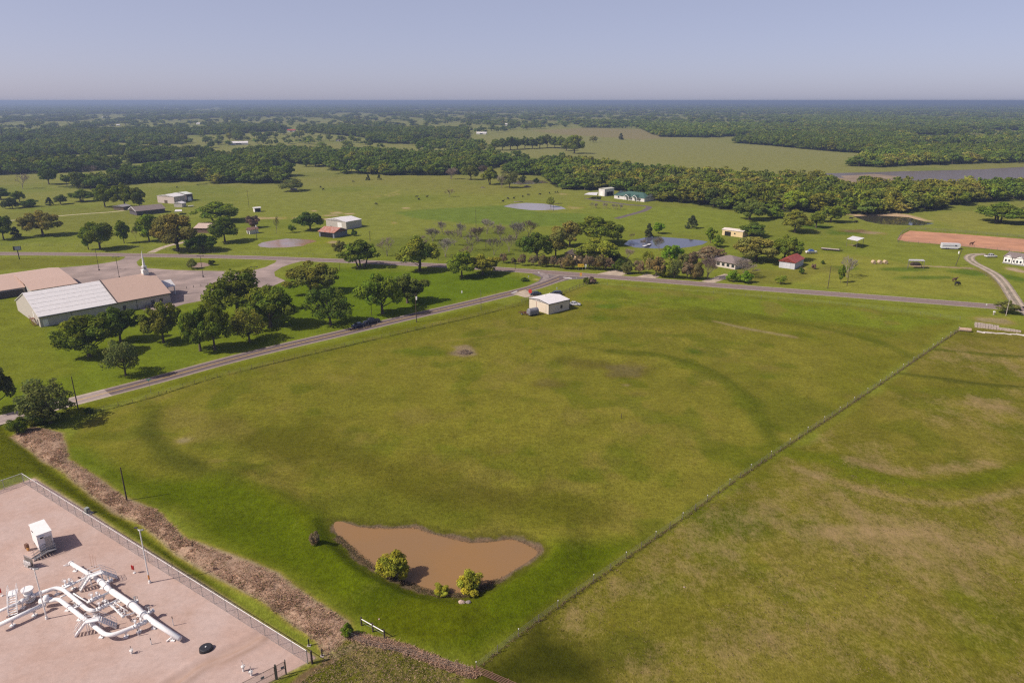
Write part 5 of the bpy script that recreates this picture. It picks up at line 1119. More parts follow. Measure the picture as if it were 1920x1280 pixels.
# ------------------------------------------------------------------ vehicles and trailers
M_TYRE = mat('tyre_rubber', (.02,.02,.02), .9, var=.2); M_RIM = mat('wheel_rim', (.4,.4,.4), .4, .6)
def wheel(t, x, y, r=.34, wd=.22):
    mb = MB(); mb.cyl((x, y - wd / 2, r), (x, y + wd / 2, r), r, r, 14); w_ = pt('wheel', mb, M_TYRE, t); mb = MB(); s = 1 if y > 0 else -1; mb.cyl((x, y + s * (wd / 2 - .02), r), (x, y + s * (wd / 2 + .015), r), r * .6, r * .55, 12); pt('rim', mb, M_RIM, w_)
def car(px, py, ang, col, label, kind='sedan', name='parked_car'):
    x, y = g(px, py); t = thing(name, (x, y, 0), ang, label, 'car'); m = mat('paint_%s' % label[:14].replace(' ', '_'), col, .25, .2, var=.05, coat=.6)
    L_, W_, Hh = (4.6, 1.82, 1.45) if kind == 'sedan' else ((4.8, 1.95, 1.78) if kind == 'suv' else (5.7, 2.0, 1.85))
    # lower body as a loft of cross sections along x
    secs = [(-L_/2, .42, .74, .86), (-L_/2+.12, .30, .92, .96), (-L_*.28, .24, .98, 1), (0, .24, .98, 1), (L_*.22, .24, .97, 1), (L_*.40, .26, .88, .97), (L_/2-.08, .32, .78, .90), (L_/2, .45, .66, .82)]
    if kind != 'sedan': secs = [(a, b + .08, c + (.16 if a < L_ * .3 else .12), d) for a, b, c, d in secs]
    mb = MB(); o = 0; n = 8
    for xx, lo_, hi, k in secs:
        h = W_ / 2 * k; mb.v += [(xx, -h*.92, lo_), (xx, -h, lo_+.14), (xx, -h, hi-.22), (xx, -h*.90, hi), (xx, h*.90, hi), (xx, h, hi-.22), (xx, h, lo_+.14), (xx, h*.92, lo_)]
    for i in range(len(secs) - 1):
        for k in range(n): a = i * n + k; b2 = i * n + (k + 1) % n; mb.f.append((a, b2, b2 + n, a + n))
    mb.f.append(tuple(reversed(range(n)))); e = (len(secs) - 1) * n; mb.f.append(tuple(e + k for k in range(n))); mb.f = [tuple(reversed(f)) for f in mb.f]; pt('body', mb, m, t, True)
    z0 = .97 if kind == 'sedan' else 1.12; x0, x1, x2, x3 = {'sedan': (-1.55, -.85, .35, 1.15), 'suv': (-2.25, -2.0, .45, 1.25), 'pickup': (-.75, -.6, .75, 1.4)}[kind]; hw = W_ / 2
    mb = MB(); mb.add([(x0,-hw*.88,z0-.03),(x3,-hw*.88,z0-.03),(x3,hw*.88,z0-.03),(x0,hw*.88,z0-.03),(x1,-hw*.70,Hh-.05),(x2,-hw*.70,Hh-.05),(x2,hw*.70,Hh-.05),(x1,hw*.70,Hh-.05)], [(0,1,5,4),(1,2,6,5),(2,3,7,6),(3,0,4,7),(4,5,6,7)]); pt('window', mb, M_GLASS, t)
    mb = MB(); mb.box(((x1 + x2) / 2, 0, Hh - .02), (x2 - x1 + .08, hw * 1.44, .07), 0, .94)
    for s in (-1, 1): mb.bar((x3, s*hw*.87, z0), (x2, s*hw*.70, Hh-.03), .09); mb.bar((x0, s*hw*.87, z0), (x1, s*hw*.70, Hh-.03), .11); mb.bar(((x0+x3)/2-.1, s*hw*.885, z0), ((x1+x2)/2-.05, s*hw*.71, Hh-.03), .08)
    pt('roof', mb, m, t)
    if kind == 'pickup': mb = MB(); mb.box((-1.9, 0, 1.135), (1.75, 1.6, .03)); pt('truck_bed', mb, M_BLACK, t)
    for xx in (-L_ * .30, L_ * .31):
        for s in (-1, 1): wheel(t, xx, s * (hw - .1), .33 if kind == 'sedan' else .38)
    for s in (-1, 1):
        mb = MB(); mb.box((L_/2-.05, s*hw*.62, .66 if kind == 'sedan' else .86), (.12, .34, .14)); pt('headlight', mb, M_WPAINT, t); mb = MB(); mb.box((-L_/2+.02, s*hw*.62, .72 if kind == 'sedan' else .9), (.1, .3, .14)); pt('tail_light', mb, M_RED, t)
        mb = MB(); mb.box((x3-.12, s*(hw+.06), z0+.06), (.16, .18, .13)); pt('mirror', mb, m, t)
    return t
lane_ang = math.atan2(g(720,606)[1] - g(660,619)[1], g(720,606)[0] - g(660,619)[0])
car(672,612.5, lane_ang + math.pi, (.035,.035,.075), 'small dark blue car leading on the lane in tree shade', 'sedan', 'moving_car')
car(697,605.5, lane_ang + math.pi, (.03,.03,.05), 'dark pickup following on the lane in tree shade', 'pickup', 'moving_car')
sa = frame((1029,589.5),(1067.5,580),(994,577))[1]
car(1004,553, sa + 2.6, (.035,.045,.07), 'dark blue car parked behind the cream shed by the red board', 'sedan')
car(1042,553.5, sa + 2.7, (.06,.065,.085), 'grey black car half hidden behind the white shed roof', 'suv')
car(1077,572.5, sa - .35 - .5, (.62,.60,.60), 'white car parked at the right of the cream shed', 'sedan')
car(1857,482.5, .05, (.66,.64,.62), 'white pickup parked at the end of the curving track', 'pickup')
def trailer_box(px0, py0, px1, py1, hgt, wd, label, m, name, cat='trailer', roofm=None):
    a, b = g(px0, py0), g(px1, py1); ang = math.atan2(b[1] - a[1], b[0] - a[0]); L_ = math.dist(a, b); t = thing(name, (*a, 0), ang, label, cat)
    mb = MB(); pr = [(0, .5), (L_*.86, .5), (L_, 1.2), (L_, hgt - .5), (L_*.97, hgt), (0, hgt)]
    vs = [(x, 0, z) for x, z in pr] + [(x, wd, z) for x, z in pr]; n = len(pr); fs = [tuple(range(n)), tuple(reversed(range(n, 2 * n)))] + [((i + 1) % n, i, n + i, n + (i + 1) % n) for i in range(n)]; mb.add(vs, fs); pt('body', mb, m, t)
    mb = MB(); mb.box((L_*.45, -.03, hgt*.62), (L_*.82, .04, .28)); pt('window', mb, M_GREYB, t); mb = MB(); mb.box((L_*.74, -.06, hgt*.70), (.7, .04, .5)); pt('window', mb, M_GLASS, t)
    for xx in (L_*.24, L_*.24 + .9):
        for yy in (.1, wd - .1): wheel(t, xx, yy, .38, .26)
    mb = MB(); mb.bar((L_, wd/2, 1.0), (L_+1.4, wd/2, .6), .12); mb.bar((L_*.95, wd/2, 1.0), (L_*.95, wd/2, 0), .12); pt('hitch', mb, M_POST, t); return t
trailer_box(1765.5,467.2, 1800,468.4, 3.0, 2.4, 'long white horse trailer parked below the red arena', mat('trailer_white', (.60,.60,.62), .4, ribs=('X', 1.5), var=.06), 'horse_trailer')
def flatbed():
    a, b = g(1538,468.6), g(1574,471.8); ang = math.atan2(b[1]-a[1], b[0]-a[0]); L_ = math.dist(a, b); t = thing('flatbed_trailer', (*a, 0), ang, 'long empty flatbed trailer with dark sides in the paddock', 'trailer')
    mb = MB(); mb.box((L_/2, 1.2, .86), (L_*.94, 2.3, .08)); pt('deck', mb, mat('plank_deck', (.45,.38,.32), .9, var=.25, scale=4), t); mb = MB(); mb.box((L_/2, -.02, .72), (L_, .10, .30)); mb.box((L_/2, 2.42, .72), (L_, .10, .30)); mb.box((L_-.1, 1.2, 1.3), (.12, 2.3, 1.0)); mb.bar((L_, 1.2, .8), (L_+1.8, 1.2, .7), .16); pt('frame', mb, M_TRIM, t)
    for xx in (L_*.26, L_*.26 + 1.0):
        for yy in (.05, 2.35): wheel(t, xx, yy, .38, .26)
flatbed()
def boat():
    a = g(1511,475.5); t = thing('covered_boat', (*a, 0), .05, 'white boat on a trailer under a blue cover', 'boat'); mb = MB()
    secs = [(0,.9),(1.2,1.0),(3.2,1.0),(4.6,.75),(5.6,.05)]
    for x, w_ in secs: mb.v += [(x, -w_, 1.25), (x, -w_*.7, .55), (x, w_*.7, .55), (x, w_, 1.25)]
    for i in range(4):
        for k in range(4): mb.f.append((i*4+k, (i+1)*4+k, (i+1)*4+(k+1)%4, i*4+(k+1)%4))
    mb.f.append((0,1,2,3)); pt('hull', mb, M_WPAINT, t); mb = MB(); mb.add([(1.1,-1.02,1.3),(4.0,-.9,1.3),(4.0,.9,1.3),(1.1,1.02,1.3),(1.7,-.6,2.2),(3.3,-.5,2.1),(3.3,.5,2.1),(1.7,.6,2.2)], [(0,1,5,4),(1,2,6,5),(2,3,7,6),(3,0,4,7),(4,5,6,7)]); pt('cover', mb, mat('blue_canvas', (.05,.10,.28), .8), t)
    mb = MB(); mb.box((2.2, 0, .45), (4.6, 1.2, .1)); mb.bar((4.5, 0, .45), (6.6, 0, .5), .1); pt('trailer_frame', mb, M_POST, t)
    for yy in (-.9, .9): wheel(t, 1.9, yy, .33, .2)
boat()
def implement():
    a = g(972.5,589); an = math.atan2(g(990,592)[1]-a[1], g(990,592)[0]-a[0]); t = thing('farm_implement', (*a, 0), an, 'rusty tined farm implement left of the grey covered wagon', 'implement'); m = mat('rusty_iron', (.13,.055,.035), .85, var=.35, scale=4); mb = MB(); L_ = 4.2
    for y in (0, .9, 1.8): mb.bar((0, y, .75), (L_, y, .75), .14)
    for x in (0, L_/2, L_): mb.bar((x, 0, .75), (x, 1.8, .75), .14)
    mb.bar((L_, .9, .75), (L_+1.2, .9, .55), .14); mb.bar((L_/2, .9, .75), (L_*.6, .9, 1.6), .12); pt('frame', mb, m, t)
    for k in range(9):
        mb = MB(); x = .2 + k * .48; y = .3 * (k % 3) * 2
        mb.tube([(x, y, .75), (x-.25, y, .95), (x-.35, y, .5), (x-.1, y, .05)], .05, 5); pt('tine', mb, m, t)
    for y in (-.15, 1.95): wheel(t, 1.4, y, .4, .2)
implement()
def wagon():
    a = g(993.5,593.3); an = sa - .15; t = thing('covered_wagon', (*a, 0), an, 'round topped wagon under a grey tarpaulin beside the cream shed', 'trailer'); mb = MB(); pr = []
    for k in range(9): q = math.pi * k / 8; pr.append((1.15 - 1.15 * math.cos(q), 1.45 + 1.15 * math.sin(q)))
    pr = [(0, .45)] + pr + [(2.3, .45)]; xs = [0, .15, 1.6, 3.2, 3.75, 3.9]; n = len(pr)
    for i, x in enumerate(xs):
        k = .9 if i in (0, 5) else 1
        mb.v += [(x + (.06 if 0 < i < 5 else 0), 1.15 + (y - 1.15) * k, .45 + (z - .45) * (k - .02 * (i == 2))) for y, z in pr]
    for i in range(len(xs) - 1):
        for k in range(n - 1): mb.f.append((i*n+k, (i+1)*n+k, (i+1)*n+k+1, i*n+k+1))
    mb.f.append(tuple(reversed(range(n)))); mb.f.append(tuple((len(xs)-1)*n+k for k in range(n))); mb.f = [tuple(reversed(f)) for f in mb.f]; pt('tarpaulin', mb, mat('grey_tarp', (.20,.195,.215), .6, var=.3, scale=1.6, bump=.8), t)
    mb = MB(); mb.box((1.95, 1.15, .4), (4.0, 1.9, .12)); mb.bar((3.9, 1.15, .4), (5.0, 1.15, .35), .1); pt('chassis', mb, M_TRIM, t)
    for x in (1.2, 2.6):
        for y in (.1, 2.2): wheel(t, x, y, .34, .2)
wagon()
# ------------------------------------------------------------------ poles, signs, posts
def upole(px, py, top, label, lean=0, arm=0.0, wires=None, transformer=False, m=None, r=.15, name='utility_pole', cat='utility pole'):
    x, y = g(px, py); h = zat(px, py, top); t = thing(name, (x, y, hz(x, y)), 0, label, cat); mb = MB(); mb.cyl((0, 0, -.3), (lean, 0, h), r, r * .65, 8); pt('pole', mb, m or M_POLE, t)
    if arm: mb = MB(); mb.box((lean, 0, h - .6), (arm, .12, .14)); [mb.cyl((lean + q * arm * .45, 0, h - .53), (lean + q * arm * .45, 0, h - .35), .05, .04, 6) for q in (-1, 0.4, 1)]; pt('crossarm', mb, M_POLE, t)
    if transformer: mb = MB(); mb.cyl((.38, 0, h - 2.4), (.38, 0, h - 1.3), .28, .28, 12); pt('transformer', mb, M_WPAINT, t)
    return t
upole(238,938,876, 'short dark pole leaning at the head of the dry brush bank')
upole(147,768,706, 'dark pole beside the ragged half bare oak'); 
upole(781,604,549, 'pole with a pale transformer on the verge of the lane', transformer=True, arm=1.6)
upole(902,582,544, 'thin pole on the lane verge left of the cream shed', m=M_POST, r=.09); upole(697,591,560, 'short thin pole under the knotty oak by the lane', r=.1)
upole(1552,541,498, 'pole on the highway verge below the red roofed shed'); upole(1588,536,493, 'pole beside the pale bare tree', arm=1.5)
upole(1791.5,498,466, 'leaning pole in front of the white horse trailer', lean=1.6, transformer=True); upole(1886,592,556, 'whitish pole standing against the dull crooked tree', m=M_CONC, r=.12)
upole(892.5,424,391, 'tall thin pole in the dark green strip of pasture', r=.13); upole(1038,396,369, 'pole at the near shore of the silver pond', r=.12); upole(911,465,449, 'short pole in the orchard patch', arm=1.2); upole(822,488,478, 'stub post by the highway', r=.12)
upole(481.6,449,418, 'pole with a white lamp beside the small white shed', transformer=True); upole(467,389,357, 'thin pole beside the little animal shelter', arm=1.8, r=.12); upole(266,388,355, 'pale antenna pole behind the long dark brick house', m=M_STEEL, r=.08)
upole(694,452,433, 'pole near the rusty barn', arm=1.2); upole(637,507,495, 'stub marker post below the highway', r=.1); upole(966,505,490, 'pole at the highway edge left of the junction', r=.12); upole(1165,783,775, 'lone dark post in the middle of the field', r=.09, name='fence_post', cat='post')
M_DARKM = mat('dark_bronze', (.06,.05,.045), .5, .4)
for i, (b, tp, lb) in enumerate([((186,507),469,'twin headed lamp post, leftmost in the church car park'),((224,521),482,'twin headed lamp post nearest the church roof'),((381,519.5),480,'twin headed lamp post beside the mulch bed'),((481,541),500.5,'twin headed lamp post behind the tallest dark oak')]):
    x, y = g(*b); h = zat(b[0], b[1], tp); t = thing('lamp_post', (x, y, 0), .2, lb, 'lamp post', 'car park lamp posts'); mb = MB(); mb.cyl((0,0,0),(0,0,h),.11,.08,8); mb.cyl((0,0,0),(0,0,.6),.28,.28,10); pt('pole', mb, M_DARKM, t)
    mb = MB(); mb.box((0,0,h),(1.9,.1,.1)); pt('arm', mb, M_DARKM, t)
    for s in (-1,1): mb = MB(); mb.box((s*1.1,0,h+.03),(.75,.5,.2),0,.8); pt('lamp_head', mb, M_DARKM, t)
for i, (px, py) in enumerate([(350,541),(363,539),(377,537),(390,535)]):
    x, y = g(px, py); t = thing('bollard', (x, y, 0), 0, 'short dark bollard in the row at the church porch', 'bollard', 'bollards at the church porch'); mb = MB(); mb.cyl((0,0,0),(0,0,.9),.10,.10,8); mb.sphere((0,0,.9),(.10,.10,.06),8,4); pt('post', mb, M_DARKM, t)
def sign(px, py, top, wd, ht, m, label, name='road_sign', ang=0.0, posts=1, extra=None, postm=None, cat='sign'):
    x, y = g(px, py); z = zat(px, py, top); t = thing(name, (x, y, hz(x, y)), ang, label, cat)
    for q in ([0] if posts == 1 else [-.32, .32]): mb = MB(); mb.cyl((q*wd, .05, -.1), (q*wd, .05, z - .05), .05, .05, 6); pt('post', mb, postm or M_STEEL, t)
    mb = MB(); mb.box((0, -.04, z - ht/2), (wd, .05, ht)); pt('panel', mb, m, t)
    if extra: extra(t, z)
    return t
M_YSIGN = mat('yellow_sign', (.75,.48,.03), .5, var=.05); M_OSIGN = mat('orange_sign', (.80,.33,.08), .5, var=.05); M_INK = mat('black_ink', (.02,.02,.02), .6)
def dblarrow(t, z):
    mb = MB(); zc = z - .65; mb.box((0,-.08,zc),(1.5,.02,.13))
    for s in (-1,1): mb.add([(s*1.05,-.09,zc),(s*.62,-.09,zc+.32),(s*.62,-.09,zc-.32),(s*1.05,-.07,zc),(s*.62,-.07,zc+.32),(s*.62,-.07,zc-.32)], [(0,1,2) if s < 0 else (2,1,0),(3,5,4),(0,3,4,1),(1,4,5,2),(2,5,3,0)])
    pt('double_arrow', mb, M_INK, t)
sign(1088.5,507.5,495, 2.6,1.3, M_YSIGN, 'wide yellow sign with a black double arrow facing the lane end', posts=2, extra=dblarrow)
def two(t, z):
    mb = MB(); mb.box((0,-.04,z-1.25),(.62,.05,.5)); pt('panel', mb, M_WPAINT, t); mb = MB(); mb.box((0,-.08,z-.3),(.4,.02,.08)); mb.box((0,-.08,z-1.25),(.35,.02,.2)); pt('symbol', mb, M_INK, t)
sign(1098,507.5,495.5, .75,.62, M_WPAINT, 'pair of small white route plates on one post beside the yellow sign', extra=two)
def orange(t, z): mb = MB(); mb.box((0,-.04,z-1.15),(.95,.05,.45)); pt('panel', mb, M_YSIGN, t)
sign(1089,521,511.5, .95,.85, M_OSIGN, 'orange warning plate above a yellow plate at the junction', extra=orange)
sign(1081,526,519.8, .35,.75, M_WPAINT, 'thin white plate seen edge on at the junction grass', ang=.9); sign(1010,513,509.5, .55,.55, M_WPAINT, 'tiny white plate on the near side of the highway left of the junction'); sign(991,522.5,516.5, .5,.8, M_WPAINT, 'small white plate on the grass island left of the junction', ang=.6)
sign(1044,547,538.5, .55,.6, M_WPAINT, 'white mailbox like plate on the corner fence', ang=.3); sign(866,551,545, .45,.9, M_WPAINT, 'white marker on the bright lawn below the highway oaks'); sign(1848,580,569, .4,.8, M_WPAINT, 'white marker post at the far highway edge near the rubble')
def redboard():
    x, y = g(994,556); z = zat(994,556,542.5); t = thing('sign_board', (x, y, 0), -.2, 'red rounded sign board on a post by the shed drive', 'sign'); mb = MB(); n = 14; vs = []
    for yy in (-.04, .04): vs += [(.72*math.cos(6.283*k/n), yy, z-.75+.85*math.sin(6.283*k/n)) for k in range(n)]
    mb.add(vs, [tuple(range(n)), tuple(reversed(range(n, 2*n)))] + [((k+1)%n, k, n+k, n+(k+1)%n) for k in range(n)]); pt('panel', mb, mat('sign_red', (.62,.06,.045), .5), t); mb = MB(); mb.cyl((0,.1,-.1),(0,.1,z-.2),.06,.06,6); pt('post', mb, M_POST, t)
redboard()
def pylon():
    x, y = g(36.5,486); z = zat(36.5,486,462); t = thing('church_sign', (x, y, 0), .5, 'tall church sign panel on a dark post by the highway', 'sign'); mb = MB(); mb.cyl((0,0,0),(0,0,z-1.5),.22,.2,8); pt('post', mb, M_DARKM, t); mb = MB(); mb.box((0,0,z-.9),(3.2,.5,1.9)); pt('cabinet', mb, M_DARKM, t); mb = MB(); mb.box((.25,-.28,z-.9),(2.3,.05,1.6)); pt('face', mb, mat('sign_face', (.38,.42,.47), .4), t)
pylon()
def streetname():
    x, y = g(283,737); z = zat(283,737,711); t = thing('street_name_sign', (x, y, hz(x,y)), .3, 'turquoise green street name blades crossing on a thin post by the lane', 'sign'); m = mat('green_blade', (.10,.42,.33), .5); mb = MB(); mb.cyl((0,0,-.1),(0,0,z-.3),.04,.04,6); pt('post', mb, M_STEEL, t)
    mb = MB(); mb.box((0,0,z-.05),(1.0,.04,.26)); pt('blade', mb, m, t); mb = MB(); mb.box((0,0,z-.33),(.04,1.0,.26)); pt('blade', mb, m, t)
streetname()
# ------------------------------------------------------------------ fences
def wire_fence(name, path, label, step, h, postm, rails=3, rail_r=.009, post_r=.05, cap=None, maxp=98, cat='fence', corner=None):
    p = path; cum = [0]
    for i in range(1, len(p)): cum.append(cum[-1] + math.dist(p[i], p[i-1]))
    n = min(maxp, max(2, int(cum[-1] / step))); t = thing(name, (*p[0], 0), 0, label, cat); o = Vector((*p[0], 0)); pts = []
    for k in range(n + 1):
        s = cum[-1] * k / n; i = max(j for j in range(len(cum)) if cum[j] <= s + 1e-6); i = min(i, len(p) - 2); f = (s - cum[i]) / (cum[i+1] - cum[i] + 1e-9)
        x = p[i][0] + (p[i+1][0] - p[i][0]) * f; y = p[i][1] + (p[i+1][1] - p[i][1]) * f; pts.append(Vector((x, y, hz(x, y))) - o)
    for k, q in enumerate(pts):
        mb = MB(); hh = h * rnd.uniform(.94, 1.05); mb.cyl(q + Vector((0,0,-.15)), q + Vector((rnd.uniform(-.04,.04),rnd.uniform(-.04,.04),hh)), post_r, post_r*.9, 6); po = pt('post', mb, postm, t)
        if cap and k % 2 == 0: mb = MB(); mb.cyl(q + Vector((0,0,hh)), q + Vector((0,0,hh+.16)), post_r*1.25, post_r*1.25, 6); pt('cap', mb, cap, po)
    for r in range(rails):
        z = h * (.35 + .6 * r / max(1, rails - 1)); mb = MB(); mb.tube([q + Vector((0,0,z)) for q in pts], rail_r, 4, False); pt('wire' if rail_r < .03 else 'rail', mb, M_STEEL if rail_r < .03 else postm, t)
    return t
FL = G([(168,776),(250,755),(280,747),(400,709),(560,670),(700,637),(800,614),(880,596),(935,582),(985,570)])
FR = G([(893,1256),(960,1202),(1000,1172),(1100,1100),(1180,1043),(1270,980),(1380,900),(1480,833),(1580,768),(1680,700),(1760,645),(1797,620)])
wire_fence('field_fence', FL, 'low wire fence with weeds along the lane side of the field', 3.2, 1.25, M_WOOD, 4)
wire_fence('field_fence', FR, 'long white capped wire fence between the field and the dry pasture', 4.2, 1.3, M_POST, 4, cap=M_WPAINT)
wire_fence('field_fence', G([(1040,556),(1060,549),(1080,541),(1100,534)]), 'short dark post and rail fence at the field corner by the junction', 2.6, 1.4, M_WOOD, 3, .045, .08)
wire_fence('field_fence', G([(978,566),(993,561),(1008,560)]), 'short pipe fence beside the shed drive', 2.6, 1.3, M_POST, 3, .04, .06)
wire_fence('field_fence', G([(1112,533),(1250,543),(1400,556),(1600,574),(1800,599)]), 'thin wire fence along the highway side of the field', 6.0, 1.2, M_POST, 3)
wire_fence('paddock_fence', G([(655,1196),(700,1216),(760,1226),(820,1244),(880,1262)]), 'wire fence of dark posts across the foot of the dam', 3.0, 1.2, M_WOOD, 3)
wire_fence('arena_fence', G([(1682,453),(1690,438),(1706,430),(1800,436.5),(2060,457)]), 'dark pipe fence round the far side of the red arena', 5, 1.6, M_POST, 3, .05, .07)
wire_fence('arena_fence', G([(1684,456),(1725,457),(1755,459),(1850,468),(2060,491)]), 'dark pipe fence along the near side of the red arena', 5, 1.6, M_POST, 3, .05, .07)
wire_fence('pasture_fence', G([(-20,459),(100,462),(240,464),(400,476),(560,478),(640,480)]), 'faint wire fence north of the highway on the left', 7, 1.2, M_POST, 3)
wire_fence('pasture_fence', G([(1905,572),(1890,553),(1874,536),(1862,524),(1838,512)]), 'wire fence beside the curving track', 5, 1.2, M_POST, 3)
def corner_rail():
    a, b = g(678,1172), g(721,1196); ang = math.atan2(b[1]-a[1], b[0]-a[0]); L_ = math.dist(a,b); t = thing('corner_brace', (*a, hz(*a)), ang, 'dark corner posts joined by one pale pipe rail at the dam foot', 'fence')
    for k in range(3): mb = MB(); mb.cyl((L_*k/2,0,-.2),(L_*k/2,0,1.5),.12,.11,8); pt('post', mb, M_POLE, t)
    mb = MB(); mb.cyl((.1,0,1.15),(L_-.1,0,1.1),.065,.065,8); pt('rail', mb, M_WPAINT, t); mb = MB(); mb.tube([(0,.1,.5),(L_,.1,.5)], .02, 4); pt('wire', mb, M_STEEL, t)
corner_rail()
def pipe_gate():
    a, b = g(893,1262), g(985,1302); ang = math.atan2(b[1]-a[1], b[0]-a[0]); L_ = math.dist(a,b); t = thing('pipe_gate', (*a, hz(*a)), ang, 'rusty five bar pipe gate at the bottom field corner', 'gate'); m = mat('gate_rust', (.20,.10,.075), .7, var=.25)
    for k in range(5): mb = MB(); mb.cyl((0,0,.25+.26*k),(L_,0,.25+.26*k),.035,.035,6); pt('bar', mb, m, t)
    for x in (0, L_*.33, L_*.66, L_): mb = MB(); mb.cyl((x,.06,-.1 if x in (0,L_) else .25),(x,.06,1.4),.06,.06,6); pt('upright', mb, m, t)
pipe_gate()
# ------------------------------------------------------------------ gravel pad with the gas station
def gravel_mat():
    m = bpy.data.materials.new('pink_gravel'); m.use_nodes = True; t = m.node_tree; N, L = t.nodes, t.links; b = N['Principled BSDF']; b.inputs['Roughness'].default_value = .95; b.inputs['Specular IOR Level'].default_value = .1
    ge = N.new('ShaderNodeNewGeometry'); at = N.new('ShaderNodeAttribute'); at.attribute_name = 'worn'
    def nz(s, d, r=.6): n = N.new('ShaderNodeTexNoise'); n.inputs['Scale'].default_value = s; n.inputs['Detail'].default_value = d; n.inputs['Roughness'].default_value = r; L.new(ge.outputs['Position'], n.inputs['Vector']); return n.outputs['Fac']
    def ramp(v, a, c0, c1): r = N.new('ShaderNodeMapRange'); r.inputs[1].default_value = a[0]; r.inputs[2].default_value = a[1]; r.inputs[3].default_value = c0; r.inputs[4].default_value = c1; L.new(v, r.inputs[0]); return r.outputs[0]
    def mx(mode, f, a, c):
        r = N.new('ShaderNodeMix'); r.data_type = 'RGBA'; r.blend_type = mode
        for i, q in ((0, f), (6, a), (7, c)):
            if isinstance(q, (int, float)): r.inputs[i].default_value = q
            elif isinstance(q, tuple): r.inputs[i].default_value = (*q, 1)
            else: L.new(q, r.inputs[i])
        return r.outputs[2]
    n1, n2, n3 = nz(.12, 6, .65), nz(1.1, 5, .7), nz(9, 3, .8)
    c = mx('MIX', ramp(n1, (.38, .62), 0, 1), (.425,.300,.248), (.465,.352,.308)); c = mx('MULTIPLY', 1.0, c, ramp(n2, (.3, .7), .90, 1.08)); c = mx('MULTIPLY', 1.0, c, ramp(n3, (.25, .75), .84, 1.14))
    c = mx('MIX', at.outputs['Fac'], c, (.33,.215,.15)); L.new(c, b.inputs['Base Color'])
    bp = N.new('ShaderNodeBump'); bp.inputs['Strength'].default_value = .35; bp.inputs['Distance'].default_value = .04; L.new(n3, bp.inputs['Height']); L.new(bp.outputs[0], b.inputs['Normal']); return m
def pad():
    nu, nv = 190, 150; A, B, C_, D = [np.array(p) for p in PAD]; u = np.linspace(0, 1, nu)[:, None, None]; v = np.linspace(0, 1, nv)[None, :, None]
    p = (A * (1 - u) + B * u) * (1 - v) + (D * (1 - u) + C_ * u) * v; X, Y = p[..., 0].ravel(), p[..., 1].ravel()
    r1 = smooth_path(G([(470,1190),(420,1212),(360,1245),(300,1282),(250,1310)]), 4); r2 = smooth_path(G([(492,1200),(455,1222),(420,1238),(385,1250),(345,1280),(310,1305)]), 4)
    d1, d2 = dline(X, Y, r1), dline(X, Y, r2); Z = .05 + .05 * (fbm(X, Y, 6, 5, 3) - .5) + .22 * np.exp(-(d1 / .8) ** 2) + .24 * np.exp(-(d2 / .7) ** 2); edge = np.minimum.reduce([np.broadcast_to(q, (nu, nv, 1)).ravel() for q in (u * 60, (1 - u) * 60, v * 60)]); Z = np.where(edge < .01, -.05, Z)
    i = np.arange(nu - 1)[:, None] * nv; k = np.arange(nv - 1)[None, :]; q = np.stack([i + k, i + nv + k, i + nv + k + 1, i + k + 1], -1).reshape(-1, 4)
    me = np_mesh('gravel_pad', np.stack([X, Y, Z], 1), q.ravel(), np.full(len(q), 4), True)
    if me.polygons[0].normal.z < 0: me.flip_normals()
    tr = dline(X, Y, [((a[0]+b[0])/2, (a[1]+b[1])/2) for a, b in zip(r1, r2)]); wn = .55 * np.exp(-((d2 - .45) / .35) ** 2) * (fbm(X, Y, 3, 8, 3) + .3) + .35 * sstep(1.2, .3, tr) * .6
    for px, py, rr in ((312,1127,1.0),(250,1145,.6),(355,1150,.8),(60,960,.4)): x0, y0 = g(px, py); wn += .5 * np.exp(-((X-x0)**2 + (Y-y0)**2) / rr**2) * fbm(X, Y, .8, 9, 3)
    me.attributes.new('worn', 'FLOAT', 'POINT').data.foreach_set('value', np.clip(wn, 0, .8).astype(np.float32)); o = link('gravel_pad', me, gravel_mat()); tag(o, kind='structure')
pad()
# chain link fence
def mesh_mat():
    m = bpy.data.materials.new('chain_link'); m.use_nodes = True; t = m.node_tree; N, L = t.nodes, t.links; b = N['Principled BSDF']; b.inputs['Base Color'].default_value = (.34,.32,.32,1); b.inputs['Roughness'].default_value = .5; b.inputs['Metallic'].default_value = .3
    uv = N.new('ShaderNodeUVMap'); uv.uv_map = 'wire'; fac = None
    for sgn in (1, -1):
        mp = N.new('ShaderNodeMapping'); mp.inputs['Rotation'].default_value = (0, 0, sgn * math.radians(45)); L.new(uv.outputs[0], mp.inputs[0]); w_ = N.new('ShaderNodeTexWave'); w_.inputs['Scale'].default_value = 3.0; L.new(mp.outputs[0], w_.inputs['Vector'])
        g_ = N.new('ShaderNodeMath'); g_.operation = 'GREATER_THAN'; g_.inputs[1].default_value = .955; L.new(w_.outputs['Fac'], g_.inputs[0])
        if fac is None: fac = g_.outputs[0]
        else: q = N.new('ShaderNodeMath'); q.operation = 'MAXIMUM'; L.new(fac, q.inputs[0]); L.new(g_.outputs[0], q.inputs[1]); fac = q.outputs[0]
    tr = N.new('ShaderNodeBsdfTransparent'); mx = N.new('ShaderNodeMixShader'); L.new(fac, mx.inputs[0]); L.new(tr.outputs[0], mx.inputs[1]); L.new(b.outputs[0], mx.inputs[2]); L.new(mx.outputs[0], N['Material Output'].inputs['Surface']); return m
M_LINK = mesh_mat(); FH = 2.15
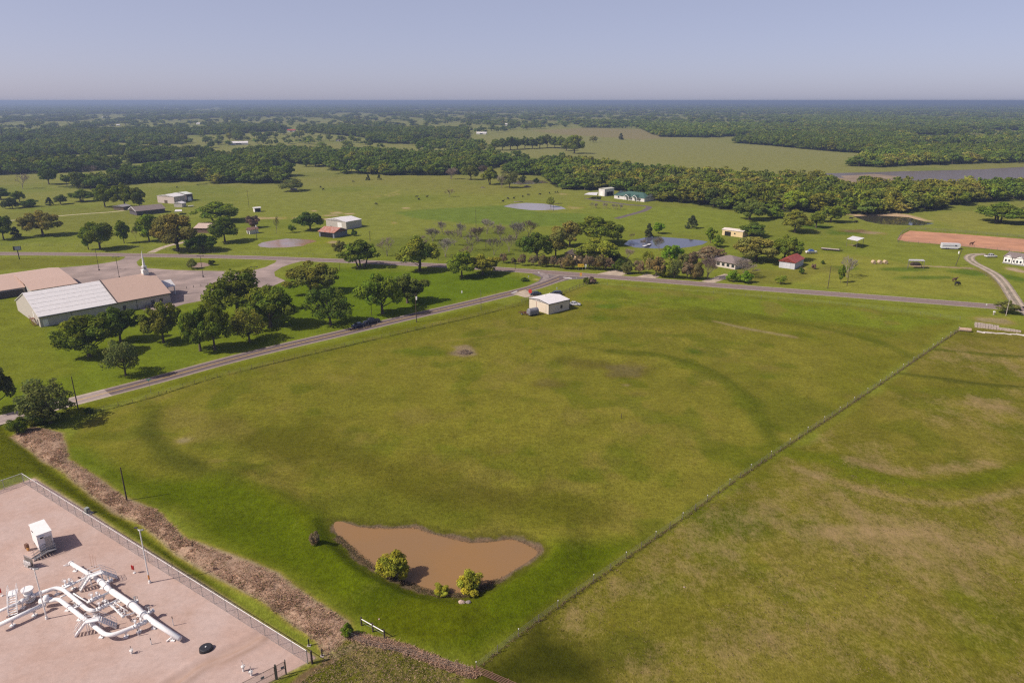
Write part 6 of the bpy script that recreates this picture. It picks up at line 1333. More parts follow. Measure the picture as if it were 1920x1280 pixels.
def chain_fence(a, b, label, skip=None, postm=None):
    a, b = Vector((*a, 0)), Vector((*b, 0)); L_ = (b - a).length; ang = math.atan2(b.y - a.y, b.x - a.x); t = thing('chain_link_fence', (a.x, a.y, 0), ang, label, 'fence'); n = int(L_ / 3.0)
    for k in range(n + 1): mb = MB(); x = L_ * k / n; mb.cyl((x, 0, -.1), (x, 0, FH + .05), .045 if 0 < k < n else .07, None, 8); mb.sphere((x, 0, FH + .06), .06, 6, 4); pt('post', mb, M_STEEL, t)
    mb = MB(); mb.cyl((0, 0, FH), (L_, 0, FH), .05, None, 6); pt('top_rail', mb, mat('pale_rail', (.62,.60,.57), .4, .2), t)
    mb = MB(); mb.tube([(0, -.03, .08), (L_, -.03, .08)], .015, 4); pt('tension_wire', mb, M_STEEL, t)
    me = bpy.data.meshes.new('fabric'); me.from_pydata([(0,-.05,.03),(L_,-.05,.03),(L_,-.05,FH),(0,-.05,FH)], [], [(0,1,2,3)]); u = me.uv_layers.new(name='wire')
    for i, q in enumerate(((0,0),(L_,0),(L_,FH),(0,FH))): u.data[i].uv = q
    link('wire_mesh', me, M_LINK, t); return t
chain_fence(PADC1, PADC2, 'chain link fence with pale top rail along the grass side of the gravel pad')
chain_fence(PADC1, (PADC1[0] + _e3.x * 30, PADC1[1] + _e3.y * 30), 'chain link fence turning along the back of the gravel pad')
gs = (PADC2[0] + _e2.x * 3.0, PADC2[1] + _e2.y * 3.0)
def gate(a, d, L_, label):
    t = thing('yard_gate', (a[0], a[1], 0), math.atan2(d.y, d.x), label, 'gate'); mb = MB()
    for z in (.1, 1.1, FH): mb.cyl((.1, 0, z), (L_ - .1, 0, z), .035, None, 6)
    for x in (.1, L_ - .1): mb.cyl((x, 0, .1), (x, 0, FH), .04, None, 6)
    pt('frame', mb, mat('gate_brown', (.17,.12,.10), .6, .2), t)
    for x in (0, L_): mb = MB(); mb.cyl((x, 0, -.1), (x, 0, FH + .3), .08, None, 8); pt('post', mb, M_POST, t)
    me = bpy.data.meshes.new('fabric'); me.from_pydata([(.1,-.05,.1),(L_-.1,-.05,.1),(L_-.1,-.05,FH),(.1,-.05,FH)], [], [(0,1,2,3)]); u = me.uv_layers.new(name='wire')
    for i, q in enumerate(((0,0),(L_,0),(L_,FH),(0,FH))): u.data[i].uv = q
    link('wire_mesh', me, M_LINK, t); mb = MB(); mb.box((L_*.3, -.08, 1.3), (.45, .03, .35)); pt('notice', mb, M_GREYB, t)
gate(gs, _e2, 1.3, 'narrow walk gate at the corner of the gravel pad'); gate((gs[0] + _e2.x * 1.4, gs[1] + _e2.y * 1.4), _e2, 5.6, 'wide brown framed gate of the gravel pad')
mbx = MB(); t = thing('corner_post', (PADC2[0] - .3 + .9, PADC2[1], 0), 0, 'thick dark corner post beside the walk gate', 'post'); mbx.cyl((0,0,-.1),(0,0,2.1),.16,.14,8); mbx.sphere((0,0,2.1),(.15,.15,.08),8,4); pt('post', mbx, M_POLE, t)
for i, (px, py, h, lb) in enumerate([(604,1229,1.2,'thick dark stub post at the grass corner past the walk gate'),(579.5,1209.5,1.1,'black marker post on a concrete foot outside the fence')]):
    x, y = g(px, py); t = thing('marker_post', (x, y, hz(x, y)), 0, lb, 'post'); mb = MB(); mb.cyl((0,0,-.1),(0,0,h),.11,.10,8); pt('post', mb, M_INK if i else M_POLE, t)
    mb = MB(); mb.box((0,0,.02),(.5,.5,.08)); pt('foot', mb, M_CONC, t)
# equipment shelter
def shelter():
    zt = 3.7; q = {k: g(px, py, zt) for k, (px, py) in dict(L=(43.5,988), B=(71,977), R=(96,995), F=(68,1005)).items()}
    f = Vector(q['F']); r = Vector(q['R']) - f; l = Vector(q['L']) - f; ang = math.atan2(r.y, r.x); W_, D_ = r.length, abs(l.dot(Vector((-r.y, r.x)).normalized())); t = thing('equipment_shelter', (f.x, f.y, .05), ang, 'white box shelter on skids with a side door and steel stairs', 'shelter'); z0 = .75
    mb = MB(); mb.box((W_/2, D_/2, (z0+zt)/2), (W_, D_, zt-z0)); pt('wall', mb, mat('shelter_white', (.80,.77,.76), .5, var=.04, dirt=(.66,.62,.6), dirt_amt=.25), t)
    mb = MB(); mb.box((W_/2, D_/2, zt+.05), (W_+.16, D_+.16, .1)); pt('roof', mb, M_WPAINT, t)
    mb = MB(); mb.box((W_/2, .15, z0/2+.02), (W_-.1, .2, z0)); mb.box((W_/2, D_-.15, z0/2+.02), (W_-.1, .2, z0)); mb.box((W_/2, D_/2, z0-.07), (W_-.02, D_-.02, .12)); pt('skid', mb, M_STEEL, t)
    mb = MB(); mb.box((W_*.70, -.03, z0+1.1), (1.0, .05, 2.1)); d = pt('door', mb, M_WALL, t); mb = MB(); mb.box((W_*.70+.38, -.08, z0+1.0), (.06, .06, .16)); pt('handle', mb, M_TRIM, d)
    mb = MB(); mb.box((W_*.30, -.12, z0+2.45), (.75, .22, .42)); ac = pt('vent_hood', mb, M_WPAINT, t); mb = MB(); mb.box((W_*.30, -.24, z0+2.40), (.5, .02, .24)); pt('grille', mb, M_BLACK, ac)
    mb = MB(); mb.box((-.05, D_*.62, z0+2.5), (.08, .8, .1)); pt('wall_lamp', mb, M_TRIM, t)
    # stairs run along the front from the landing at the right down to the left
    s = MB(); lx = W_*.70; s.box((lx, -.65, z0-.03), (1.3, 1.15, .06)); n = 6
    for k in range(n): s.box((lx - .8 - k*.34, -.65, z0 - .12 - k*(z0-.1)/n), (.30, 1.0, .05))
    for yy in (-.12, -1.18): s.bar((lx-.65, yy, z0), (lx-.65-n*.36, yy, .08), .06, .2)
    for x, y in ((lx-.6,-.15),(lx+.6,-.15),(lx-.6,-1.18),(lx+.6,-1.18)): s.cyl((x, y, 0), (x, y, z0+1.1), .03, None, 5)
    for zz in (.6, 1.1):
        s.bar((lx-.6,-1.18,z0+zz), (lx+.6,-1.18,z0+zz), .05); s.bar((lx+.6,-1.18,z0+zz), (lx+.6,-.15,z0+zz), .05)
        for yy in (-.14,-1.18): s.bar((lx-.62, yy, z0+zz), (lx-.65-n*.36, yy, zz), .05)
    for k in (2, 5):
        for yy in (-.14,-1.18): x = lx-.65-k*.36; s.cyl((x, yy, 0), (x, yy, z0*(1-k/n)+1.1), .025, None, 5)
    st = thing('shelter_stairs', (f.x, f.y, .05), ang, 'steel stairs with handrails leading to the white box shelter door', 'stairs'); st.location = (f.x, f.y, .05); pt('stair_frame', s, mat('dull_steel', (.24,.235,.25), .5, .4, var=.15), st)
shelter()
def bottles():
    x, y = g(47,1062); b = g(64,1069); ang = math.atan2(b[1]-y, b[0]-x); t = thing('bottle_rack', (x, y, .05), ang, 'rack of white gas cylinders with a grey back panel', 'gas rack')
    for k in range(5): mb = MB(); mb.cyl((.2+k*.36, 0, .1), (.2+k*.36, 0, 1.2), .14, None, 10); mb.sphere((.2+k*.36, 0, 1.2), (.14,.14,.10), 10, 5); mb.cyl((.2+k*.36,0,1.28),(.2+k*.36,0,1.42),.04,None,6); pt('cylinder', mb, M_WPAINT, t)
    mb = MB(); mb.box((.92, .28, 1.1), (2.1, .06, 1.3)); pt('panel', mb, M_POST, t); mb = MB(); [mb.cyl((q, .28, 0), (q, .28, 2.0), .04, None, 6) for q in (-.1, 1.95)]; mb.bar((-.1,.28,1.95),(1.95,.28,1.95),.07); mb.bar((-.1,-.2,.7),(1.95,-.2,.7),.04); pt('frame', mb, M_STEEL, t)
    x, y = g(52,1031); t = thing('meter_cabinet', (x, y, .05), ang, 'brown meter cabinet against the back of the white box shelter', 'cabinet'); mb = MB(); mb.box((0,0,.75),(.6,.45,.9),0,.95); pt('box', mb, mat('brown_paint', (.17,.09,.06), .6), t); mb = MB(); [mb.box((q,0,.15),(.07,.07,.3)) for q in (-.2,.2)]; pt('leg', mb, M_STEEL, t); mb = MB(); mb.box((.35,-.1,.35),(.3,.3,.5)); pt('regulator', mb, mat('ochre_paint', (.50,.25,.07), .6), t)
bottles()
for b, tp, lb in (((281,1092.5),993,'white lamp pole with an orange foot beside the chain link fence'),((88,1160),1066,'white lamp pole rising in front of the white pipework')):
    x, y = g(*b); h = zat(b[0], b[1], tp); t = thing('lamp_pole', (x, y, .05), 0, lb, 'lamp post'); mb = MB(); mb.cyl((0,0,0),(0,0,h),.11,.075,10); pt('pole', mb, M_WPAINT, t); mb = MB(); mb.cyl((0,0,0),(0,0,.35),.22,.18,10); pt('base', mb, M_WPAINT, t)
    if b[0] > 200: mb = MB(); mb.cyl((0,0,.7),(0,0,1.5),.125,.12,10); pt('band', mb, mat('orange_band', (.62,.26,.06), .5), t)
    mb = MB(); mb.bar((0,0,h-.1),(-.5,.1,h+.25),.06); mb.box((0,0,h-.12),(.5,.1,.1)); pt('arm', mb, M_WPAINT, t)
    for dx, dz in ((-.6,.3),(.3,-.1)): mb = MB(); mb.box((dx,.1,h+dz),(.5,.32,.13),.2,.8); pt('lamp_head', mb, M_TRIM if dx < 0 else M_STEEL, t)
for i, (px, py, lb) in enumerate([(252,1074,'red extinguisher cabinet on a post near the orange footed pole'),(4,1117,'red extinguisher cabinet on a post at the left picture edge')]):
    x, y = g(px, py); t = thing('extinguisher_stand', (x, y, .05), -.4, lb, 'extinguisher'); mb = MB(); mb.cyl((0,0,0),(0,0,1.5),.04,None,6); mb.box((0,0,.05),(.35,.35,.1)); pt('post', mb, M_WPAINT, t)
    for s in (-.16,.16): mb = MB(); mb.cyl((s,-.12,.75),(s,-.12,1.45),.11,None,10); mb.sphere((s,-.12,1.45),(.11,.11,.08),10,4); pt('cylinder', mb, mat('fire_red', (.50,.035,.03), .4), t)
def lid():
    x, y = g(387,1219); t = thing('round_tank', (x, y, .05), 0, 'low black round tank with a pale centre cap on the gravel', 'tank'); mb = MB(); mb.cyl((0,0,0),(0,0,.52),.92,.88,28); pt('body', mb, mat('black_poly', (.022,.022,.026), .5), t); mb = MB(); mb.cyl((0,0,.52),(0,0,.58),.80,.74,28); l_ = pt('lid', mb, mat('black_lid', (.03,.03,.035), .55), t); mb = MB(); mb.cyl((0,0,.58),(0,0,.70),.11,.09,10); pt('cap', mb, M_WPAINT, l_)
lid()
def wheelvalve(px, py, h, lb, col=None):
    x, y = g(px, py); t = thing('valve_riser', (x, y, .05), rnd.uniform(0, 3), lb, 'valve'); mb = MB(); mb.cyl((0,0,0),(0,0,h*.62),.13,.12,8); mb.cyl((0,0,h*.5),(0,0,h*.56),.24,None,10); mb.cyl((0,0,h*.62),(0,0,h),.05,.04,6); pt('riser', mb, M_WPAINT, t)
    mb = MB(); mb.tube([(.30*math.cos(6.283*k/12), -.16, h*.55+.30*math.sin(6.283*k/12)) for k in range(13)], .03, 5); mb.bar((-.3,-.16,h*.55),(.3,-.16,h*.55),.03); mb.bar((0,-.16,h*.55-.3),(0,-.16,h*.55+.3),.03); mb.cyl((0,0,h*.55),(0,-.16,h*.55),.05,None,6); pt('handwheel', mb, M_WPAINT, t)
    mb = MB(); mb.cyl((0,0,h),(0,0,h+.3),.035,None,6); pt('indicator', mb, M_INK, t)
wheelvalve(456.5,1258,1.5, 'white valve riser with handwheel, left of the pair near the wide gate'); wheelvalve(451.5-.0+20,1266,1.2, 'white valve riser, right of the pair near the wide gate')
wheelvalve(247,1225,1.0, 'small white valve riser alone on the gravel below the pipe loop')
for px, py, h, lb in ((325.5,1173,1.3,'white vent post with black tip beside the long pipe end'),(284,1208,.8,'short white post below the long pipe'),(260,1192,.9,'white bollard beside the small valve run')):
    x, y = g(px, py); t = thing('vent_post', (x, y, .05), 0, lb, 'post'); mb = MB(); mb.cyl((0,0,0),(0,0,h),.06,.05,8); pt('post', mb, M_WPAINT, t); mb = MB(); mb.cyl((0,0,h),(0,0,h+.35),.06,.05,8); pt('tip', mb, M_INK, t)
for i in range(3):
    x, y = g(172+i*5, 1062+i*2); t = thing('whip_marker', (x, y, .05), 0, 'thin orange whip marker behind the long pipe', 'marker', 'orange whip markers'); mb = MB(); mb.cyl((0,0,0),(.1,0,2.4),.018,.01,5); pt('rod', mb, mat('whip_orange', (.62,.28,.08), .6), t); mb = MB(); mb.cyl((0,0,0),(0,0,.12),.06,None,6); pt('socket', mb, M_STEEL, t)
def transformer_box():
    x, y = g(165,962); t = thing('transformer_box', (x, y, 0), -.5, 'grey green utility box on a concrete slab outside the fence', 'utility box'); mb = MB(); mb.box((0,0,.08),(1.6,1.3,.16)); pt('slab', mb, M_CONC, t); mb = MB(); mb.box((-.1,0,.66),(.75,.7,1.0),0,.95); pt('cabinet', mb, mat('box_green_grey', (.26,.28,.26), .6), t); mb = MB(); mb.box((.45,.1,.5),(.12,.4,.7)); pt('meter_panel', mb, M_STEEL, t)
transformer_box()
# white pipework
PZ = 1.15
def zp(zx, zy, z=PZ): x, y = g(zx / 5.3333, 960 + zy / 5.3333, z); return (x, y, z)
base = Vector(zp(900, 900, 0)); pw = thing('pipe_manifold', (base.x, base.y, .05), 0, 'white gas pipe manifold of long pipes, bends and valves on the gravel', 'pipework')
def lv(p): return (p[0] - base.x, p[1] - base.y, p[2] - .05)
M_PIPE = mat('pipe_white', (.82,.80,.78), .35, var=.05, dirt=(.66,.61,.57), dirt_amt=.3)
def pipe(pts, r, nm='pipe', bend=None):
    """polyline with rounded bends"""
    P_ = [Vector(lv(p)) for p in pts]; out = [P_[0]]; bend = bend or r * 2.6
    for i in range(1, len(P_) - 1):
        a = (P_[i-1] - P_[i]); b = (P_[i+1] - P_[i]); k = min(bend, a.length * .45, b.length * .45); s = P_[i] + a.normalized() * k; e = P_[i] + b.normalized() * k
        for q in range(7): t = q / 6; out.append(s * (1-t)**2 + P_[i] * 2*t*(1-t) + e * t*t)
    out.append(P_[-1]); mb = MB(); mb.tube(out, r * .86, 14); return pt(nm, mb, M_PIPE, pw, True)
def flange(a, b, r, f=.5, wd=.09):
    A, B = Vector(lv(a)), Vector(lv(b)); d = (B - A).normalized(); c = A.lerp(B, f); mb = MB(); mb.cyl(c - d*wd, c - d*.01, r, None, 16); mb.cyl(c + d*.01, c + d*wd, r, None, 16); pt('flange', mb, M_PIPE, pw)
def support(p, r=.3):
    x, y, z = lv(p); mb = MB(); mb.box((x, y, .06), (.6, .6, .16)); mb.cyl((x, y, .1), (x, y, z - r + .05), .09, None, 8); mb.box((x, y, z - r - .02), (.5, .24, .12)); pt('support', mb, M_PIPE, pw)
def valve(p, dirv, r=.26, hh=.9, side=1, act=True):
    x, y, z = lv(p); d = Vector(dirv).normalized(); c = Vector((x, y, z)); mb = MB(); mb.sphere((x, y, z), r*1.5, 12, 8); mb.cyl(c - d*r*1.9, c - d*r*1.5, r*1.5, None, 14); mb.cyl(c + d*r*1.5, c + d*r*1.9, r*1.5, None, 14); mb.cyl(c, c + Vector((0,0,hh)), r*.4, r*.35, 8); v = pt('valve', mb, M_PIPE, pw, True)
    n = Vector((-d.y, d.x, 0)) * side; k = c + Vector((0,0,hh)) + n*.35; mb = MB(); mb.cyl(c + Vector((0,0,hh)), k, r*.35, None, 8); mb.box(tuple(c + Vector((0,0,hh))), (r*1.1, r*1.1, r*.9)); mb.tube([k + (d*math.cos(6.283*q/12) + Vector((0,0,1))*math.sin(6.283*q/12))*.30 for q in range(13)], .028, 5); mb.bar(tuple(k - d*.3), tuple(k + d*.3), .035); pt('handwheel', mb, M_PIPE if act else M_STEEL, v)
# barrel running to lower right
b0, b1, b2, b3, b4 = zp(705,505), zp(1005,690), zp(1085,765), zp(1290,905), zp(1460,1040); b5 = zp(1800,1262, .75)
mb = MB(); mb.tube([lv(p) for p in (b0, zp(960,660), b1, b2, zp(1120,790))], [.31,.31,.43,.43,.38], 18); pt('barrel', mb, M_PIPE, pw, True)
mb = MB(); mb.tube([lv(p) for p in (zp(1120,790), b3, zp(1340,940), zp(1380,975), b4)], [.44,.44,.53,.53,.40], 18); pt('barrel', mb, M_PIPE, pw, True)
mb = MB(); mb.tube([lv(p) for p in (b4, zp(1520,1085), b5)], [.40,.40,.37], 18); pt('barrel', mb, M_PIPE, pw, True)
flange(b1, b2, .54, .1); flange(b1, b2, .56, .75); flange(b3, b4, .63, .12); flange(b3, b4, .60, .86); flange(b0, b1, .40, .02)
# vertical tees on the barrel and side stubs with valves
dm = (Vector(b4) - Vector(b1)).normalized(); dn = Vector((-dm.y, dm.x, 0)); dn = dn if dn.x > 0 else -dn
for f, ln in ((.08, 1.1), (.97, 1.2)):
    c = Vector(b1).lerp(Vector(b4), f); pipe([tuple(c), tuple(c + dn*ln)], .26); mb = MB(); mb.cyl(Vector(lv(tuple(c + dn*ln))), Vector(lv(tuple(c + dn*(ln+.16)))), .34, None, 14); pt('blind_flange', mb, M_PIPE, pw); valve(tuple(c + dn*.75), tuple(dn), .2, .8, 1, False)
c = Vector(b1).lerp(Vector(b4), .68); pipe([tuple(c), tuple(c + dn*.95)], .18); valve(tuple(c + dn*.7), tuple(dn), .2, .9, -1, False)
# upper loop and lower loop
pa = zp(350,825); pipe([pa, zp(560,752), zp(630,770), zp(880,975), zp(955,985)], .34, bend=1.2); pipe([zp(955,985), zp(1190,870)], .22)
pipe([zp(640,760), zp(840,660), zp(900,640)], .22); pipe([zp(870,905), zp(1090,800)], .22)
lp = [zp(-30,1135), zp(430,925), ]; pipe(lp, .36); pipe([zp(500,880), zp(590,868), zp(870,1085), zp(1085,1245), zp(1330,1150), zp(1470,1085)], .36, bend=1.5)
mb = MB(); mb.tube([lv(zp(395,890)), lv(zp(470,880)), lv(zp(520,872))], [.42,.46,.40], 16); mb.cyl(lv(zp(470,880)), (lv(zp(470,880))[0], lv(zp(470,880))[1], PZ+.75), .40, .40, 14); pt('strainer', mb, M_PIPE, pw, True)
pipe([zp(740,955), zp(820,925)], .16); pipe([zp(600,850), zp(670,820)], .14); pipe([zp(735,810), zp(880,900)], .13)
for p, d, s in ((zp(660,735), (zp(840,660), zp(640,760)), 1), (zp(700,715), (zp(840,660), zp(640,760)), -1), (zp(925,875), (zp(1090,800), zp(870,905)), 1), (zp(975,850), (zp(1090,800), zp(870,905)), -1), (zp(1000,960), (zp(1190,870), zp(955,985)), 1), (zp(1060,930), (zp(1190,870), zp(955,985)), -1), (zp(1360,1138), (zp(1470,1085), zp(1330,1150)), 1), (zp(1415,1112), (zp(1470,1085), zp(1330,1150)), -1)):
    valve(p, Vector(d[0]) - Vector(d[1]), .24, .85, s)
# small kicker lines between the loop and the barrel
pipe([zp(1090,905), zp(1150,965), zp(1215,1030), zp(1260,1030), zp(1350,1000)], .13, bend=.3); pipe([zp(1130,890), zp(1280,990)], .09); pipe([zp(1100,930), zp(1240,1045)], .09)
for zx, zy in ((1140,950),(1190,1000),(1225,1035)): valve(zp(zx,zy), Vector(zp(1215,1030)) - Vector(zp(1090,905)), .15, .5, 1)
flange(zp(430,925), zp(500,880), .44, .1); flange(zp(1330,1150), zp(1470,1085), .40, .2); flange(zp(1330,1150), zp(1470,1085), .40, .8)
for zx, zy, r in ((740,530,.36),(880,620,.36),(1010,700,.5),(1180,830,.52),(1380,975,.62),(1530,1095,.45),(1720,1215,.45),(560,760,.34),(740,870,.34),(940,985,.3),(110,1070,.36),(330,970,.36),(660,920,.36),(780,1015,.36),(1000,1185,.36),(1250,1180,.36),(1380,1130,.26),(720,705,.22),(1030,830,.22)): support(zp(zx, zy), r)
# filter vessel and its line
vx = zp(300,885, .0); cx, cyy, _ = lv(vx); mb = MB(); mb.cyl((cx,cyy,0),(cx,cyy,1.9),.62,None,20); mb.cyl((cx,cyy,.06),(cx,cyy,.2),.75,None,20); pt('filter_vessel', mb, M_PIPE, pw, True); mb = MB(); mb.cyl((cx,cyy,1.9),(cx,cyy,2.16),.84,None,20); pt('vessel_lid', mb, M_PIPE, pw)
pipe([zp(-30,1000), zp(130,925), zp(290,860)], .26); flange(zp(130,925), zp(290,860), .36, .35); flange(zp(130,925), zp(290,860), .36, .6); pipe([zp(310,845), pa], .27); flange(zp(310,845), pa, .38, .7); mb = MB(); mb.sphere(lv(zp(225,885)), .42, 12, 8); pt('valve', mb, M_PIPE, pw, True); support(zp(215,895), .26); mb = MB(); mb.cyl(lv(zp(380,815)), lv(zp(415,800)), .36, None, 14); pt('coupling', mb, M_PIPE, pw)
mb = MB(); mb.cyl(lv(zp(785,650,.05)), lv(zp(785,650,1.1)), .13, None, 8); pt('actuator', mb, mat('maroon_paint', (.13,.05,.05), .6), pw)
mb = MB(); q = Vector(lv(zp(700,520,.3))); mb.bar(tuple(q), tuple(q + Vector((-1.0,-.15,-.2))), .14, .2); mb.bar(tuple(q + Vector((0,0,.5))), tuple(q + Vector((-1.0,-.15,-.2))), .08); pt('skid_leg', mb, M_PIPE, pw)
mb = MB(); q = Vector(lv(zp(1715,1250,.4))); mb.bar(tuple(q), tuple(q + Vector((-.5,-.5,-.25))), .14, .2); mb.bar(tuple(q + Vector((.2,.2,.2))), tuple(q + Vector((-.5,-.5,-.25))), .1); pt('skid_leg', mb, M_PIPE, pw)
# crossover stairs over the pipes
def crossover(zc, zend, zother, label):
    """white steps up to a small platform over a pipe and a second flight down the far side"""
    h = 2.0; c = Vector(zp(*zc, h)); e = Vector(zp(*zend, 0)); o = Vector(zp(*zother, 0)); d = Vector((c.x - e.x, c.y - e.y, 0)); run = d.length; d.normalize(); n = Vector((-d.y, d.x, 0)); ang = math.atan2(d.y, d.x)
    t = thing('crossover_stairs', (e.x, e.y, .05), ang, label, 'stairs'); wd = .95; run = max(1.6, run - .6); pl = 1.7; nst = 8
    def flight(x0, x1, z0, z1, nm):
        mb = MB()
        for s in (-1, 1): mb.bar((x0, s*wd/2, z0), (x1, s*wd/2, z1), .06, .24)
        for k in range(nst): f = (k + .5) / nst; mb.box((x0 + (x1-x0)*f, 0, z0 + (z1-z0)*f), (.24, wd - .1, .05))
        pt(nm, mb, M_PIPE, t)
    flight(0, run, .1, h, 'flight'); mb = MB(); mb.box((run + pl/2, 0, h - .02), (pl, wd + .1, .1)); pt('platform', mb, M_PIPE, t); flight(run + pl + 1.9, run + pl, .1, h, 'flight')
    for s in (-1, 1):
        mb = MB(); pts = [(-.1, .1), (0, .1), (run, h), (run + pl, h), (run + pl + 1.9, .1)]
        for zz in (.55, 1.05):
            mb.tube([(pts[1][0], s*wd/2, .1 + zz), (run, s*wd/2, h + zz), (run + pl, s*wd/2, h + zz), (pts[4][0], s*wd/2, .1 + zz)], .028, 5)
        for f in (0, .33, .66, 1): mb.cyl((run*f, s*wd/2, .1 + (h-.1)*f), (run*f, s*wd/2, 1.15 + (h-.1)*f), .025, None, 5); mb.cyl((run + pl + 1.9*f, s*wd/2, h - (h-.1)*f), (run + pl + 1.9*f, s*wd/2, h + 1.05 - (h-.1)*f), .025, None, 5)
        mb.cyl((run + .05, s*wd/2, 0), (run + .05, s*wd/2, h), .05, None, 6); mb.cyl((run + pl - .05, s*wd/2, 0), (run + pl - .05, s*wd/2, h), .05, None, 6); pt('handrail', mb, M_PIPE, t)
    return t
crossover((890,640), (800,790), (1120,660), 'white crossover steps over the upper end of the long pipe')
crossover((870,1090), (760,1235), (1100,1090), 'white crossover steps over the lower pipe loop')
def leftstairs():
    a = Vector(zp(135,1040,0)); t = thing('access_stairs', (a.x, a.y, .05), math.radians(118), 'white access stairs and handrails at the left picture edge', 'stairs'); mb = MB(); n = 8; h = 2.0; run = 2.4; wd = 1.1
    for s in (-1,1): mb.bar((0,s*wd/2,.1),(run,s*wd/2,h),.06,.28)
    for k in range(n): f = (k+.5)/n; mb.box((run*f,0,.1+(h-.1)*f),(.24,wd-.1,.05))
    pt('flight', mb, M_PIPE, t); mb = MB(); mb.box((run+.7,0,h-.02),(1.5,wd+.1,.1)); pt('platform', mb, M_PIPE, t)
    for s in (-1,1):
        mb = MB(); mb.tube([(0,s*wd/2,1.15),(run,s*wd/2,h+1.05),(run+1.4,s*wd/2,h+1.05)],.03,5); mb.tube([(0,s*wd/2,.65),(run,s*wd/2,h+.55),(run+1.4,s*wd/2,h+.55)],.025,5)
        for x, z in ((0,.1),(run/2,h/2),(run,h),(run+1.4,h)): mb.cyl((x,s*wd/2,z if x<run else 0),(x,s*wd/2,z+1.05),.03,None,5)
        pt('handrail', mb, M_PIPE, t)
leftstairs()
# ------------------------------------------------------------------ small things about the land
def cow_mesh(name, graze):
    me = bpy.data.meshes.new(name); hd = (1.35, 0, .55) if graze else (1.45, 0, 1.45); nk = (1.15, 0, .95) if graze else (1.15, 0, 1.3)
    V = [(0,0,1.0),(-.65,0,1.05),(.5,0,1.02),(.85,0,1.1),nk,hd,(hd[0]+.3,0,hd[2]-.15),(-.7,.2,.75),(-.74,.2,.42),(-.68,.2,.03),(-.7,-.2,.75),(-.74,-.2,.42),(-.68,-.2,.03),(.65,.18,.7),(.63,.18,.38),(.65,.18,.03),(.65,-.18,.7),(.63,-.18,.38),(.65,-.18,.03),(-.95,0,1.1),(-1.0,0,.6)]
    E = [(0,1),(0,2),(2,3),(3,4),(4,5),(5,6),(1,7),(7,8),(8,9),(1,10),(10,11),(11,12),(2,13),(13,14),(14,15),(2,16),(16,17),(17,18),(1,19),(19,20)]
    me.from_pydata(V, E, []); o = bpy.data.objects.new(name, me); C.objects.link(o); sk = o.modifiers.new('s', 'SKIN'); R = [.40,.36,.38,.30,.20,.17,.11,.17,.09,.07,.17,.09,.07,.15,.08,.07,.15,.08,.07,.05,.03]
    for i, d in enumerate(me.skin_vertices[0].data): d.radius = (R[i], R[i]); d.use_root = i == 0
    o.modifiers.new('b', 'SUBSURF').levels = 1; dg = bpy.context.evaluated_depsgraph_get(); m2 = bpy.data.meshes.new_from_object(o.evaluated_get(dg)); bpy.data.objects.remove(o); m2.name = name; m2.materials.clear(); return m2
M_COW = mat('black_hide', (.018,.015,.014), .8); M_COWB = mat('brown_hide', (.10,.05,.03), .8)
CM = [cow_mesh('cow_body_grazing', True), cow_mesh('cow_body_standing', False)]
for m_ in CM: m_.materials.append(M_COW)
cow2 = CM[1].copy(); cow2.materials.clear(); cow2.materials.append(M_COWB)
for i, (px, py) in enumerate([(601,352),(606,356.5),(662,342),(781,370.5),(785.5,375),(800.5,370.5),(705,384),(943,379),(952,373.5),(963.5,373),(990,367),(1030,363.5),(1041,362),(1045,361.5),(980,370),(1012,366),(332,352.5)]):
    x, y = g(px, py); o = link('cow', CM[i % 2], None, None, (x, y, 0)); o.rotation_euler = (0, 0, rnd.uniform(0, 6.28)); o.scale = (1.05,) * 3; tag(o, 'black cow grazing in the open cattle pasture', 'cow', 'cattle in the pasture')
for px, py, me, lb in ((1794,535.5,CM[0],'black cow, darker of two in the field by the curving track'),(1789,528,cow2,'greyish brown cow behind the black one by the curving track'),(1821,460,cow2,'brown horse like animal at the arena fence'),(1595,412,CM[1],'black cow by the dark pond bank'),(1604,418.5,CM[0],'black cow grazing below the dark pond')):
    x, y = g(px, py); o = link('cow', me, None, None, (x, y, 0)); o.rotation_euler = (0, 0, rnd.uniform(-.5, .5)); o.scale = (1.2,) * 3; tag(o, lb, 'cow')
M_HAY = mat('hay', (.50,.37,.23), .95, var=.25, scale=3, bump=.5)
for k, px in enumerate((1637.5,1649,1659.5)):
    x, y = g(px, 494.5); t = thing('hay_bale', (x, y, 0), .15, ('round hay bale, left of the row of three', 'round hay bale in the middle of the row of three', 'round hay bale, right of the row of three')[k], 'hay bale', 'round hay bales'); mb = MB(); mb.cyl((0,-.8,.82),(0,.8,.82),.86,.86,20); pt('bale', mb, M_HAY, t); mb = MB()
    for yy in (-.5,0,.5): mb.tube([(.875*math.cos(6.283*q/16), yy, .82+.875*math.sin(6.283*q/16)) for q in range(17)], .012, 4, False)
    pt('twine', mb, M_WPAINT, t)
def blob_rock(name, px, py, r, lb, m, cat='rock', seed=1, sq=.6):
    x, y = g(px, py); rr = random.Random(seed); mb = MB(); mb.sphere((0,0,r*sq*.5),(r,r*.8,r*sq),9,6); mb.v = [(a*rr.uniform(.82,1.15), b*rr.uniform(.82,1.15), c*rr.uniform(.85,1.12)) for a, b, c in mb.v]; o = mb.build(name, m, None, False, (x, y, hz(x, y))); tag(o, lb, cat); return o
blob_rock('rock', 866,1136,.55,'larger pale rock on the dam grass','' or mat('pale_rock', (.42,.31,.24), .9, var=.25, scale=3), seed=3); blob_rock('rock', 878.5,1137,.42,'smaller grey rock beside the larger pale one', mat('grey_rock', (.25,.21,.19), .9, var=.25, scale=3), seed=5)
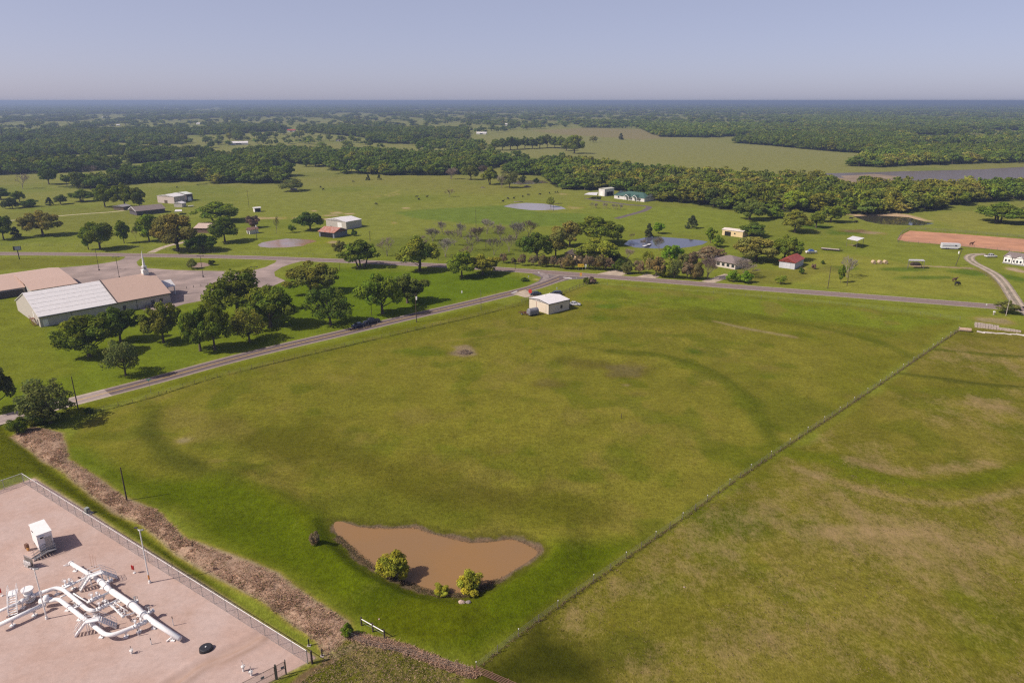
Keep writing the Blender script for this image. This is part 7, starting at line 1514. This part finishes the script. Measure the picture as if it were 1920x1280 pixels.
for i, (px, py, r, sd_) in enumerate([(711,1162,.16,1),(687,1049,.2,2),(1283,1101,.18,3)]): blob_rock('rock', px, py, r, ('tiny pale stone on the dam grass near the corner brace','tiny stone on the bank of the muddy pond','tiny stone in the dry pasture')[i], MATS['pale_rock'], seed=sd_)
# hay under the shelter
x, y = g(1716,497); t = thing('hay_heap', (x, y, 0), 0, 'dark heap of old hay under the flat grey shelter', 'hay'); mb = MB(); mb.sphere((0,0,.5),(2.6,1.2,1.0),12,7); pt('heap', mb, mat('old_hay', (.05,.04,.03), .95, var=.4), t); mb = MB(); mb.sphere((-1.6,-.3,.7),(1.0,.8,.9),10,6); pt('clod', mb, mat('old_hay2', (.07,.05,.035), .95, var=.4), t)
# rubble: a broken concrete slab wall and a drain pipe
def rubble():
    a, b = g(1827,613), g(1914,623); ang = math.atan2(b[1]-a[1], b[0]-a[0]); L_ = math.dist(a, b); M_ = mat('rubble_concrete', (.44,.365,.31), .9, var=.25, scale=1.5, dirt=(.27,.2,.16), dirt_amt=.6); rr = random.Random(4); n = 17; k = 0
    for i in range(n):
        for j in range(2 if i < 9 else 1):
            x = L_ * (i + .5) / n; h = (1.1 - .03 * i); t = MB(); t.box((0,0,h/2), (L_/n*rr.uniform(.86,1.02), rr.uniform(.7,1.0), h*rr.uniform(.85,1.05)), rr.uniform(-.09,.09), rr.uniform(.88,.97)); ca2, sa2 = math.cos(ang), math.sin(ang); yy = j * .95
            o = t.build('concrete_block', M_, None, False, (a[0] + x*ca2 - yy*sa2, a[1] + x*sa2 + yy*ca2, j * .35)); o.rotation_euler = (rr.uniform(-.05,.05), rr.uniform(-.05,.05), ang); tag(o, 'broken concrete block stacked in the rubble wall by the highway', 'concrete block', 'rubble wall of concrete blocks'); k += 1
    a, b = g(1840,623.5), g(1925,629)
    for i in range(8):
        f = i / 7; x = a[0] + (b[0]-a[0])*f; y = a[1] + (b[1]-a[1])*f; t = MB(); t.box((0,0,.14), (rr.uniform(1.6,2.6), rr.uniform(.5,.9), .22), 0, .95); o = t.build('concrete_slab', mat('slab_pale', (.56,.50,.47), .85, var=.2), None, False, (x, y + rr.uniform(-.3,.3), 0)); o.rotation_euler = (rr.uniform(-.12,.12), rr.uniform(-.08,.08), ang + rr.uniform(-.3,.3)); tag(o, 'flat pale concrete slab lying before the rubble wall', 'concrete slab', 'loose slabs before the rubble wall')
    p, q = g(1798,620), g(1820,622); an = math.atan2(q[1]-p[1], q[0]-p[0]); Lc = math.dist(p, q); t = thing('drain_pipe', (*p, 0), an, 'short fat tan drain pipe lying at the end of the rubble wall', 'pipe'); mb = MB(); mb.cyl((0,0,.6),(Lc,0,.6),.62,None,18); pt('barrel', mb, mat('clay_pipe', (.42,.30,.22), .85, var=.2), t); mb = MB(); mb.cyl((Lc-.02,0,.6),(Lc+.015,0,.6),.48,None,16); pt('bore', mb, M_BLACK, t)
rubble()
x, y = g(1863,590); t = thing('mailbox_post', (x, y, 0), 0, 'pale stubby mailbox post left of the dull crooked tree', 'mailbox'); mb = MB(); mb.box((0,0,.5),(.35,.35,1.0),0,.9); pt('post', mb, M_CONC, t); mb = MB(); mb.box((0,-.1,1.15),(.5,.7,.35)); pt('box', mb, M_WPAINT, t)
# dock, logs, brush pile
x, y = g(1207,463); b = g(1219,459); t = thing('dock', (x, y, .0), math.atan2(b[1]-y, b[0]-x), 'short white dock reaching into the blue pond', 'dock'); L_ = math.dist((x,y), b); mb = MB(); mb.box((L_/2,0,.5),(L_,1.6,.12)); pt('deck', mb, M_WPAINT, t); mb = MB(); [mb.cyl((q,s,-.2),(q,s,.44),.08,None,6) for q in (.4,L_-.4) for s in (-.6,.6)]; pt('pile', mb, M_WOOD, t)
for px, py, ln, an, lb in ((1047,382.2,6,.15,'dark fallen log in the silver pond'),(972,383.5-4.5,7,.0,'pale log on the far bank of the silver pond')):
    x, y = g(px, py); t = MB(); t.tube([(-ln/2,0,.2),(0,.2,.28),(ln/2,0,.22)], [.22,.26,.16], 8); o = t.build('log', M_WOOD if 'dark' in lb else MATS['grey_bark'], None, True, (x, y, 0)); o.rotation_euler = (0,0,an); tag(o, lb, 'log')
def sticks(name, px, py, wd, n, hh, m, lb, seed=2, cat='brush pile'):
    x, y = g(px, py); rr = random.Random(seed); mb = MB()
    for i in range(n):
        a = rr.uniform(0, 6.28); r0 = rr.uniform(0, wd*.42) ; c = (math.cos(a)*r0, math.sin(a)*r0*.8, hh*(1 - r0/(wd*.5))*rr.uniform(.2, .9)); b = rr.uniform(0, 6.28); l = rr.uniform(.5, 1.4); e = rr.uniform(-.4,.4); mb.bar((c[0]-math.cos(b)*l/2, c[1]-math.sin(b)*l/2, max(.03, c[2]-e*l/2)), (c[0]+math.cos(b)*l/2, c[1]+math.sin(b)*l/2, max(.05, c[2]+e*l/2)), rr.uniform(.04,.11))
    t = thing(name, (x, y, hz(x, y)), 0, lb, cat); pt('branches', mb, m, t); mb = MB(); mb.sphere((0,0,.05),(wd*.36,wd*.28,hh*.5),10,6); pt('core', mb, M_WOOD, t)
sticks('brush_pile', 872,662, 4.8, 200, 1.3, mat('dead_branch', (.24,.175,.12), .95, var=.3), 'heap of dead branches alone in the field')
sticks('brush_pile', 988,351, 9, 120, 2.2, MATS['grey_bark'], 'tangle of fallen trunks beside the creek pond', 7); sticks('brush_pile', 905,352, 6, 60, 1.0, MATS['grey_bark'], 'low pile of dead wood in the cattle pasture', 8)
x, y = g(551,357); t = thing('old_trailer', (x, y, 0), .1, 'pale old trailer half hidden under the wind broken tree', 'trailer'); mb = MB(); mb.box((0,0,1.0),(5.5,2.2,1.3)); pt('body', mb, M_STEEL, t); mb = MB(); mb.box((0,0,1.7),(5.6,2.3,.1)); pt('roof', mb, M_ROOFW, t)
for s in (-1,1): wheel(t, 0, s*1.05, .4)
x, y = g(353,388.3); t = thing('white_boat', (x, y, 0), .3, 'small white boat hull beside the little pale shed', 'boat'); mb = MB(); mb.add([(0,-.8,.9),(0,.8,.9),(3,.8,1.0),(4.2,0,1.1),(3,-.8,1.0),(0,-.4,.3),(0,.4,.3),(3,.35,.3),(3.4,0,.4),(3,-.35,.3)], [(0,4,3,2,1),(5,6,7,8,9),(0,1,6,5),(1,2,7,6),(2,3,8,7),(3,4,9,8),(4,0,5,9)]); pt('hull', mb, M_WPAINT, t); mb = MB(); mb.box((1.5,0,.2),(3,.5,.12)); pt('cradle', mb, M_WOOD, t)
# ------------------------------------------------------------------ rough growth: stuff nobody could count
def blades(name, pts, hs, cols, label, wd=.05, lean=.5, seed=1, per=4):
    r = np.random.default_rng(seed); P_ = np.repeat(np.asarray(pts, float), per, 0); n = len(P_); P_[:, :2] += r.normal(size=(n, 2)) * .12; h = np.repeat(hs, per) * r.uniform(.5, 1.2, n); a = r.uniform(0, 6.28, n); ln = lean * r.uniform(.2, 1.2, n)
    dx = np.stack([np.cos(a), np.sin(a), np.zeros(n)], 1); px = np.stack([-np.sin(a), np.cos(a), np.zeros(n)], 1); w_ = (wd * r.uniform(.5, 1.5, n))[:, None]
    z = height(P_[:, 0], P_[:, 1]) - .03; b = np.stack([P_[:, 0], P_[:, 1], z], 1); tip = b + dx * (h * ln)[:, None]; tip[:, 2] += h; mid = b + dx * (h * ln * .3)[:, None]; mid[:, 2] += h * .6
    v = np.stack([b - px*w_, b + px*w_, mid + px*w_*.9, tip, mid - px*w_*.9], 1).reshape(-1, 3); me = np_mesh(name, v, np.arange(n*5), np.full(n, 5)); k = r.integers(0, len(cols), n); cc = np.asarray(cols)[k] * r.uniform(.7, 1.25, (n, 1)); at = me.color_attributes.new('leafvar', 'FLOAT_COLOR', 'CORNER'); at.data.foreach_set('color', np.repeat(np.hstack([cc, np.ones((n, 1))]), 5, 0).astype(np.float32).ravel())
    o = link(name, me, M_LEAF); tag(o, label, 'undergrowth', kind='stuff'); return o
def fill(poly, n, seed):
    r = np.random.default_rng(seed); xs = [p[0] for p in poly]; ys = [p[1] for p in poly]; X = r.uniform(min(xs), max(xs), n*4); Y = r.uniform(min(ys), max(ys), n*4); k = inside(X, Y, poly); return np.stack([X[k], Y[k]], 1)[:n]
def along(path, n, sd_, seed):
    r = np.random.default_rng(seed); c = [0]
    for i in range(1, len(path)): c.append(c[-1] + math.dist(path[i], path[i-1]))
    s = r.uniform(0, c[-1], n); x = np.interp(s, c, [p[0] for p in path]); y = np.interp(s, c, [p[1] for p in path]); return np.stack([x + r.normal(size=n)*sd_, y + r.normal(size=n)*sd_], 1)
TANS = [(.72,.50,.36),(.66,.45,.31),(.80,.58,.43),(.56,.37,.26),(.70,.49,.34)]; GRN = [(.12,.14,.012),(.09,.115,.008),(.15,.16,.02)]
p = fill(BRUSH, 22000, 3); dens = fbm(p[:, 0], p[:, 1], 3.0, 12, 3); p = p[dens > .27]; blades('dry_brush', p, .08 + .42 * fbm(p[:, 0], p[:, 1], 2.0, 31, 3) ** 1.5, TANS * 2 + [(.20,.22,.04)], 'bank of dry tan brush running from the lane corner to the pond dam', .020, 2.0, 4, 6)
blades('dry_brush', along(FR, 2000, .12, 6), np.full(2000, .19), [(.30,.21,.12),(.20,.16,.07),(.40,.29,.17),(.12,.13,.03)], 'strip of dry weeds under the white capped fence', .022, 1.2, 7, 7)
q = along(FL, 2600, .15, 8); q = q[fbm(q[:, 0], q[:, 1], 5, 61, 3) > rng.uniform(.25, .6, len(q))]; blades('fence_weeds', q, np.full(len(q), .19), [(.16,.19,.025),(.20,.24,.03),(.26,.23,.07)], 'dark weeds growing along the lane side fence', .03, .9, 9, 6)
blades('dry_brush', along(G([(655,1192),(760,1216),(820,1241),(890,1264)]), 1800, .35, 10), np.full(1800, .4), TANS, 'dry weeds under the paddock fence', .022, 1.0, 11, 7)
bank = G([(632,1004),(655,1024),(680,1048),(712,1068),(755,1088),(790,1104),(822,1111),(868,1114),(905,1100),(935,1086)])
blades('reeds', along(bank, 1500, .35, 12), np.full(1500, .26), [(.36,.25,.15),(.27,.20,.11),(.46,.34,.22),(.17,.16,.05)], 'brown reeds along the near bank of the muddy pond', .02, .8, 13, 7)
far = G([(640,985),(672,987),(720,991),(775,990),(840,1008),(880,1017),(922,1015),(960,1011),(990,1022),(1006,1034)]); blades('reeds', along(far, 1000, .6, 14), np.full(1000, .12), [(.24,.19,.11),(.18,.15,.09)], 'thin muddy reeds on the far shore of the muddy pond', .02, .7, 15, 6)
p = fill(G([(600,1245),(655,1198),(720,1200),(868,1266),(880,1320),(520,1320)]), 2800, 16); blades('rough_grass', p, np.full(len(p), .14), TANS[:3] + GRN * 2, 'rough tussocks in the paddock below the dam', .02, 2.0, 17, 7)
p = fill(RPAST, 30000, 18); k = fbm(p[:, 0], p[:, 1], 9, 19, 4) > .5; p = p[k]; p = p[np.hypot(p[:, 0], p[:, 1]) < 150]; p = p[~inside(p[:, 0], p[:, 1], G([(890,1290),(900,1250),(1010,1172),(1060,1200),(1130,1240),(1140,1300)]))]; blades('rough_grass', p, np.full(len(p), .15), [(.46,.33,.19),(.38,.28,.15),(.17,.17,.03),(.15,.155,.022),(.22,.20,.06)], 'dead and green grass tufts over the dry pasture', .022, 1.6, 20, 5)
p = fill(G([(0,800),(110,880),(225,960),(330,1050),(480,1170),(590,1240),(575,1240),(420,1135),(250,1000),(60,888),(0,905)]), 5000, 22); blades('verge_grass', p, np.full(len(p), .12), GRN, 'mown grass strip between the chain link fence and the ditch', .022, 1.6, 23, 5)
p = fill(FIELD, 26000, 24); p = p[(p[:, 1] < 135)]; blades('verge_grass', p, np.full(len(p), .11), [(.17,.165,.022),(.14,.15,.016),(.21,.19,.045),(.12,.13,.01)], 'grass tufts over the near part of the field', .022, 1.6, 25, 5)
